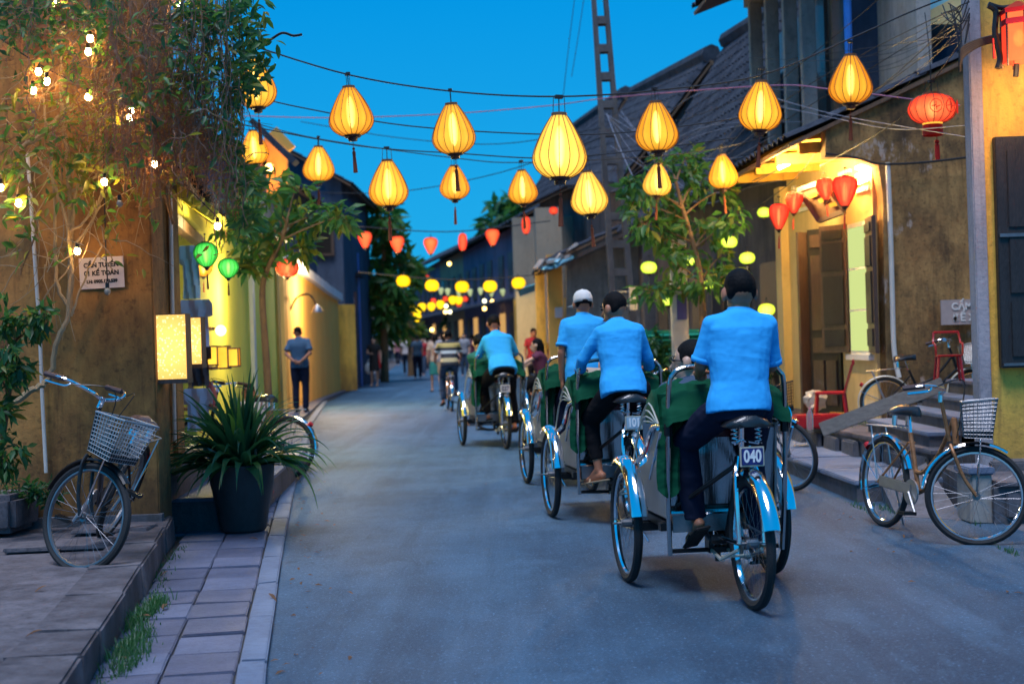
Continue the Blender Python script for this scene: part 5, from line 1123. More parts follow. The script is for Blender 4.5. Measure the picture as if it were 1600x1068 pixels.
    MB().lathe([(.0, -.006), (.085, -.006), (.085, .006), (0, .006)], 20, (0, 0, 0), Matrix.Translation((.055, .44, .28)) @ Matrix.Rotation(R(90), 4, 'Y'), caps=False).build('chainring', M['alu'], root)
    MB().box((.062, .24, .31), (.014, .42, .075), (R(-3), 0, 0)).build('chain_guard', M['alu'] if frame == 'rust' else M[frame], root, bevel=.01)
    for s, a_ in ((1, R(-50)), (-1, R(130))):
        e = Vector((s*.085, .44+.165*math.cos(a_), .28+.165*math.sin(a_)))
        ck_ = MB().tube([(s*.075, .44, .28), tuple(e)], .010, 6).build('crank', M['steel_d'], root, smooth=True)
        p = MB()
        for q in (-.028, 0, .028): p.box((e.x+s*.055, e.y+q, e.z), (.085, .012, .02))
        for q in (.015, .095): p.box((e.x+s*q, e.y, e.z), (.01, .075, .022))
        p.build('pedal', M['black'], root, kind='stuff')
    MB().tube([(-.05, .05, .28), (-.16, -.02, .02)], .007, 6).build('kickstand', M['alu'], root, smooth=True)
    MB().tube([(0, -.24, .53), (0, -.27, .55)], .025, 10).build('reflector', M['red_plastic'], root)
    if basket_on:
        b = MB(); x0, x1, y0, y1, z0, z1 = -.142, .142, .92, 1.13, .67, .885
        def bp_(u, v, z):  # taper
            t = (z-z0)/(z1-z0); k = .78+.22*t; return T(u*k*(x1-x0)/2, (y0+y1)/2+v*k*(y1-y0)/2, z+.03*(v > 0)*t)
        n = 12
        for i in range(n+1):
            u = -1+2*i/n
            for v in (-1, 1): b.tube([bp_(u, v, z0), bp_(u, v, z1)], .0021, 3, caps=False)
        for i in range(10):
            v = -1+2*i/9
            for u in (-1, 1): b.tube([bp_(u, v, z0), bp_(u, v, z1)], .0021, 3, caps=False)
        for j in range(11):
            z = z0+(z1-z0)*j/10; b.tube([bp_(-1, -1, z), bp_(1, -1, z), bp_(1, 1, z), bp_(-1, 1, z)], .0021 if j < 10 else .006, 4 if j < 10 else 6, closed=True)
        bk = b.build('basket', M[basket], root, kind='stuff')
        MB().add([bp_(-1, -1, z0), bp_(1, -1, z0), bp_(1, 1, z0), bp_(-1, 1, z0), bp_(-1, -1, z0+.035), bp_(1, -1, z0+.035), bp_(1, 1, z0+.035), bp_(-1, 1, z0+.035)],
                 [(3, 2, 1, 0), (0, 1, 5, 4), (1, 2, 6, 5), (2, 3, 7, 6), (3, 0, 4, 7)]).build('basket_floor', M['black'], root)
        for s in (-1, 1): MB().tube([bp_(s*.6, .2, z0), T(s*.055, L, r)], .005, 5).build('basket_stay', M['chrome'], root)
    return root
M['silver_bk'] = mat('silver_wire', (.42, .42, .42), .35, .7)
zp = .2
make_bike('black bicycle with wire basket leaning over on the raised platform at left', gp(84, 881, zp)+Vector((-.02, 1.0, 0)), gp(84, 881, zp)+Vector((-.02, -.03, 0)), lean=R(-25), steer=R(62), frame='black', basket='silver_bk', saddle='saddle_b', fend='black', rim='steel_d')
make_bike('bicycle mostly hidden behind the potted plant, its rear wheel showing', gp(449, 748, .04), gp(449, 748, .04)+Vector((-1.0, .35, 0)), lean=R(4), frame='black', basket_on=False)
make_bike('rusty brown bicycle with grey basket at the right edge of the road', (2.50, 9.72, 0), (2.72, 8.86, 0), lean=R(-4), steer=R(60), frame='rust', basket='steel_d', curved=True)
make_bike('bicycle with black basket parked right behind the near cyclo rider', (2.05, 12.95, 0), (2.26, 12.03, 0), lean=R(9), steer=R(32), frame='black', basket='black')
_ob = make_bike('old bicycle with pale mudguard standing behind the slanting plank', (3.74, 14.25, .36), (4.7, 14.1, .36), lean=R(-3), frame='black', fend='cream_m', r=.30, basket='alu', pitch=R(4))
_ob.scale = (.84,)*3
make_bike('bicycle of which mainly the pale curved handlebar shows before the green gate', (1.9, 16.4, 0), (1.55, 15.5, 0), lean=R(3), steer=R(20), frame='black', basket_on=False)

# ---- cyclo: rear wheel contact at the origin, passenger box in front (+Y)
M['plate_blue'] = mat('blue_enamel_plate', (.02, .03, .16), .35)
M['plate_pale'] = mat('pale_enamel_plate', (.30, .42, .50), .35)
M['plate_white'] = mat('white_enamel_plate', (.6, .58, .6), .4)
M['seatred'] = mat('red_seat_leather', (.16, .01, .015), .3)
M['yellowpt'] = mat('grey_side_panel', (.36, .36, .36), .3, .6)
def canvas_hood():
    """folded hood: concertina of canvas lying over the back of the seat"""
    vs = []; fs = []; nx = 26
    prof = [(.30, .93), (.33, .99), (.36, 1.04), (.40, 1.075), (.44, 1.06), (.47, 1.095), (.52, 1.075), (.55, 1.11), (.60, 1.085), (.64, 1.115), (.70, 1.08), (.76, 1.04), (.80, .97), (.78, .93), (.70, .93), (.60, .95), (.50, .95), (.40, .93)]
    n = len(prof)
    for i in range(nx+1):
        u = -1+2*i/nx; x = u*.325
        sag = .045*(abs(u)**4); wob = .012*math.sin(u*9)+.008*math.sin(u*23+1)
        for k, (yy_, zz) in enumerate(prof): vs.append((x, yy_+wob*(.4+.6*math.sin(k)), zz-sag-wob*.7*math.cos(k*1.7)))
    for i in range(nx):
        for k in range(n): fs.append((i*n+k, (i+1)*n+k, (i+1)*n+(k+1) % n, i*n+(k+1) % n))
    fs += [tuple(range(n)), tuple(range(nx*n, nx*n+n))[::-1]]
    return MB().add(vs, fs)
def canvas_drape(x0, x1, z0, z1, y0, ph, m=10):
    vs = []; fs = []
    for j in range(m+1):
        v = j/m
        for i in range(9):
            u = i/8; x = x0+(x1-x0)*u; fold = .022*math.sin(u*11+ph+v*1.5)*(1-.3*v)
            vs.append((x+.015*math.sin(v*5+ph), y0+fold-.03*v, z0+(z1-z0)*v-(.07*math.sin(u*2.6+ph)*(v > .7)*(v-.7)*3)))
    for j in range(m):
        for i in range(8): a = j*9+i; fs.append((a, a+1, a+10, a+9))
    k = len(vs); vs += [(x, y+.012, z) for x, y, z in vs]; fs += [tuple(k+q for q in f[::-1]) for f in fs]
    return MB().add(vs, fs)
def make_cyclo(number, plate, text_m, extra_tail=True):
    t_ = empty('cyclo', (0, 0, 0)); r = .325; YF = .97; TR = .41
    wheel(t_, (0, 0, r), r, .050, nsp=36)
    for s in (-1, 1): wheel(t_, (s*TR, YF, r), r, .050, nsp=36)
    fender((0, 0, r), r+.028, R(163), R(56), .085, n=24, drop=.03).build('rear_fender', M['chrome'], t_, smooth=True, angle=80)
    for s in (-1, 1):
        fender((s*TR, YF, r), r+.028, R(62), R(168), .095, n=26, drop=.034).build('front_fender', M['chrome'], t_, smooth=True, angle=80)
        b = MB()
        for a in (R(120), R(160), R(190)): b.tube([(s*(TR-.06), YF, r), (s*(TR-.045), YF+(r+.02)*math.cos(a), r+(r+.02)*math.sin(a))], .005, 5)
        b.build('fender_stays', M['chrome'], t_, kind='stuff')
    # rear fork and seat tube
    fk = MB()
    for s in (-1, 1): fk.tube(bez([(s*.062, 0, r), (s*.062, .03, .62), (s*.03, .10, .74)], 5), .012, 8); fk.tube([(s*.062, 0, r), (s*.04, .42, .30)], .012, 8)
    fk.build('rear_fork', M['chrome'], t_, smooth=True)
    b = MB().tube([(0, .42, .29), (0, .10, .78)], .02, 8).tube([(0, .42, .29), (0, .62, .33)], .02, 8).tube([(-.09, .42, .29), (.09, .42, .29)], .026, 8)
    for s in (-1, 1): b.tube([(s*.03, .12, .7), (s*.24, .5, .46)], .013, 6)
    b.build('rear_frame', M['black'], t_, smooth=True)
    MB().tube([(0, .12, .76), (0, .11, .90)], .014, 8).build('seat_post', M['chrome'], t_, smooth=True)
    sp = MB()
    for s in (-1, 1): sp.tube([(s*.055+.004*math.cos(k*1.3), .03+.016*math.cos(k*1.3), .80+.005*k+.0*s) if 0 else (s*.06+.016*math.cos(k*1.1), .03+.016*math.sin(k*1.1), .81+.0035*k) for k in range(26)], .004, 4)
    sp.tube([(-.06, .03, .81), (0, .12, .82), (.06, .03, .81)], .007, 5); sp.build('saddle_springs', M['chrome'], t_, kind='stuff')
    vs = []; nsec = 10
    secs = [(-.05, .07, .0), (-.03, .115, .0), (.03, .13, .004), (.10, .11, .006), (.17, .06, .006), (.25, .035, .0), (.28, .018, -.008)]
    for (yy_, w_, zz) in secs:
        for k in range(nsec):
            a = 2*math.pi*k/nsec; vs.append((w_*math.cos(a), yy_, .925+zz+.028*math.sin(a)-.03*math.cos(a)**2))
    fs = [tuple(range(nsec))[::-1], tuple(range(len(vs)-nsec, len(vs)))]
    for i in range(len(secs)-1):
        for k in range(nsec): fs.append((i*nsec+k, i*nsec+(k+1) % nsec, (i+1)*nsec+(k+1) % nsec, (i+1)*nsec+k))
    MB().add(vs, fs).build('saddle', M['saddle'], t_, smooth=True, angle=80)
    MB().lathe([(.10, 0), (.10, .012)], 22, M=Matrix.Translation((.05, .42, .29)) @ Matrix.Rotation(R(90), 4, 'Y')).build('chainring', M['alu'], t_)
    ch = MB(); ch.tube([(.056, .42, .39), (.056, .0, r+.045)], .006, 5).tube([(.056, .42, .19), (.056, .0, r-.045)], .006, 5); ch.build('chain', M['steel_d'], t_, kind='stuff')
    for s, a in ((-1, R(28)), (1, R(208))):
        e = (s*.10, .42+.16*math.cos(a), .29+.16*math.sin(a))
        MB().tube([(s*.09, .42, .29), e], .011, 6).build('crank', M['steel_d'], t_, smooth=True)
        MB().box((e[0]+s*.055, e[1], e[2]), (.10, .075, .022)).build('pedal', M['black'], t_, bevel=.005)
    # plate on a holder
    MB().box((.0, -.048, .752), (.125, .006, .098)).build('plate_holder', M['cream_m'], t_, bevel=.003)
    pl_ = MB().box((.0, -.054, .752), (.108, .006, .082)).build('number_plate', M[plate], t_, bevel=.003)
    text(number, .082, M[text_m], pl_, (0, -.0585, .752), VERT, bold=.0022, sx=.72, name='plate_number')
    MB().tube([(0, -.04, .70), (0, -.02, .80), (0, .06, .84)], .006, 6).build('plate_stem', M['chrome'], t_)
    # passenger box
    SX = .275
    MB().sheet([(-SX, .52, .42), (SX, .52, .42), (SX, .44, .86), (-SX, .44, .86)], .012).build('back_panel', M['steel'], t_)
    for s in (-1, 1):
        pts = [(s*(SX+.01), .50, .40), (s*(SX+.01), 1.20, .40), (s*(SX+.01), 1.16, .60), (s*(SX+.01), .92, .66), (s*(SX+.01), .70, .84), (s*(SX+.01), .45, .88)]
        MB().wallpoly(pts, (s*.012, 0, 0)).build('side_panel', M['yellowpt'], t_)
        MB().tube(bez([(s*(SX+.02), .46, .88), (s*(SX+.03), .72, .86), (s*(SX+.03), .95, .70), (s*(SX+.02), 1.2, .64)], 5), .014, 8).build('armrest', M['chrome'], t_, smooth=True)
    MB().b2(-SX, SX, .5, 1.28, .385, .41).build('floor_board', M['steel_d'], t_)
    MB().box((0, .80, .52), (2*SX-.02, .5, .20)).build('seat_cushion', M['seatred'], t_, bevel=.03)
    MB().box((0, .55, .76), (2*SX-.02, .1, .34), (R(8), 0, 0)).build('seat_back', M['seatred'], t_, bevel=.03)
    MB().box((0, .40, .845), (.20, .02, .05)).build('tail_lamp', M['seatred'], t_, bevel=.012)
    MB().sheet([(-.25, 1.28, .40), (.25, 1.28, .40), (.24, 1.75, .20), (-.24, 1.75, .20)], .015).build('foot_board', M['steel_d'], t_)
    MB().tube([(-SX-.02, .46, .43), (SX+.02, .46, .43)], .014, 8).build('rear_rail', M['steel'], t_, smooth=True)
    MB().b2(-SX, SX, .455, .47, .33, .425).build('apron', M['steel_d'], t_)
    # push hoop
    hp = [(-.30, .44, .22), (-.31, .39, .60), (-.305, .345, 1.06), (-.28, .34, 1.15), (-.21, .34, 1.185), (0, .34, 1.19), (.21, .34, 1.185), (.28, .34, 1.15), (.305, .345, 1.06), (.31, .39, .60), (.30, .44, .22)]
    MB().tube(bez(hp, 6), .0135, 10).build('push_hoop', M['steel'], t_, smooth=True)
    for s in (-1, 1): MB().tube([(s*.308, .366, .84), (s*.308, .36, .90)], .023, 8).build('hoop_collar', M['black'], t_, smooth=True)
    MB().tube(bez([(.27, .40, 1.02), (.33, .34, .95), (.33, .34, .86)], 4), .007, 6).build('brake_lever', M['chrome'], t_, smooth=True)
    # under-carriage: axle beam, pivot, leaf spring
    ax = MB().b2(-.36, .36, YF-.03, YF+.03, r-.045, r+.0).b2(-.33, .33, .5, .56, .335, .375)
    ax.build('axle_beam', M['black'], t_)
    b = MB().tube([(-TR, YF, r), (TR, YF, r)], .012, 8)
    for s in (-1, 1): b.b2(s*.27-.015, s*.27+.015, .5, 1.05, .335, .375)
    b.build('axle', M['black'], t_)
    b = MB().b2(-.055, .055, .555, .635, .34, .37).b2(-.055, .055, .555, .635, .20, .23).b2(-.06, -.035, .555, .635, .2, .37).b2(.035, .06, .555, .635, .2, .37).tube([(0, .6, .15), (0, .6, .38)], .016, 8)
    b.build('pivot_bracket', M['black'], t_)
    MB().tube([(-.29, .46, .235), (-.04, .58, .215)], .012, 6).tube([(.29, .46, .235), (.04, .58, .215)], .012, 6).build('lower_brace', M['black'], t_)
    b = MB()
    for s in (-1, 1): b.tube([(s*.04, .60, .215), (s*.07, .30, .205), (s*.06, .03, .29)], .010, 6)
    b.tube([(-.05, .36, .21), (.05, .36, .21)], .008, 5).tube([(-.06, .2, .235), (.06, .2, .235)], .008, 5)
    b.build('lower_frame', M['cream_m'], t_)
    canvas_hood().build('folded_hood', M['canvas'], t_, smooth=True, angle=70)
    canvas_drape(-.35, -.235, 1.05, .58, .415, .3).build('hood_drape', M['canvas'], t_, smooth=True)
    canvas_drape(-.26, .26, 1.02, .945, .385, 4.1, 5).build('hood_flap', M['canvas'], t_, smooth=True)
    for s in (-1, 1):
        b = MB()
        for k in range(4): b.tube(bez([(s*.35, .40+.02*k, .90), (s*(.36+.004*k), .56+.05*k, 1.0-.04*k), (s*(.365+.004*k), .74+.05*k, .90-.08*k)], 4), .005, 5)
        b.build('hood_bows', M['cream_m'], t_, kind='stuff')
    for s in (-1, 1): MB().tube([(s*.35, .36, .86), (s*.36, .58, .60)], .008, 5).build('hood_stay', M['chrome'], t_)
    return t_
CY = [('040', 'plate_blue', 'white', (1.14, 6.95), 8.0, 'nearest cyclo with green folded hood and blue plate 040'),
      ('101', 'plate_pale', 'white', (.82, 9.92), 9.0, 'second cyclo with pale plate 101 and chrome mudguards'),
      ('118', 'plate_white', 'ink', (.66, 12.5), 9.0, 'third cyclo, its green hood beside the man in the white cap'),
      ('037', 'plate_white', 'ink', (-.11, 17.62), 10.0, 'farthest cyclo with white plate 037, alone in mid-road')]
CYR = []
for (num, pl, tm_, (x, y), hd, lb) in CY:
    c = make_cyclo(num, pl, tm_); c.location = (x, y, .004); c.rotation_euler = (0, 0, R(hd)); tag(c, lb, 'cyclo', 'cyclos riding up the street'); CYR.append(c)
    if num == '118':
        for o in list(KIDS[c.name]):
            if o.name.startswith(('number_plate', 'plate_')): KIDS[c.name].remove(o); kill(o)

# plank, chairs, bag, bottle
pk = tag(MB().beam(tuple(at(1283, 671, 12.3)), tuple(at(1474, 600, 11.9)), .035, .125).build('plank', M['plank'], bevel=.006), 'weathered grey plank slanting across the foot of the steps', 'plank')
def chair(label, loc, rz, s=1.0, back=True):
    t_ = empty('plastic_chair', loc, rz, label, 'chair', 'red plastic chairs'); t_.scale = (s,)*3
    MB().box((0, 0, .43), (.40, .40, .03)).build('seat', M['red_plastic'], t_, bevel=.012)
    for sx in (-1, 1):
        for sy in (-1, 1): MB().beam((sx*.17, sy*.17, .42), (sx*.21, sy*.21, 0), .04, .03).build('leg', M['red_plastic'], t_, bevel=.005)
    if back:
        for x in (-.16, 0, .16): MB().beam((x, -.18, .44), (x*1.1, -.29, .80), .07 if x else .11, .018).build('back_slat', M['red_plastic'], t_, bevel=.004)
        MB().beam((-.2, -.30, .82), (.2, -.30, .82), .03, .07).build('back_rail', M['red_plastic'], t_, bevel=.008)
    else:
        for s_ in (-1, 1): MB().tube(bez([(s_*.21, .16, .43), (s_*.22, .15, .62), (s_*.22, -.1, .64), (s_*.2, -.2, .82)], 5), .018, 6).build('arm', M['red_plastic'], t_, smooth=True)
        MB().tube([(-.2, -.2, .82), (.2, -.2, .82)], .02, 6).build('back_rail', M['red_plastic'], t_)
    return t_
chair('red plastic chair standing before the open dark doors', gp(1296, 664, .36)+Vector((0, -.1, 0)), R(75), .80)
chair('red plastic armchair on the landing at the top of the steps', gp(1496, 597, .85)+Vector((0, .25, 0)), R(170), .55, False)
o = MB().lathe([(.0, 0), (.033, .0), (.035, .03), (.035, .15), (.014, .2), (.014, .235), (0, .235)], 12, caps=False).build('water_bottle', mat('clear_plastic', (.75, .8, .8), .08, trans=.85, var=.02), smooth=True, loc=gp(1266, 671, .375), label='clear water bottle standing at the edge of the terrace', cat='bottle')
b = MB().ball((0, 0, .10), (.13, .09, .12), 10, 7); b.v = [(x+rnd.uniform(-.02, .02), y+rnd.uniform(-.02, .02), z+rnd.uniform(-.02, .02)) for x, y, z in b.v]
b.build('plastic_bag', mat('thin_white_plastic', (.7, .62, .55), .35, trans=.3), loc=gp(1275, 655, .36)+Vector((0, 0, .12)), label='crumpled pale plastic bag by the red chair', cat='bag')
MB().b2(-.25, .25, -.15, .15, 0, .14).build('low_table', M['red_plastic'], bevel=.02, loc=gp(1278, 668, .36), label='low red plastic stool under the crumpled bag', cat='stool')
# ================================================================== PEOPLE
_wr = bpy.data.textures.new('wrinkle', 'CLOUDS'); _wr.noise_scale = .17; _wr.noise_depth = 3
_wr2 = bpy.data.textures.new('wrinkle_fine', 'CLOUDS'); _wr2.noise_scale = .045; _wr2.noise_depth = 2
def fuse(mb, name, m, parent, vox=.012, smooth=4, wr=0, kind=None):
    """union of overlapping closed shapes -> one continuous skin"""
    me = bpy.data.meshes.new(name); me.from_pydata(mb.v, [], mb.f); me.update()
    o = bpy.data.objects.new('tmp', me); COL.objects.link(o)
    r_ = o.modifiers.new('r', 'REMESH'); r_.mode = 'VOXEL'; r_.voxel_size = vox
    if smooth: s_ = o.modifiers.new('s', 'SMOOTH'); s_.factor = .6; s_.iterations = smooth
    if wr:
        for t_, k in ((_wr, 1.0), (_wr2, .12)):
            d = o.modifiers.new('d', 'DISPLACE'); d.texture = t_; d.strength = wr*k; d.mid_level = .5; d.texture_coords = 'LOCAL'
    dg = bpy.context.evaluated_depsgraph_get(); nm = bpy.data.meshes.new_from_object(o.evaluated_get(dg)); bpy.data.objects.remove(o)
    nm.materials.clear(); nm.materials.append(m); nm.shade_smooth()
    return link(name, nm, parent, kind=kind)
def ring_loft(mb, secs, n=18, sq=2.4):
    """secs: centre, side vector, depth vector (half sizes); superellipse sections"""
    vs = []; fs = []
    for (c, a, b) in secs:
        c, a, b = Vector(c), Vector(a), Vector(b)
        for k in range(n):
            t = 2*math.pi*k/n; ct, st_ = math.cos(t), math.sin(t)
            vs.append(c+a*math.copysign(abs(ct)**(2/sq), ct)+b*math.copysign(abs(st_)**(2/sq), st_))
    for i in range(len(secs)-1):
        for k in range(n): fs.append((i*n+k, i*n+(k+1) % n, (i+1)*n+(k+1) % n, (i+1)*n+k))
    fs += [tuple(range(n))[::-1], tuple(range((len(secs)-1)*n, len(secs)*n))]
    mb.add(vs, fs)
def hand(mb, w, d, palm, side, curl=.5, s=1.0):
    """w wrist, d finger direction, palm = direction the palm faces, side = +1/-1 which way the thumb lies"""
    w, d, p = Vector(w), Vector(d).normalized(), Vector(palm).normalized(); p = (p-d*p.dot(d)).normalized(); x = d.cross(p)*side
    mc = w+d*.048*s
    Mr = Matrix((x, d, p)).transposed().to_4x4()
    mb.ball(mc, (.040*s, .052*s, .017*s), 12, 8, Mr)
    for i, (off, L) in enumerate(((.029, .072), (.010, .080), (-.010, .074), (-.028, .058))):
        q = w+d*.085*s+x*off*s; a = curl*.5; r_ = .0095*s
        for k, f_ in enumerate((.45, .32, .23)):
            dd = d*math.cos(a)+p*math.sin(a); q2 = q+dd*L*f_*s; mb.cap(q, q2, r_, r_*.9, 8); q = q2; r_ *= .9; a += curl
    q = w+d*.02*s+x*.03*s; q2 = q+(d*.6+x*.7+p*.3).normalized()*.045*s; q3 = q2+(d*.9+x*.1+p*.5*curl).normalized()*.032*s
    mb.cap(q, q2, .013*s, .011*s, 8); mb.cap(q2, q3, .011*s, .009*s, 8)
def headmat(c, yaw, pitch, roll): return Matrix.Translation(Vector(c)) @ Matrix.Rotation(yaw, 4, 'Z') @ Matrix.Rotation(pitch, 4, 'X') @ Matrix.Rotation(roll, 4, 'Y')
STAND = dict(hip=(0, 0, .93), waist=(0, 0, 1.05), chest=(0, .0, 1.28), neck=(0, -.01, 1.44), head=(0, .02, 1.585), yaw=0, pitch=0, roll=0,
             shL=(-.175, -.005, 1.39), elL=(-.215, -.03, 1.12), wrL=(-.22, .04, .88), shR=(.175, -.005, 1.39), elR=(.215, -.03, 1.12), wrR=(.22, .04, .88),
             hpL=(-.09, 0, .90), knL=(-.10, .02, .49), anL=(-.10, -.02, .085), hpR=(.09, 0, .90), knR=(.10, .02, .49), anR=(.10, -.02, .085), toL=(0, 1, 0), toR=(0, 1, 0), handd=None)
RIDE = dict(STAND, hip=(0, .12, 1.0), waist=(0, .15, 1.10), chest=(0.01, .20, 1.32), neck=(.015, .22, 1.475), head=(.02, .25, 1.60),
            shL=(-.17, .20, 1.42), elL=(-.235, .24, 1.20), wrL=(-.20, .40, 1.20), shR=(.185, .20, 1.42), elR=(.245, .25, 1.20), wrR=(.20, .40, 1.20),
            hpL=(-.09, .14, .97), knL=(-.19, .48, .80), anL=(-.155, .50, .42), hpR=(.09, .14, .97), knR=(.16, .47, .70), anR=(.155, .25, .30), toL=(-.2, .9, -.25), toR=(.1, 1, -.2))
def person(label, loc, rz=0, pose=STAND, s=1.0, top='shirt', sleeve=.5, bottom='navy', skin='skin', hair='short', hairm='hair', vox=.012, group=None, hem=0.0, skirt=None, shoes='sandal', wr=.016, face=False, w=1.0, stripes=None, leglen=1.0, name='person', curl=.6, hw=1.0, tuck=False):
    J = {k: (Vector(v) if isinstance(v, (tuple, list)) and len(v) == 3 else v) for k, v in pose.items()}
    J['head'] = J['head']-(J['head']-J['neck'])*.27
    t_ = empty(name, loc, rz, label, 'person', group); t_.scale = (s,)*3
    side = (J['shR']-J['shL']).normalized(); hs = (J['hpR']-J['hpL']).normalized()
    def dep(a, sd): v = sd.cross(a).normalized(); return v
    up1 = (J['chest']-J['waist']).normalized(); up0 = (J['waist']-J['hip']).normalized(); up2 = (J['neck']-J['chest']).normalized()
    def torso(e, lo=0.0):
        sh = (J['shL']+J['shR'])/2
        return [(J['hip']-up0*(.07+lo), hs*(.155*w+e), dep(up0, hs)*(.115*w+e)), (J['hip']+up0*.02, hs*(.165*w+e), dep(up0, hs)*(.12*w+e)), (J['waist'], hs.lerp(side, .5)*(.145*w+e), dep(up0, hs)*(.105*w+e)),
                (J['waist'].lerp(J['chest'], .55), side*(.158*w+e), dep(up1, side)*(.11*w+e)), (J['chest'], side*(.17*w+e), dep(up1, side)*(.115*w+e)), (J['chest'].lerp(sh, .6), side*(.178*w+e), dep(up2, side)*(.10*w+e)),
                (sh+up2*.012, side*(.155*w+e*.7), dep(up2, side)*(.072*w+e*.6)), (J['neck'].lerp(sh, .35)+up2*.01, side*(.085+e*.5), dep(up2, side)*(.062+e*.5)), (J['neck']+up2*.012, side*(.056+e*.2), dep(up2, side)*(.056+e*.2))]
    # --- body, one continuous skin
    b = MB(); ring_loft(b, torso(-.022))
    Hm = headmat(J['head'], J['yaw'], J['pitch'], J['roll']); Hp = lambda *p: Hm @ Vector(p)
    R3 = Hm.to_3x3().to_4x4()
    b.cap(J['neck']-up2*.02, Hp(0, -.012, -.05), .052, .050, 12)
    b.ball(Hp(0, -.012, .022), (.075, .094, .094), 18, 12, R3); b.ball(Hp(0, .018, -.045), (.057, .066, .072), 16, 10, R3); b.ball(Hp(0, .055, -.09), (.026, .022, .020), 10, 8, R3)
    b.cap(Hp(0, .082, .01), Hp(0, .104, -.028), .009, .013, 8); b.ball(Hp(0, .086, -.062), (.024, .012, .011), 10, 6, R3)
    for q in (-1, 1): b.ball(Hp(q*.083, -.006, -.006), (.013, .023, .036), 10, 8, R3)
    for k in 'LR':
        sg = -1 if k == 'L' else 1
        b.cap(J['sh'+k]-up2*.02, J['el'+k], .036*w, .036*w, 12); b.cap(J['el'+k], J['wr'+k], .037*w, .026, 12)
        d = J['wr'+k]-J['el'+k]
        hd_ = J['hand'+k] if 'hand'+k in J else d
        pn = J['palm'+k] if 'palm'+k in J else Vector((-sg, 0, 0)); hand(b, J['wr'+k], hd_, pn, J.get('th'+k, sg if k == 'L' else sg), curl, .95)
        b.cap(J['hp'+k], J['kn'+k], .07*w, .043, 12)
        kn, an = J['kn'+k], J['an'+k]; cf = kn.lerp(an, .3)+Vector((0, -.012, 0))
        b.cap(kn, cf, .042, .045, 12); b.cap(cf, an, .045, .030, 12)
        td = J['to'+k].normalized(); dn = (an-kn).normalized(); dn = (dn-td*dn.dot(td)).normalized()
        he = an+dn*.045-td*.035; bl = an+dn*.06+td*.12; tp = an+dn*.066+td*.175
        b.cap(he, bl, .030, .026, 10); b.cap(an, bl, .032, .024, 10)
        xs = td.cross(dn).normalized()
        b.cap(bl+xs*.018, tp+xs*.012, .022, .015, 8); b.cap(bl-xs*.018, tp-xs*.016, .022, .013, 8)
    fuse(b, 'body', M[skin], t_, vox, 3)
    # --- hair
    hb_ = MB()
    if hair in ('short', 'long', 'bun', 'cap'):
        hb_.ball(Hp(0, -.020, .038), (.079, .0925, .088), 20, 12, R3); hb_.ball(Hp(0, -.054, .006), (.060, .043, .052), 14, 10, R3)
        for q in (-1, 1): hb_.ball(Hp(q*.054, -.036, .012), (.023, .046, .046), 10, 8, R3); hb_.cap(Hp(q*.066, .03, .03), Hp(q*.071, .020, .0), .009, .005, 6)
    if hair == 'long': hb_.cap(Hp(0, -.07, .0), Hp(0, -.09, -.20), .062, .045, 12); hb_.cap(Hp(-.05, -.03, 0), Hp(-.05, -.05, -.18), .035, .025); hb_.cap(Hp(.05, -.03, 0), Hp(.05, -.05, -.18), .035, .025)
    if hair == 'bun': hb_.ball(Hp(0, -.125, .03), .038)
    if hb_.v: fuse(hb_, 'hair', M[hairm], t_, max(vox*.7, .005), 2, wr=.004)
    if hair == 'cap':
        cb = MB(); n = 22
        prof = [(.088, -.01), (.0885, .02), (.085, .05), (.074, .078), (.052, .098), (.024, .108), (.002, .110)]
        cb.lathe([(r, z) for r, z in prof], n, M=Hm @ Matrix.Translation((0, -.018, .02)) @ Matrix.Rotation(R(-6), 4, 'X') @ Matrix.Diagonal((.98, 1.14, 1, 1)), caps=False)
        cc = cb.build('cap_crown', M['capw'], t_, smooth=True, angle=80); cc.modifiers.new('t', 'SOLIDIFY').thickness = .004
        cb = MB(); vs = []
        for rr_ in (.08, .155):
            for i in range(9):
                a = R(35+110*i/8); vs.append((rr_*math.cos(a)*.95, .0+rr_*math.sin(a)*1.05, .012-.02*(rr_ > .1)))
        cb.add(vs, [(i, i+1, i+10, i+9) for i in range(8)], Hm); q = cb.build('cap_brim', M['capw'], t_, smooth=True); q.modifiers.new('t', 'SOLIDIFY').thickness = .004
        MB().tube([Hp(.03*math.cos(R(180+22.5*i)), -.112+.004, .022+.026*math.sin(R(22.5*i))) for i in range(9)], .0045, 6).build('cap_strap', M['capw'], t_)
        MB().ball(Hp(0, -.108, .022), (.030, .012, .020), 10, 6, R3).build('cap_opening', M['hair'], t_, smooth=True)
        MB().ball(Hp(0, -.015, .132), .007, 8, 6).build('cap_button', M['capw'], t_)
    if face:
        e = MB()
        for q in (-1, 1): e.ball(Hp(q*.031, .078, .012), (.013, .006, .007), 8, 6, R3); e.cap(Hp(q*.018, .086, .034), Hp(q*.046, .078, .036), .004, .003, 6)
        e.build('eyes', M['hair'], t_, smooth=True); MB().ball(Hp(0, .096, -.063), (.020, .006, .006), 8, 6, R3).build('mouth', M['lips'], t_, smooth=True)
    # --- top
    sm_ = M[top]; b = MB(); secs = torso(.014, hem)
    secs[0] = (secs[0][0], secs[0][1]*1.05, secs[0][2]*1.08)
    if tuck: secs = secs[1:]
    ring_loft(b, secs, 22, 2.3)
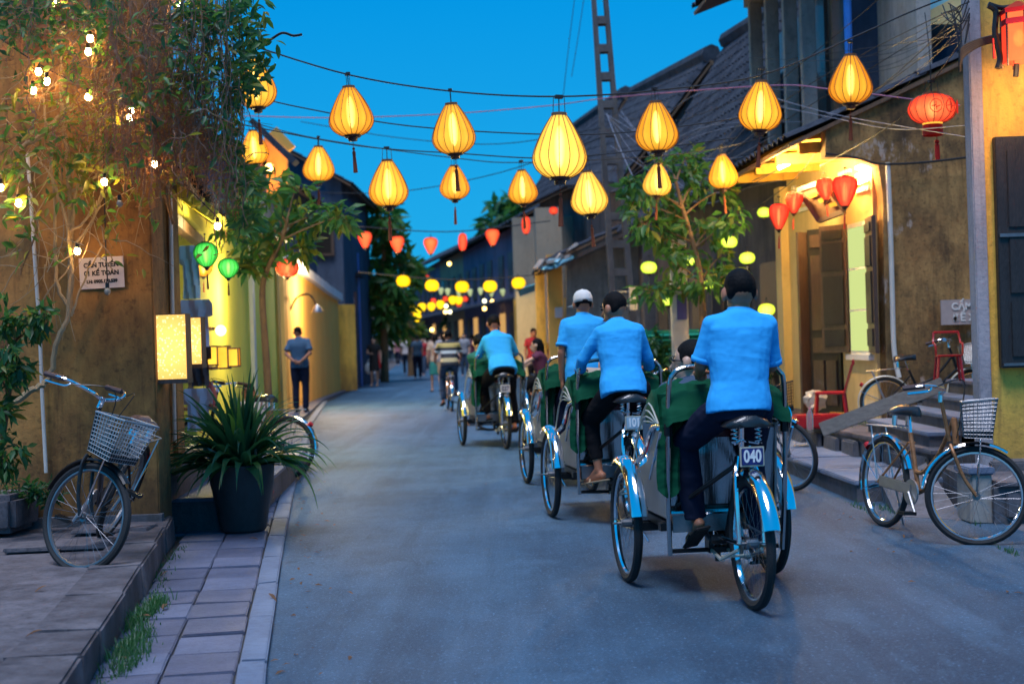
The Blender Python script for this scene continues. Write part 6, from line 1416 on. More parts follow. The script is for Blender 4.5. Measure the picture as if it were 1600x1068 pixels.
    for k in 'LR':
        sh, el, wr_ = J['sh'+k], J['el'+k], J['wr'+k]
        sh = sh-up2*.022; b.ball(sh, .054*w); b.cap(J['neck']-up2*.045, sh+up2*.004, .060, .052*w, 12); b.cap(J['chest'].lerp(sh, .3), sh, .09*w, .052*w, 12)
        if sleeve <= 1: e_ = sh.lerp(el, sleeve) if sleeve < 1 else el; b.tube([sh, sh.lerp(e_, .5), e_], [.052*w, .055*w, .060*w], 14)
        else:
            b.tube([sh, sh.lerp(el, .5), el], [.052*w, .054*w, .050*w], 14); e_ = el.lerp(wr_, sleeve-1); b.ball(el, .050*w); b.tube([el, e_], [.050*w, .044*w], 14)
    fuse(b, 'shirt' if skirt is None else 'blouse', sm_, t_, vox*.8, 4, wr=wr)
    for k in 'LR':   # cuffs
        sh, el, wr_ = J['sh'+k], J['el'+k], J['wr'+k]
        if sleeve <= 1: e_ = sh.lerp(el, sleeve); d = (el-sh).normalized(); r_ = .0625*w
        else: e_ = el.lerp(wr_, sleeve-1); d = (wr_-el).normalized(); r_ = .0475*w
        MB().tube([e_-d*.022, e_+d*.004], r_, 14, caps=False).build('cuff', sm_, t_, smooth=True).modifiers.new('t', 'SOLIDIFY').thickness = .006
    MB().tube([J['neck']-up2*.012-side*0, J['neck']+up2*.022], [.068, .060], 18, caps=False).build('collar', sm_, t_, smooth=True).modifiers.new('t', 'SOLIDIFY').thickness = .006
    # --- bottom
    b = MB()
    if skirt is None:
        ring_loft(b, [(J['hip']-up0*.085, hs*.13*w, dep(up0, hs)*.11*w), (J['hip']-up0*.02, hs*.172*w, dep(up0, hs)*.130*w), (J['hip']+up0*.05, hs*.162*w, dep(up0, hs)*.122*w)], 18)
        for k in 'LR':
            hp, kn, an = J['hp'+k], J['kn'+k], J['an'+k]; e_ = kn.lerp(an, leglen if leglen > 0 else .05) if leglen > 0 else hp.lerp(kn, 1+leglen)
            b.ball(hp, .095*w)
            if leglen > 0: b.tube([hp, hp.lerp(kn, .5), kn], [.098*w, .088*w, .072], 14); b.ball(kn, .071); b.tube([kn, kn.lerp(e_, .5), e_], [.071, .068*hw, .060*hw], 14)
            else: b.tube([hp, e_], [.098*w, .085*w], 14)
        fuse(b, 'trousers' if leglen > 0 else 'shorts', M[bottom], t_, vox*.85, 3, wr=wr*.9)
    else:
        z1 = skirt; c = (J['hpL']+J['hpR'])/2; kc = (J['knL']+J['knR'])/2
        ring_loft(b, [(c+(kc-c)*z1, hs*.20*w, Vector((0, .15, 0))), (c+(kc-c)*.3, hs*.185*w, Vector((0, .14, 0))), (J['hip'], hs*.168*w, Vector((0, .122, 0))), (J['waist'], hs*.145*w, Vector((0, .105, 0)))], 20)
        fuse(b, 'skirt', M[bottom], t_, vox, 2, wr=wr)
    if shoes:
        for k in 'LR':
            kn, an = J['kn'+k], J['an'+k]; td = J['to'+k].normalized(); dn = (an-kn).normalized(); dn = (dn-td*dn.dot(td)).normalized(); xs = td.cross(dn).normalized()
            c = an+dn*.082+td*.065; Mr = Matrix((xs, td, -dn)).transposed().to_4x4()
            if shoes.startswith('sandal'):
                MB().box(c, (.088, .26, .016), Mr).build('sandal', M[shoes], t_, bevel=.006)
                MB().tube([c+xs*.04+td*.02, c-dn*.055+td*.03, c-xs*.04+td*.02], .008, 6).build('strap', M[shoes], t_, smooth=True)
            else:
                b2_ = MB().cap(an+dn*.05-td*.03, an+dn*.055+td*.14, .042, .038).cap(an+dn*.01, an+dn*.05+td*.05, .042, .04); fuse(b2_, 'shoe', M[shoes], t_, vox, 2)
    return t_
for k, c in (('capw', (.68, .66, .62)), ('sandal', (.02, .014, .012)), ('sandal_t', (.45, .30, .18)), ('lips', (.30, .07, .06)), ('redshirt', (.42, .015, .02)), ('blackdress', (.008, .008, .010)), ('tealshirt', (.03, .16, .16)), ('dkshirt', (.035, .085, .15)), ('stripeshirt', (.5, .5, .45)), ('beige', (.42, .32, .24)), ('greyshirt', (.25, .26, .3)), ('pinkshirt', (.4, .16, .18)), ('whiteshirt', (.6, .58, .6)), ('jeans', (.03, .06, .11)), ('maroonshirt', (.12, .02, .05)), ('tealskirt', (.02, .22, .2)), ('greenshirt', (.01, .12, .08))):
    M[k] = mat(k, c, .8, bump=.2, bs=25)
# striped jersey
def striped():
    m = mat('striped_jersey', (.5, .5, .45), .8); nt = m.node_tree; L = nt.links; b = nt.nodes['Principled BSDF']
    tcn = _n(nt, 'ShaderNodeTexCoord'); s_ = _n(nt, 'ShaderNodeSeparateXYZ'); L.new(tcn.outputs['Object'], s_.inputs[0])
    mr = _n(nt, 'ShaderNodeMapRange'); L.new(s_.outputs[2], mr.inputs['Value']); mr.inputs['From Min'].default_value = .88; mr.inputs['From Max'].default_value = 1.48
    cr = _n(nt, 'ShaderNodeValToRGB'); cr.color_ramp.interpolation = 'CONSTANT'; L.new(mr.outputs[0], cr.inputs[0])
    el = cr.color_ramp.elements; cols = [(0, (.03, .03, .035)), (.13, (.55, .42, .2)), (.26, (.03, .03, .035)), (.40, (.6, .6, .55)), (.5, (.03, .03, .035)), (.60, (.6, .42, .12)), (.74, (.03, .03, .035)), (.84, (.6, .62, .6)), (.96, (.03, .03, .035))]
    el[0].position = 0; el[0].color = cols[0][1]+(1,); el[1].position = cols[1][0]; el[1].color = cols[1][1]+(1,)
    for p, c in cols[2:]: e = el.new(p); e.color = c+(1,)
    L.new(cr.outputs[0], b.inputs['Base Color']); return m
M['striped'] = striped()
def at_cyclo(i): return Vector(CYR[i].location), CYR[i].rotation_euler.z
l0, z0_ = at_cyclo(0)
V = Vector
p040 = dict(RIDE, hip=(-.015, .10, 1.0), waist=(-.005, .115, 1.11), chest=(.012, .15, 1.31), neck=(.025, .165, 1.455), head=(.035, .19, 1.585), pitch=R(-6),
            shL=(-.125, .15, 1.415), elL=(-.175, .19, 1.20), wrL=(-.135, .37, 1.155), shR=(.165, .15, 1.41), elR=(.20, .22, 1.18), wrR=(.15, .39, 1.17),
            knL=(-.205, .44, .80), anL=(-.155, .47, .40), toL=(-.05, .8, -.45), knR=(.15, .46, .71), anR=(.15, .29, .27), palmL=(.2, .2, -1), handL=(.3, 1, .05), palmR=(0, .2, -1), handR=(-.2, 1, 0))
person('man in light blue shirt pedalling the nearest cyclo, seen from behind', l0, z0_, p040, top='shirt', sleeve=.93, vox=.0075, wr=.020, curl=.9, hem=-.03, w=.90)
l1, z1_ = at_cyclo(1)
p101 = dict(RIDE, hip=(-.03, .12, 1.0), waist=(-.03, .16, 1.11), chest=(-.02, .22, 1.32), neck=(-.03, .26, 1.455), head=(-.045, .30, 1.585), yaw=R(42), pitch=R(-10),
            shL=(-.165, .23, 1.40), elL=(-.27, .30, 1.20), wrL=(-.275, .42, 1.115), shR=(.115, .22, 1.41), elR=(.19, .28, 1.20), wrR=(.24, .40, 1.12), knL=(-.21, .42, .76), anL=(-.17, .36, .40), toL=(-.35, .8, -.15), knR=(.13, .5, .74), anR=(.13, .3, .28), handL=(.1, 1, .1), palmL=(.2, .3, -1), handR=(-.1, 1, .1), palmR=(0, .2, -1))
person('man in light blue long-sleeved shirt riding the second cyclo, face turned left', l1, z1_, p101, top='shirt', sleeve=1.85, bottom='blacktr', vox=.009, wr=.022, leglen=.8, hw=.82, shoes='sandal_t', curl=.9, face=True, w=.92)
l2, z2_ = at_cyclo(2)
p118 = dict(RIDE, hip=(-.02, .08, 1.06), waist=(-.02, .10, 1.18), chest=(-.01, .14, 1.40), neck=(.0, .16, 1.55), head=(.01, .18, 1.685), pitch=R(-5),
            shL=(-.16, .14, 1.50), elL=(-.215, .10, 1.23), wrL=(-.205, .15, .99), shR=(.15, .15, 1.50), elR=(.24, .24, 1.27), wrR=(.2, .40, 1.17), knL=(-.15, .4, .78), anL=(-.14, .42, .42), handL=(.03, .12, -1), palmL=(1, 0, 0))
person('man in light blue short-sleeved shirt and white cap on the third cyclo', l2, z2_, p118, top='shirt', sleeve=.80, hair='cap', vox=.010, wr=.020, curl=.35, hem=.03, w=.95)
l3, z3_ = at_cyclo(3)
p037 = dict(RIDE, hip=(0, .08, 1.0), waist=(-.01, .16, 1.11), chest=(-.03, .27, 1.31), neck=(-.04, .33, 1.44), head=(-.06, .38, 1.60), pitch=R(-10), shL=(-.175, .28, 1.385), elL=(-.25, .38, 1.17), wrL=(-.2, .44, 1.20), shR=(.12, .28, 1.39), elR=(.22, .38, 1.19), wrR=(.2, .44, 1.20))
person('man in light blue shirt bending forward on the farthest cyclo in mid-road', l3, z3_, p037, top='shirt', sleeve=1.5, bottom='blacktr', vox=.014, wr=.018, hem=-.01)
# passengers
SIT = dict(STAND, hip=(0, .78, .72), waist=(0, .74, .84), chest=(0, .68, 1.02), neck=(0, .68, 1.16), head=(-.03, .72, 1.285), shL=(-.16, .68, 1.10), shR=(.16, .68, 1.10), elL=(-.2, .78, .9), wrL=(-.16, .95, .84), elR=(.2, .78, .9), wrR=(.16, .95, .84),
           hpL=(-.09, .82, .68), hpR=(.09, .82, .68), knL=(-.1, 1.22, .68), knR=(.1, 1.22, .68), anL=(-.1, 1.36, .34), anR=(.1, 1.36, .34), toL=(0, 1, -.2), toR=(0, 1, -.2))
o = person('passenger with black glasses in the nearest cyclo, only head and shoulders showing', l0, z0_, dict(SIT, yaw=R(60), head=(-.10, .72, 1.235), neck=(-.07, .69, 1.12), shL=(-.24, .68, 1.07)), top='jeans', bottom='jeans', sleeve=.6, skin='skin_l', vox=.010, face=True)
Hm = headmat(V((-.10, .72, 1.235))-(V((-.10, .72, 1.235))-V((-.07, .69, 1.12)))*.27, R(60), 0, 0); g = MB()
for q in (-1, 1): g.tube([Hm @ V((q*.035+.024*math.cos(t), .094, .012+.018*math.sin(t))) for t in [i*.7 for i in range(9)]], .003, 5, closed=True); g.tube([Hm @ V((q*.06, .09, .015)), Hm @ V((q*.078, 0, .01))], .003, 4)
g.build('glasses', M['black'], o)
person('passenger in the second cyclo, mostly hidden behind the rider', l1, z1_, dict(SIT, head=(.02, .72, 1.18), neck=(.01, .69, 1.06)), top='beige', sleeve=.6, skin='skin_l', vox=.016)
person('dark-haired passenger in a green top in the farthest cyclo', l3, z3_, dict(SIT, head=(-.20, .74, 1.36), neck=(-.18, .72, 1.22), chest=(-.1, .7, 1.08), shL=(-.32, .7, 1.16), shR=(-.02, .7, 1.16)), top='greenshirt', sleeve=.6, skin='skin_l', vox=.018, hair='bun')
# left standing man, hands behind his back
pm = dict(STAND, elL=(-.24, -.09, 1.14), wrL=(-.07, -.165, .99), elR=(.24, -.09, 1.14), wrR=(.07, -.17, .98), handL=(1, 0, -.25), palmL=(0, -1, 0), handR=(-1, 0, -.25), palmR=(0, 1, 0), head=(-.03, .03, 1.575), pitch=R(-15), knL=(-.09, .0, .49), anL=(-.085, -.04, .085))
person('man in dark blue polo standing on the left pavement with hands clasped behind', (-4.13, 27.6, .08), R(-8), pm, top='dkshirt', sleeve=.75, bottom='navy', vox=.016, shoes='black', wr=.015, w=1.05)
wb = person('woman in a short black dress walking towards the camera with a white bag', (-4.42, 45.4, .02), R(172), dict(STAND, elR=(.23, .02, 1.13), wrR=(.06, .17, 1.10), elL=(-.24, -.02, 1.10), wrL=(-.25, .03, .86), pitch=0), s=.93, top='blackdress', bottom='blackdress', skirt=.95, sleeve=.45, skin='skin_l', hair='bun', vox=.02, face=True, shoes='sandal_t', w=.92)
bg_ = empty('shopping_bag', gp(583, 601, .0)+V((-.12, 0, .55)), label='white plastic bag carried by the woman in black', cat='bag')
MB().ball((0, 0, 0), (.16, .1, .2), 10, 8).build('bag_body', M['white'], bg_, smooth=True); MB().tube(bez([(-.06, 0, .17), (0, 0, .30), (.06, 0, .17)]), .012, 5).build('handle', M['white'], bg_)
# striped cyclist
CYB = gp(706, 643, 0)
bk2 = make_bike('bicycle ridden by the person in the striped jersey', (CYB.x, CYB.y, .004), (CYB.x-.12, CYB.y+1.0, .004), frame='black', basket_on=False)
prd = dict(RIDE, hip=(0, .22, .92), waist=(0, .26, 1.03), chest=(0, .33, 1.22), neck=(0, .36, 1.36), head=(0, .38, 1.50), shL=(-.18, .33, 1.31), shR=(.18, .33, 1.31), elL=(-.25, .42, 1.10), elR=(.25, .42, 1.10), wrL=(-.26, .60, 1.01), wrR=(.26, .60, 1.01),
           hpL=(-.09, .22, .88), hpR=(.09, .22, .88), knL=(-.12, .58, .68), knR=(.12, .60, .76), anL=(-.12, .44, .22), anR=(.12, .46, .40))
person('cyclist in black, white and yellow striped jersey ahead on the road', (CYB.x, CYB.y, .004), R(7), prd, top='striped', sleeve=.7, bottom='jeans', vox=.018, skin='skin')
# pedestrians next to the cyclist, and the people beyond
WALK = dict(STAND, knL=(-.10, .12, .50), anL=(-.10, .16, .10), knR=(.10, -.02, .49), anR=(.10, -.22, .12))
person('woman in teal skirt walking left of the striped cyclist', gp(682, 612, 0), R(10), WALK, s=.95, top='beige', bottom='tealskirt', skirt=1.0, sleeve=.7, skin='skin_l', hair='long', vox=.02, w=.92)
person('person in grey top and beige shorts walking beside the teal skirt, plastic bag in hand', gp(696, 616, 0), R(5), dict(WALK, elL=(-.26, .0, 1.13)), s=.98, top='greyshirt', bottom='beige', leglen=-.15, sleeve=.7, skin='skin', hair='long', vox=.02)
b = gp(702, 600, 0); MB().lathe([(.02, .5), (.16, .35), (.2, .1), (.12, 0)], 10).build('blue_bag', M['bluec'], smooth=True, loc=b+V((0, -.5, .45)), label='pale blue plastic bag between the walkers and the striped cyclist', cat='bag')
CR = [(655, 577, 'dkshirt', 'jeans', .0, 'short', 'tall person in blue shirt standing at the left of the far crowd', 1.0), (648, 572, 'whiteshirt', 'navy', .2, 'short', 'person in white shirt just behind the tall one in blue', .98), (668, 573, 'pinkshirt', 'navy', 3, 'long', 'person in dusty pink among the far crowd', .95), (628, 566, 'greyshirt', 'jeans', 2.8, 'short', 'person in grey by the red-draped stall', .97),
      (740, 575, 'tealshirt', 'navy', .3, 'long', 'person in teal just behind the farthest cyclo', 1.0), (789, 572, 'beige', 'navy', 2.9, 'short', 'person in beige right of the farthest rider', .97), (797, 570, 'pinkshirt', 'jeans', 3.1, 'long', 'person in pink by the yellow gateway', .94), (808, 572, 'whiteshirt', 'beige', .4, 'short', 'person in white by the yellow gateway', .96), (820, 574, 'greyshirt', 'navy', 1, 'bun', 'person in grey nearest the yellow gateway', .93),
      (672, 566, 'whiteshirt', 'jeans', .1, 'short', 'farther person in white in the crowd middle', 1.0), (716, 568, 'tealshirt', 'navy', 0, 'short', 'person in teal over the striped cyclist\'s shoulder', 1.0), (686, 564, 'redshirt', 'navy', 3, 'short', 'small far person in red in the crowd middle', 1.0), (640, 563, 'maroonshirt', 'navy', 0, 'short', 'small far person in maroon at the crowd\'s left', 1.0), (728, 565, 'beige', 'navy', 3, 'long', 'small far person in beige left of the farthest rider', .96)]
for i_ in range(16):
    cx_ = (612, 622, 634, 645, 660, 665, 676, 690, 706, 722, 733, 746, 780, 786, 803, 814)[i_]
    CR.append((cx_, (566, 571, 569, 575, 570, 579, 570, 573, 571, 576, 570, 569, 575, 579, 578, 571)[i_], ('whiteshirt', 'pinkshirt', 'dkshirt', 'beige', 'shirt', 'redshirt', 'greyshirt', 'whiteshirt')[i_ % 8], ('jeans', 'navy', 'beige', 'navy')[i_ % 4], (0, 3, .4, 2.8)[i_ % 4], ('short', 'long', 'short', 'bun')[i_ % 4],
      'distant passer-by in %s at the %s of the street crowd' % (('white', 'dusty pink', 'dark blue', 'beige', 'light blue', 'bright red', 'grey', 'pure white')[i_ % 8], ('very left edge', 'left end', 'left part', 'left flank', 'front left', 'left centre', 'centre back', 'very centre', 'centre right', 'right centre', 'back right', 'right part', 'right flank', 'front right', 'right end', 'very right edge')[i_]), (1.0, .95, .98, .93)[i_ % 4]))
PROT = {}
for i_ in range(10):
    CR.append(((636, 645, 653, 662, 669, 678, 689, 718, 727, 737)[i_], (586, 583, 592, 587, 581, 590, 584, 583, 588, 582)[i_], ('whiteshirt', 'tealshirt', 'dkshirt', 'redshirt', 'beige', 'pinkshirt', 'shirt', 'whiteshirt', 'greyshirt', 'maroonshirt')[i_], ('jeans', 'beige', 'navy', 'jeans')[i_ % 4], (0, 3, .4, 2.8, .1)[i_ % 5], ('short', 'long', 'bun')[i_ % 3],
      'pedestrian in %s, %s' % (('a white top', 'a teal top', 'a navy top', 'a red top', 'a beige top', 'a pink top', 'a light blue top', 'a plain white top', 'a grey top', 'a dark maroon top')[i_], ('leftmost of the middle-distance walkers', 'second of the middle-distance walkers from the left', 'nearest of the middle-distance walkers', 'fourth middle-distance walker from the left', 'walking beyond the teal skirt', 'just left of the teal skirt', 'just right of the teal skirt', 'right of the striped cyclist\'s head', 'close behind the striped cyclist\'s right side', 'left of the farthest cyclo')[i_]), (1.0, .95, .98, .93)[i_ % 4]))
for (x, y, tp, bt, rz, hr, lb, s) in CR:
    q = gp(x, y, 0); person(lb, q, rz, STAND if int(x) % 2 else WALK, s=s, top=tp, bottom=bt, sleeve=.6, skin='skin_l', hair=hr, vox=.035, wr=0, group='people in the far crowd', shoes=None, face=False)
person('man in red shirt standing under the gateways on the right', at(836, 600, 34)*1+V((0, 0, -at(836, 600, 34).z)), R(200), STAND, s=.97, top='redshirt', bottom='blacktr', sleeve=.6, vox=.022)
person('person in orange just behind the man in red', at(846, 600, 35.2)+V((0, 0, -at(846, 600, 35.2).z)), R(180), STAND, s=.9, top='wall_orange', bottom='navy', sleeve=.6, vox=.03)
q = at(872, 640, 21.5); q.z = 0
bs = make_bike('bicycle of the woman in the maroon top beyond the third cyclo', (q.x, q.y, 0), (q.x-.95, q.y-.15, 0), frame='black', basket_on=False)
person('woman in maroon top astride a bicycle, arm stretched to the bar', (q.x, q.y, -.03), R(82), dict(prd, hip=(0, .22, .86), waist=(0, .24, .97), chest=(0, .28, 1.14), neck=(0, .3, 1.27), head=(0, .33, 1.40), shL=(-.16, .28, 1.22), shR=(.16, .28, 1.22), elL=(-.2, .45, 1.12)), top='maroonshirt', bottom='blacktr', sleeve=.4, skin='skin_l', hair='long', vox=.018, s=.94, face=True)
q = at(404, 640, 15.2); q.z = .27
person('person seen only as a head behind the potted plant by the yellow wall', q+V((-.1, 0, -.72)), R(190), STAND, s=.86, top='whiteshirt', bottom='navy', sleeve=.6, skin='skin', hair='short', vox=.02, face=True)
# ================================================================== PLANTS
def leafmat(name, col, trans=(.1, .2, .02), rough=.45):
    m = mat(name, col, rough, var=.3, vs=3); nt = m.node_tree; L = nt.links; b = nt.nodes['Principled BSDF']
    t = _n(nt, 'ShaderNodeBsdfTranslucent'); t.inputs[0].default_value = trans+(1,)
    mx = _n(nt, 'ShaderNodeMixShader'); mx.inputs[0].default_value = .5; o = [n for n in nt.nodes if n.type == 'OUTPUT_MATERIAL'][0]
    L.new(b.outputs[0], mx.inputs[1]); L.new(t.outputs[0], mx.inputs[2]); L.new(mx.outputs[0], o.inputs[0])
    oi = _n(nt, 'ShaderNodeObjectInfo')
    return m
M['leaf_d'] = leafmat('dark_green_leaf', (.03, .115, .045), (.05, .18, .04))
M['leaf_m'] = leafmat('mid_green_leaf', (.06, .18, .04), (.12, .28, .04))
M['leaf_y'] = leafmat('yellow_green_leaf', (.14, .17, .03), (.30, .30, .03))
M['leaf_b'] = leafmat('dry_brown_leaf', (.24, .125, .07), (.28, .12, .04), .8)
M['leaf_blue'] = leafmat('strap_leaf', (.028, .125, .055), (.03, .12, .04), .28)
M['bark'] = stained('brown_bark', (.20, .12, .06), (.30, .19, .10), (.07, .045, .03), sc=8, bump=.6)
M['bark_p'] = stained('pale_bark', (.36, .27, .16), (.42, .33, .2), (.16, .1, .06), sc=8, bump=.6)
M['root'] = mat('dry_root', (.20, .12, .08), .9, var=.4)
M['soil'] = mat('soil', (.05, .03, .02), .95, bump=.6)
def leafshape(L, W, bend=.25, fold=.18, n=4):
    vs = []; fs = []
    for i in range(n+1):
        t = i/n; w = W*math.sin(math.pi*min(t*.93+.05, 1))**.8*(1-.25*t); y = L*t; z = -bend*L*t*t
        vs += [(-w/2, y, z+fold*w), (0, y, z), (w/2, y, z+fold*w)]
    for i in range(n):
        a = 3*i; fs += [(a, a+1, a+4, a+3), (a+1, a+2, a+5, a+4)]
    return vs, fs
def orient(p, d, roll):
    q = Vector(d).to_track_quat('Y', 'Z').to_matrix().to_4x4(); return Matrix.Translation(Vector(p)) @ q @ Matrix.Rotation(roll, 4, 'Y')
def rdir(zmin=-1., zmax=1.):
    while True:
        v = Vector((rnd.uniform(-1, 1), rnd.uniform(-1, 1), rnd.uniform(-1, 1)))
        if .05 < v.length < 1: v.normalize(); v.z = max(zmin, min(zmax, v.z)); return v.normalized()
LM = {}
for k in ('leaf_d', 'leaf_m', 'leaf_y', 'leaf_b'):
    LM[k] = [MB().add(*leafshape(1, .42, rnd.uniform(.1, .4))).mesh('leaf_mesh', M[k], True, 80) for _ in range(3)]
def leaf_obj(parent, p, d, size, kind, name='leaf'):
    o = link(name, LM[kind][rnd.randrange(3)], parent); o.matrix_local = orient(p, d, rnd.uniform(-1, 1)) @ Matrix.Scale(size, 4); return o
def foliage(mbs, p, d, size, kind, n=2):
    vs, fs = leafshape(size, size*.42, rnd.uniform(.1, .4), n=n); mbs[kind].add(vs, fs, orient(p, d, rnd.uniform(-1.5, 1.5)))

# potted strap-leaved plant
pc = gp(369, 838, .03)+V((0, .28, 0)); pot = empty('potted_plant', (pc.x, pc.y, .03), label='large strap-leaved plant in a tall dark pot on the left pavement', cat='potted plant')
ph = at(369, 728, pc.y-.2).z-.03; rb_, rt_ = .145, .235
MB().lathe([(0, 0), (rb_, 0), (rb_+.02, .02), (.20, ph*.45), (.228, ph*.72), (rt_, ph*.92), (rt_+.003, ph), (rt_-.022, ph), (rt_-.03, ph*.9), (0, ph*.88)], 40, caps=False).build('pot', M['pot'], pot, smooth=True)
MB().lathe([(0, ph*.93), (rt_-.028, ph*.92)], 24, caps=False).build('soil', M['soil'], pot)
def strap(L, W, az, el, droop, twist=0, n=12, base=(0, 0, 0)):
    p = Vector(base); d = Vector((math.cos(az)*math.cos(el), math.sin(az)*math.cos(el), math.sin(el))); vs = []; fs = []
    for i in range(n+1):
        t = i/n; w = W*(.45+.55*math.sin(math.pi*min(1, t*1.1+.15)))*(1-t**3.2)+.001
        s = d.cross(Vector((0, 0, 1))); s = s.normalized() if s.length > .02 else Vector((-math.sin(az), math.cos(az), 0)); s = (Matrix.Rotation(twist*t, 3, d) @ s); up = s.cross(d)
        vs += [p-s*w/2+up*w*.10, p.copy(), p+s*w/2+up*w*.10]
        p = p+d*L/n; d = (d+Vector((0, 0, -1))*droop*(.25+t*1.5)/n).normalized()
    for i in range(n): a = 3*i; fs += [(a, a+1, a+4, a+3), (a+1, a+2, a+5, a+4)]
    return vs, fs
for i in range(185):
    az = rnd.uniform(0, 2*math.pi); q_ = i/185.; el = R(12+74*q_+rnd.uniform(-8, 8)); el = min(el, R(87))
    L = rnd.uniform(.44, .68)*(1.0 if el < R(55) else 1.12); r0 = rnd.uniform(.02, .16)*(1.2-q_)
    vs, fs = strap(L, rnd.uniform(.060, .092), az, el, rnd.uniform(1.0, 2.8) if el < R(60) else rnd.uniform(.4, 2.4), rnd.uniform(-1.1, 1.1), base=(r0*math.cos(az), r0*math.sin(az), ph*.93))
    MB().add(vs, fs).build('leaf', M['leaf_blue'] if i % 9 else M['leaf_m'], pot, smooth=True, angle=80)
for az, L, el, dr in ((R(187), .74, 30, 4.0), (R(198), .66, 40, 4.6), (R(-25), .70, 20, 3.4), (R(-15), .62, 35, 2.6), (R(-60), .46, 35, 4.6), (R(5), .66, 35, 2.4), (R(175), .66, 40, 2.6)):
    vs, fs = strap(L, .045, az, R(el), dr, .4, 16, base=(.13*math.cos(az), .13*math.sin(az), ph*.93)); MB().add(vs, fs).build('leaf', M['leaf_m'], pot, smooth=True, angle=80)
b = MB()
for i in range(40):
    az = rnd.uniform(0, 6.28); r0 = rnd.uniform(.05, .17); b.tube([(r0*math.cos(az), r0*math.sin(az), ph*.9), (r0*1.1*math.cos(az), r0*1.1*math.sin(az), ph*.9+rnd.uniform(.06, .2))], .009, 5)
b.build('stalk_bases', M['root'], pot, kind='stuff')

def branch_tree(label, base, spine, trunk_r, blobs, leafsize, nleaf, weights, bark='bark', name='tree', cat='tree', limbs=10, singles=0, droop=.3, seed=3, lim_r=.3):
    """blobs: (centre, radius xyz) of crown clumps; every clump gets a limb, twigs and leaves"""
    global rnd
    keep = rnd; rnd = random.Random(seed)
    t_ = empty(name, base, label=label, cat=cat); B0 = Vector(base); sp_ = [Vector(p)-B0 for p in spine]
    pth = bez(sp_, 6); MB().tube(pth, [trunk_r*(1-.65*i/(len(pth)-1)) for i in range(len(pth))], 9).build('trunk', M[bark], t_, smooth=True)
    kinds = list(weights); mbs = {k: MB() for k in kinds}; tw = MB(); cnt = 0
    for (c, r) in blobs:
        c = Vector(c)-B0; r = Vector(r) if hasattr(r, '__len__') else Vector((r, r, r))
        a = min(pth[len(pth)//3:], key=lambda p: (p-c).length+abs(p.z-c.z+.3)*.6)
        lp = bez([a, a.lerp(c, .5)+Vector((0, 0, .12*r.z)), c], 5); MB().tube(lp, [trunk_r*lim_r*(1-.7*i/(len(lp)-1)) for i in range(len(lp))], 6).build('branch', M[bark], t_, smooth=True)
        for j in range(max(3, int(nleaf*r.x*r.z/14))):
            pass
        nt_ = max(8, int(nleaf/9))
        for j in range(nt_):
            d = rdir(); e = c+Vector((d.x*r.x, d.y*r.y, d.z*r.z))*rnd.uniform(.35, 1)**.6; s0 = c.lerp(e, rnd.uniform(.0, .35))
            m_ = s0.lerp(e, .5)+Vector((0, 0, .06*r.z)); tw.tube([s0, m_, e], [trunk_r*.09, trunk_r*.06, trunk_r*.03], 3, caps=False)
            dd = (e-s0).normalized() if (e-s0).length > .001 else d
            for q in range(9):
                t = .3+.75*q/9; p = s0.lerp(e, min(t, 1))+rdir()*leafsize*.5; sd = (dd+rdir()*.9+Vector((0, 0, -droop))).normalized()
                k = rnd.choices(kinds, [weights[x] for x in kinds])[0]; sz = leafsize*rnd.uniform(.7, 1.25)
                if cnt < singles and rnd.random() < .3 and p.y < c.y: leaf_obj(t_, p, sd, sz, k); cnt += 1
                else: foliage(mbs, p, sd, sz, k)
    tw.build('twigs', M[bark], t_, kind='stuff')
    for k in kinds:
        if mbs[k].f: mbs[k].build('crown', M[k], t_, smooth=True, angle=80, kind='stuff')
    rnd = keep; return t_
# small left tree between the shop and the yellow wall
Y = 15.0
bl = [((x, y), r) for x, y, r in ((375, 350, .28), (400, 345, .34), (430, 330, .34), (400, 392, .28), (440, 365, .32), (475, 345, .30), (505, 335, .22), (530, 338, .15), (392, 420, .18), (415, 300, .25), (360, 325, .22), (460, 300, .2), (470, 385, .18))]
branch_tree('small young tree with slender trunk and broad leaves before the yellow shop wall', tuple(at(424, 690, Y)*1), [tuple(at(*p, Y)) for p in ((424, 690), (416, 560), (410, 460), (418, 420), (440, 375), (450, 340))], .045,
            [(tuple(at(p[0], p[1], Y+rnd.uniform(-.4, .4))), (r, r, r*.8)) for p, r in bl], .15, 60, {'leaf_d': 2, 'leaf_m': 5, 'leaf_y': 1.8}, seed=5, singles=150)
# right tree
Y = 17.0
bl = ((1010, 290, .30), (1050, 270, .32), (1085, 285, .30), (1120, 300, .28), (1040, 320, .34), (990, 315, .24), (1075, 345, .38), (1110, 355, .32), (1145, 345, .22), (1030, 370, .32), (1005, 350, .28), (1080, 395, .32), (1120, 405, .30), (1050, 410, .28), (1100, 440, .28), (1135, 430, .22), (1020, 455, .2), (1060, 455, .22), (985, 290, .15), (1070, 250, .2))
branch_tree('small leafy tree with a thin trunk standing before the dark right wall', tuple(at(1099, 600, Y)), [tuple(at(*p, Y)) for p in ((1099, 600), (1098, 500), (1094, 430), (1080, 370), (1065, 320), (1055, 280))], .05,
            [(tuple(at(x, y, Y+rnd.uniform(-.5, .5))), (r, r, r*.75)) for x, y, r in bl], .15, 34, {'leaf_d': 2, 'leaf_m': 5, 'leaf_y': 1.2}, seed=9, singles=150, droop=.6)
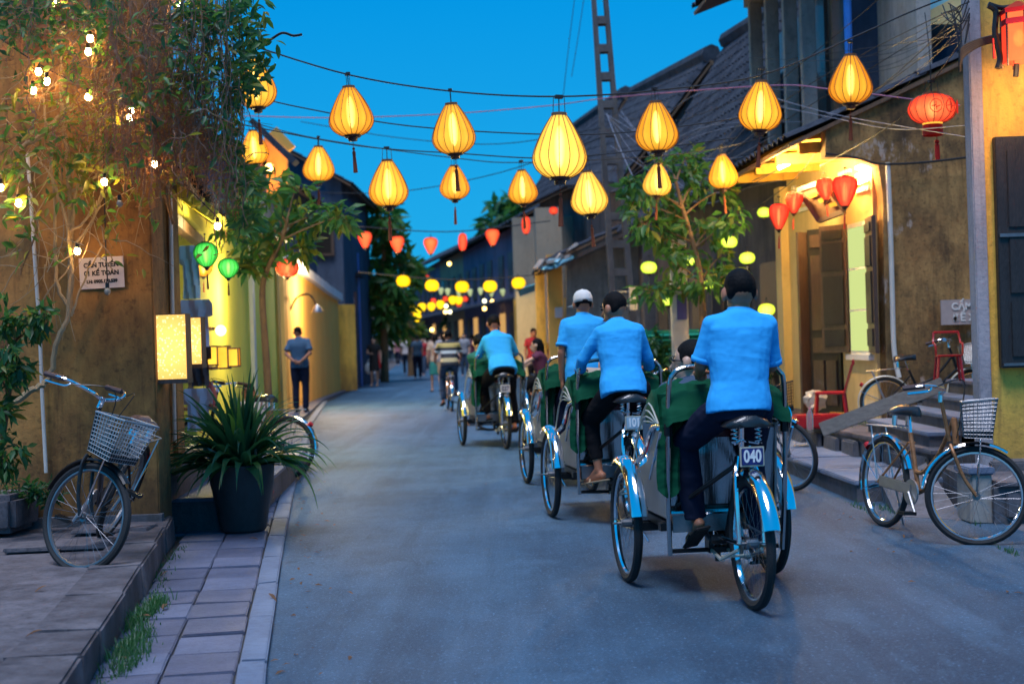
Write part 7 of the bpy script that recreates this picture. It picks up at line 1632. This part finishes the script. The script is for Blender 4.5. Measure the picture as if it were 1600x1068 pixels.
# far trees
def far_tree(label, px, Y, pts, lsz, n, seed, w={'leaf_d': 5, 'leaf_m': 4}):
    b_ = at(px, 560, Y); b_.z = 0; k = Y/F
    top = min(p[1] for p in pts)
    branch_tree(label, tuple(b_), [tuple(b_), tuple(at(px, 480, Y)), tuple(at(px, (top+420)/2, Y))], .16, [(tuple(at(x, y, Y+rnd.uniform(-1, 1))), (r*k, r*k, r*k*.85)) for x, y, r in pts], lsz, n, w, seed=seed, droop=.2)
far_tree('big leafy green tree on the left beyond the orange wall', 600, 50, [(600, 330, 24), (588, 370, 26), (618, 375, 24), (600, 410, 32), (632, 415, 22), (585, 440, 26), (620, 450, 26), (600, 480, 28), (650, 425, 14), (632, 470, 16), (592, 515, 24), (618, 505, 20), (600, 350, 24)], .45, 120, 21, {'leaf_d': 2, 'leaf_m': 7, 'leaf_y': 1.2})
far_tree('dark tree rising behind the far rooftops in the street middle', 800, 70, [(800, 330, 34), (775, 350, 24), (830, 310, 26), (845, 345, 26), (815, 360, 30), (860, 330, 18), (785, 325, 18)], .7, 110, 22)
far_tree('dark tree at the end of the street among the small lanterns', 735, 85, [(735, 490, 30), (715, 500, 24), (760, 500, 26), (740, 465, 18), (760, 470, 16)], .8, 90, 23)
far_tree('round bright green bush by the pale blue parasol', 642, 58, [(642, 525, 14), (638, 510, 12), (648, 515, 10)], .35, 60, 24, {'leaf_m': 4, 'leaf_y': 3})
# banana-like plant and pink flowers by the cream post
fp_ = empty('flower_pot', gp(1222, 640, .36)+V((0, 1.2, 0)), label='red pot of pink flowers and broad leaves beside the cream corner post', cat='potted plant')
MB().lathe([(.12, 0), (.17, .24), (.18, .26), (.0, .22)], 16).build('pot', M['red_plastic'], fp_, smooth=True)
M['petal'] = mat('pink_petal', (.55, .14, .30), .6)
b = MB(); st_ = MB(); lf = {'leaf_m': MB()}
for i in range(46):
    a = rnd.uniform(0, 6.28); r_ = rnd.uniform(.02, .2); z = rnd.uniform(.45, .80); p = V((r_*math.cos(a)*1.3-.05, r_*math.sin(a), z)); st_.tube([(0, 0, .22), p*1.0], .004, 3)
    for q in range(3): foliage(lf, p*rnd.uniform(.5, .95), rdir(-.2), .08, 'leaf_m')
    for q in range(4): b.ball(p+rdir()*.012, .013, 6, 4)
b.build('blossoms', M['petal'], fp_, kind='stuff'); st_.build('stems', M['leaf_m'], fp_, kind='stuff'); lf['leaf_m'].build('small_leaves', M['leaf_m'], fp_, kind='stuff')
for (az, L, el) in ((R(20), .42, 40), (R(160), .40, 55), (R(-30), .45, 30), (R(70), .45, 60), (R(200), .36, 25), (R(-70), .4, 50)):
    base = V((0.05, .1, .6+rnd.uniform(0, .25))); vs, fs = strap(L, .20, az, R(el), 1.5, .2, 10, base=base); MB().add(vs, fs).build('leaf', M['leaf_m'], fp_, smooth=True, angle=80); MB().tube([(0, .05, .2), base], .01, 5).build('leaf_stalk', M['leaf_m'], fp_)
branch_tree('dark green shrub in front of the left edge of the green gate', tuple(at(1020, 620, 18.3)), [tuple(at(1020, 620, 18.3)), tuple(at(1020, 560, 18.3)), tuple(at(1021, 530, 18.3))], .03,
            [(tuple(at(x, y, 18.3)), (.16, .16, .16)) for x, y in ((1020, 530), (1012, 560), (1026, 565), (1018, 595), (1030, 545))], .13, 60, {'leaf_d': 3, 'leaf_m': 1}, seed=31, name='shrub', cat='shrub')

# ------------------------------------------------------------------ the climbing vine, top left
vn = empty('climbing_vine', (-3.1, 9.4, .2), label='huge tangled climbing vine with dry hanging roots over the top left corner', cat='vine')
VO = Vector(vn.location)
rnd = random.Random(77)
stems = [[(70, 745, 9.5), (150, 560, 9.45), (205, 480, 9.4), (215, 380, 9.35), (212, 300, 9.3), (190, 230, 9.3), (210, 130, 9.3), (230, 20, 9.3)] if 0 else [(110, 490, 9.5), (112, 380, 9.45), (110, 300, 9.45), (100, 200, 9.4), (95, 100, 9.4), (100, -40, 9.4)],
         [(0, 640, 9.3), (45, 612, 9.3), (75, 590, 9.35), (92, 530, 9.35), (108, 480, 9.4), (112, 400, 9.4)], [(108, 480, 9.4), (88, 440, 9.4), (85, 330, 9.4), (78, 220, 9.4), (60, 120, 9.4)],
         [(110, 410, 9.4), (100, 330, 9.35), (75, 270, 9.35), (50, 235, 9.35)], [(108, 400, 9.4), (120, 300, 9.4), (150, 230, 9.35), (200, 180, 9.3)], [(112, 300, 9.4), (140, 285, 9.4), (160, 250, 9.35), (155, 200, 9.35)],
         [(32, 230, 9.4), (70, 205, 9.35), (110, 165, 9.35), (150, 140, 9.3), (200, 60, 9.3)], [(110, 395, 9.4), (150, 330, 9.35), (170, 290, 9.3), (230, 225, 9.3)], [(100, 375, 9.4), (150, 320, 9.3), (165, 270, 9.3)], [(0, 560, 9.35), (60, 480, 9.4), (120, 395, 9.4), (165, 300, 9.35)], [(110, 495, 9.4), (135, 430, 9.4), (160, 380, 9.35)],
         [(165, 205, 9.1), (180, 240, 9.1), (197, 268, 9.1), (196, 300, 9.1)], [(30, 430, 9.4), (60, 330, 9.4), (20, 240, 9.4), (10, 140, 9.4)], [(220, 220, 9.3), (260, 150, 9.3), (300, 60, 9.3), (330, -20, 9.2)], [(250, 280, 9.3), (270, 350, 9.3), (268, 290, 9.3), (300, 200, 9.3)]]
for i, s_ in enumerate(stems):
    P = bez([tuple(at(*p)-VO) for p in s_], 6); P = [p+V((rnd.uniform(-.01, .01), 0, rnd.uniform(-.01, .01))) for p in P]; r0 = (.022, .024, .014, .012, .012, .012, .018, .010, .010, .007, .008, .022, .007, .014, .010)[i]
    MB().tube(P, [r0*(1-.5*k/len(P)) for k in range(len(P))], 7).build('stem', M['bark_p'] if i < 11 else M['bark'], vn, smooth=True)
# thin twigs
b = MB()
for i in range(150):
    x, y = rnd.uniform(0, 320), rnd.uniform(40, 430)
    if y > 300 and x > 190: continue
    p0 = at(x, y, rnd.uniform(9.1, 9.5))-VO; pts = [p0]; d = rdir(-.6, .9); d.y *= .2
    for k in range(6): d = (d+rdir()*.4).normalized(); d.y *= .3; pts.append(pts[-1]+d*rnd.uniform(.05, .11))
    b.tube(pts, [.004*(1-k*.12) for k in range(7)], 4, caps=False)
b.build('thin_twigs', M['bark_p'], vn, kind='stuff')
# hanging dry roots
def bottom(x):   # picture row where the curtain ends
    pts = [(0, 60), (60, 110), (120, 170), (165, 210), (215, 300), (250, 270), (290, 255), (310, 270), (345, 290), (368, 380), (385, 300)]
    for (x0, y0), (x1, y1) in zip(pts, pts[1:]):
        if x0 <= x <= x1: return y0+(y1-y0)*(x-x0)/(x1-x0)
    return 200
roots = MB(); dry = {'leaf_b': MB()}
for i in range(250):
    x = rnd.uniform(0, 385) if rnd.random() < .25 else rnd.triangular(120, 388, 265); Yv = rnd.uniform(8.6, 9.5); y0 = rnd.uniform(-60, 200)
    y1 = bottom(x)+rnd.uniform(-60, 70)*rnd.random(); y1 = max(y1, y0+60)
    p = at(x, y0, Yv)-VO; e = at(x+rnd.uniform(-26, 26), y1, Yv)-VO; n = 16; pts = []; off = V((0, 0, 0))
    for k in range(n+1):
        t = k/n; off = off*.86+V((rnd.uniform(-.022, .022), rnd.uniform(-.015, .015), rnd.uniform(-.012, .012))); q = p.lerp(e, t)+off; pts.append(q)
        for z in range(rnd.choice((1, 2, 3, 4))): foliage(dry, q+rdir()*.03, rdir(-1, .3), rnd.uniform(.025, .070), 'leaf_b', n=1)
    roots.tube(bez(pts, 2), rnd.uniform(.0015, .004), 4, caps=False)
# tangles: short curling twigs in every direction
for i in range(470):
    x = rnd.triangular(0, 388, 230); y = rnd.uniform(-40, max(60, bottom(x)-20)); p = at(x, y, rnd.uniform(8.6, 9.5))-VO; d = rdir(-.9, .6); pts = [p]
    for k in range(rnd.randint(5, 12)): d = (d+rdir()*.65+V((0, 0, -.12))).normalized(); pts.append(pts[-1]+d*rnd.uniform(.02, .045))
    roots.tube(pts, rnd.uniform(.0012, .0035), 3, caps=False)
    for z in range(3): foliage(dry, rnd.choice(pts)+rdir()*.02, rdir(), rnd.uniform(.03, .075), 'leaf_b', n=1)
roots.build('hanging_roots', M['root'], vn, kind='stuff'); dry['leaf_b'].build('dry_leaves', M['leaf_b'], vn, kind='stuff')
# living leaves: right fringe against the sky, top left, inner ones yellowed to imitate bulb light
def fringe(n, fx, Yr, size, kinds, w, singles):
    mbs = {k: MB() for k in kinds}; c = 0
    for i in range(n):
        x, y = fx(); p = at(x, y, rnd.uniform(*Yr))-VO
        for q in range(rnd.choice((2, 3, 4))):
            d = V((rnd.uniform(-1, 1), rnd.uniform(-1, .3), rnd.uniform(-1, .35))).normalized(); k = rnd.choices(kinds, w)[0]; s_ = size*rnd.uniform(.65, 1.25); pp = p+rdir()*.05
            if c < singles: leaf_obj(vn, pp, d, s_, k); c += 1
            else: foliage(mbs, pp, d, s_, k, 3)
    for k in kinds:
        if mbs[k].f: mbs[k].build('leaf_mass', M[k], vn, smooth=True, angle=80, kind='stuff')
def fx1():
    y = rnd.uniform(-30, 375); c = 376+12*math.sin(y*.025)+(10 if y < 140 else 0)-(12 if 170 < y < 260 else 0); return rnd.gauss(c, 8 if y > 300 else 11 if y > 60 else 15), y
fringe(250, fx1, (8.8, 9.3), .085, ['leaf_d', 'leaf_m', 'leaf_y'], [5, 4, .6], 170)
def fx2(): x = rnd.uniform(270, 375); return x, rnd.uniform(-20, 190)*rnd.random()**.7
fringe(170, fx2, (8.7, 9.2), .08, ['leaf_d', 'leaf_m', 'leaf_y'], [5, 4, 1], 0)
def fx3(): return rnd.uniform(-5, 200), abs(rnd.gauss(0, 55))-10
fringe(230, fx3, (8.8, 9.5), .085, ['leaf_d', 'leaf_m', 'leaf_b'], [5, 2, 1], 40)
def fx4(): x = rnd.gauss(150, 75); return x, rnd.gauss(225, 60)
fringe(300, fx4, (9.0, 9.5), .075, ['leaf_m', 'leaf_y'], [3, 3.5], 60)
def fx7(): return rnd.uniform(190, 345), rnd.uniform(20, 270)
fringe(110, fx7, (8.55, 8.9), .07, ['leaf_m', 'leaf_d', 'leaf_y'], [3, 2, 2], 0)
def fx5(): return rnd.uniform(-5, 40), rnd.gauss(250, 60)
fringe(30, fx5, (9.0, 9.3), .09, ['leaf_m', 'leaf_y'], [3, 2], 0)
def fx6(): return rnd.gauss(275, 14), rnd.gauss(240, 12)
fringe(12, fx6, (9.1, 9.3), .08, ['leaf_y'], [1], 20)
# hanging end of the vine in front of the tree
b = MB()
for x0 in (352, 362, 370, 378): b.tube([at(x0+rnd.uniform(-6, 6), y, 9.1)-VO for y in range(-20, 380, 20)], .004, 4, caps=False)
b.build('thin_stems', M['bark'], vn, kind='stuff')

# shrub at the lower left, low hedge and old trough
sh_ = branch_tree('leafy shrub at the far left below the vine', tuple(at(-10, 760, 9.0)), [tuple(at(-10, 760, 9.0)), tuple(at(10, 640, 9.0)), tuple(at(25, 520, 9.0))], .03,
            [(tuple(at(x, y, 8.9)), r) for x, y, r in ((10, 500, .14), (42, 505, .11), (15, 545, .14), (0, 590, .15), (30, 575, .08), (0, 640, .12), (22, 695, .10), (0, 715, .12), (72, 495, .08))], .085, 52, {'leaf_d': 5, 'leaf_m': 3, 'leaf_y': .5}, seed=41, name='shrub', cat='shrub', singles=90)
branch_tree('low dark groundcover plant behind the bicycle wheel at far left', tuple(at(30, 790, 9.4)), [tuple(at(30, 790, 9.4)), tuple(at(30, 770, 9.4)), tuple(at(30, 755, 9.4))], .015,
            [(tuple(at(x, y, 9.35)), (.13, .1, .08)) for x, y in ((5, 765), (35, 768), (65, 770), (90, 775))], .06, 70, {'leaf_d': 5, 'leaf_m': 1}, seed=42, name='shrub', cat='shrub')
tr = empty('stone_trough', tuple(gp(15, 840, .2)+V((-.3, .2, 0))), label='rounded old stone trough edge at the far left of the platform', cat='trough')
MB().box((0, .15, .13), (.60, .5, .26), jit=.015).build('body', M['cement'], tr, bevel=.04); MB().box((.55, .55, .09), (.5, .12, .18), jit=.01).build('kerb', M['cement'], tr, bevel=.02)
litter = random.Random(12)
for left in (True, False):
    b = MB()
    for i in range(60 if left else 40):
        yy_ = litter.uniform(5.8, 15); xx = (lin(ROADL, yy_)+abs(litter.gauss(.0, .16))+.02) if left else (lin(ROADR, yy_)-.75-abs(litter.gauss(0, .25)))
        sz = litter.uniform(.012, .05); vs, fs = leafshape(sz, sz*.45, .3, n=2); b.add(vs, fs, orient((xx, yy_, .012), (litter.uniform(-1, 1), litter.uniform(-1, 1), .1), litter.uniform(-.5, .5)))
    b.build('leaf_litter', M['leaf_b'], kind='stuff', label='dry leaf litter gathered on the asphalt along the left kerb' if left else 'sparse dry leaf litter on the asphalt by the right step', cat='leaf litter')
# grass at the foot of the platform, weeds, fallen leaves
def grass(name, pts, n, h, label=None):
    b = MB()
    for i in range(n):
        c = V(rnd.choice(pts))+V((abs(rnd.gauss(0, .035)), rnd.gauss(0, .16), 0)); a = rnd.uniform(0, 6.28); hh = h*rnd.uniform(.15, 1.2)*rnd.random()**.4; tip = c+V((math.cos(a)*hh*.6, math.sin(a)*hh*.6, hh)); s_ = V((-math.sin(a), math.cos(a), 0))*.003
        mid = c.lerp(tip, .5)+V((0, 0, hh*.18)); b.add([c-s_, c+s_, mid+s_*.8, mid-s_*.8, tip], [(0, 1, 2, 3), (3, 2, 4)])
    return b.build(name, M['leaf_d'], kind='stuff', label=label, cat='grass')
gl = [(PLAT(y)+.05, y, .03) for y in (6.35, 6.45, 6.5, 7.0, 7.1, 7.15, 7.2, 7.25, 7.3)]
grass('grass', gl, 1500, .075, 'green grass tuft growing along the foot of the left platform')
grass('grass', [(PLAT(6.0)+.10, 6.0, .03), (PLAT(6.1)+.06, 6.1, .03)], 260, .10, 'smaller weed clump nearest the camera at the left platform foot')
grass('grass', [tuple(gp(x, y, .355)) for x, y in ((1300, 672), (1318, 668), (1335, 664), (1345, 662))], 420, .07, 'green weeds under the slanting plank by the steps')
grass('grass', [tuple(gp(x, y, .0)) for x, y in ((1335, 793), (1375, 797), (1575, 865), (1530, 800), (1500, 812))], 320, .05, 'thin weeds where the right step meets the road')
grass('grass', [(PLAT(y)+.02, y, .03) for y in (5.6, 6, 7.6, 8, 8.4, 8.9, 9.3)], 420, .035, 'moss and tiny weeds in the joint at the left platform foot')
names = ['beside the pot', 'on the platform near the bicycle wheel', 'on the platform\'s near edge', 'on the tiles below the pot', 'on the tiles near the grass', 'on the tiles in the foreground', 'by the grass tuft', 'on the platform left foreground', 'on the kerb', 'at the platform foot']
for i, (x, y, z) in enumerate(((390, 843, .05), (95, 858, .2), (72, 918, .2), (262, 895, .05), (262, 946, .05), (235, 965, .05), (190, 1030, .05), (65, 988, .2), (420, 930, .05), (170, 870, .2))):
    q = gp(x, y, z); o = link('fallen_leaf', LM['leaf_b'][i % 3]); o.location = q+V((0, 0, .012)); o.rotation_euler = (rnd.uniform(-.3, .3), rnd.uniform(-.3, .3), rnd.uniform(0, 6)); o.scale = (rnd.uniform(.05, .08),)*3
    tag(o, 'dry fallen leaf '+names[i], 'leaf', 'fallen leaves')
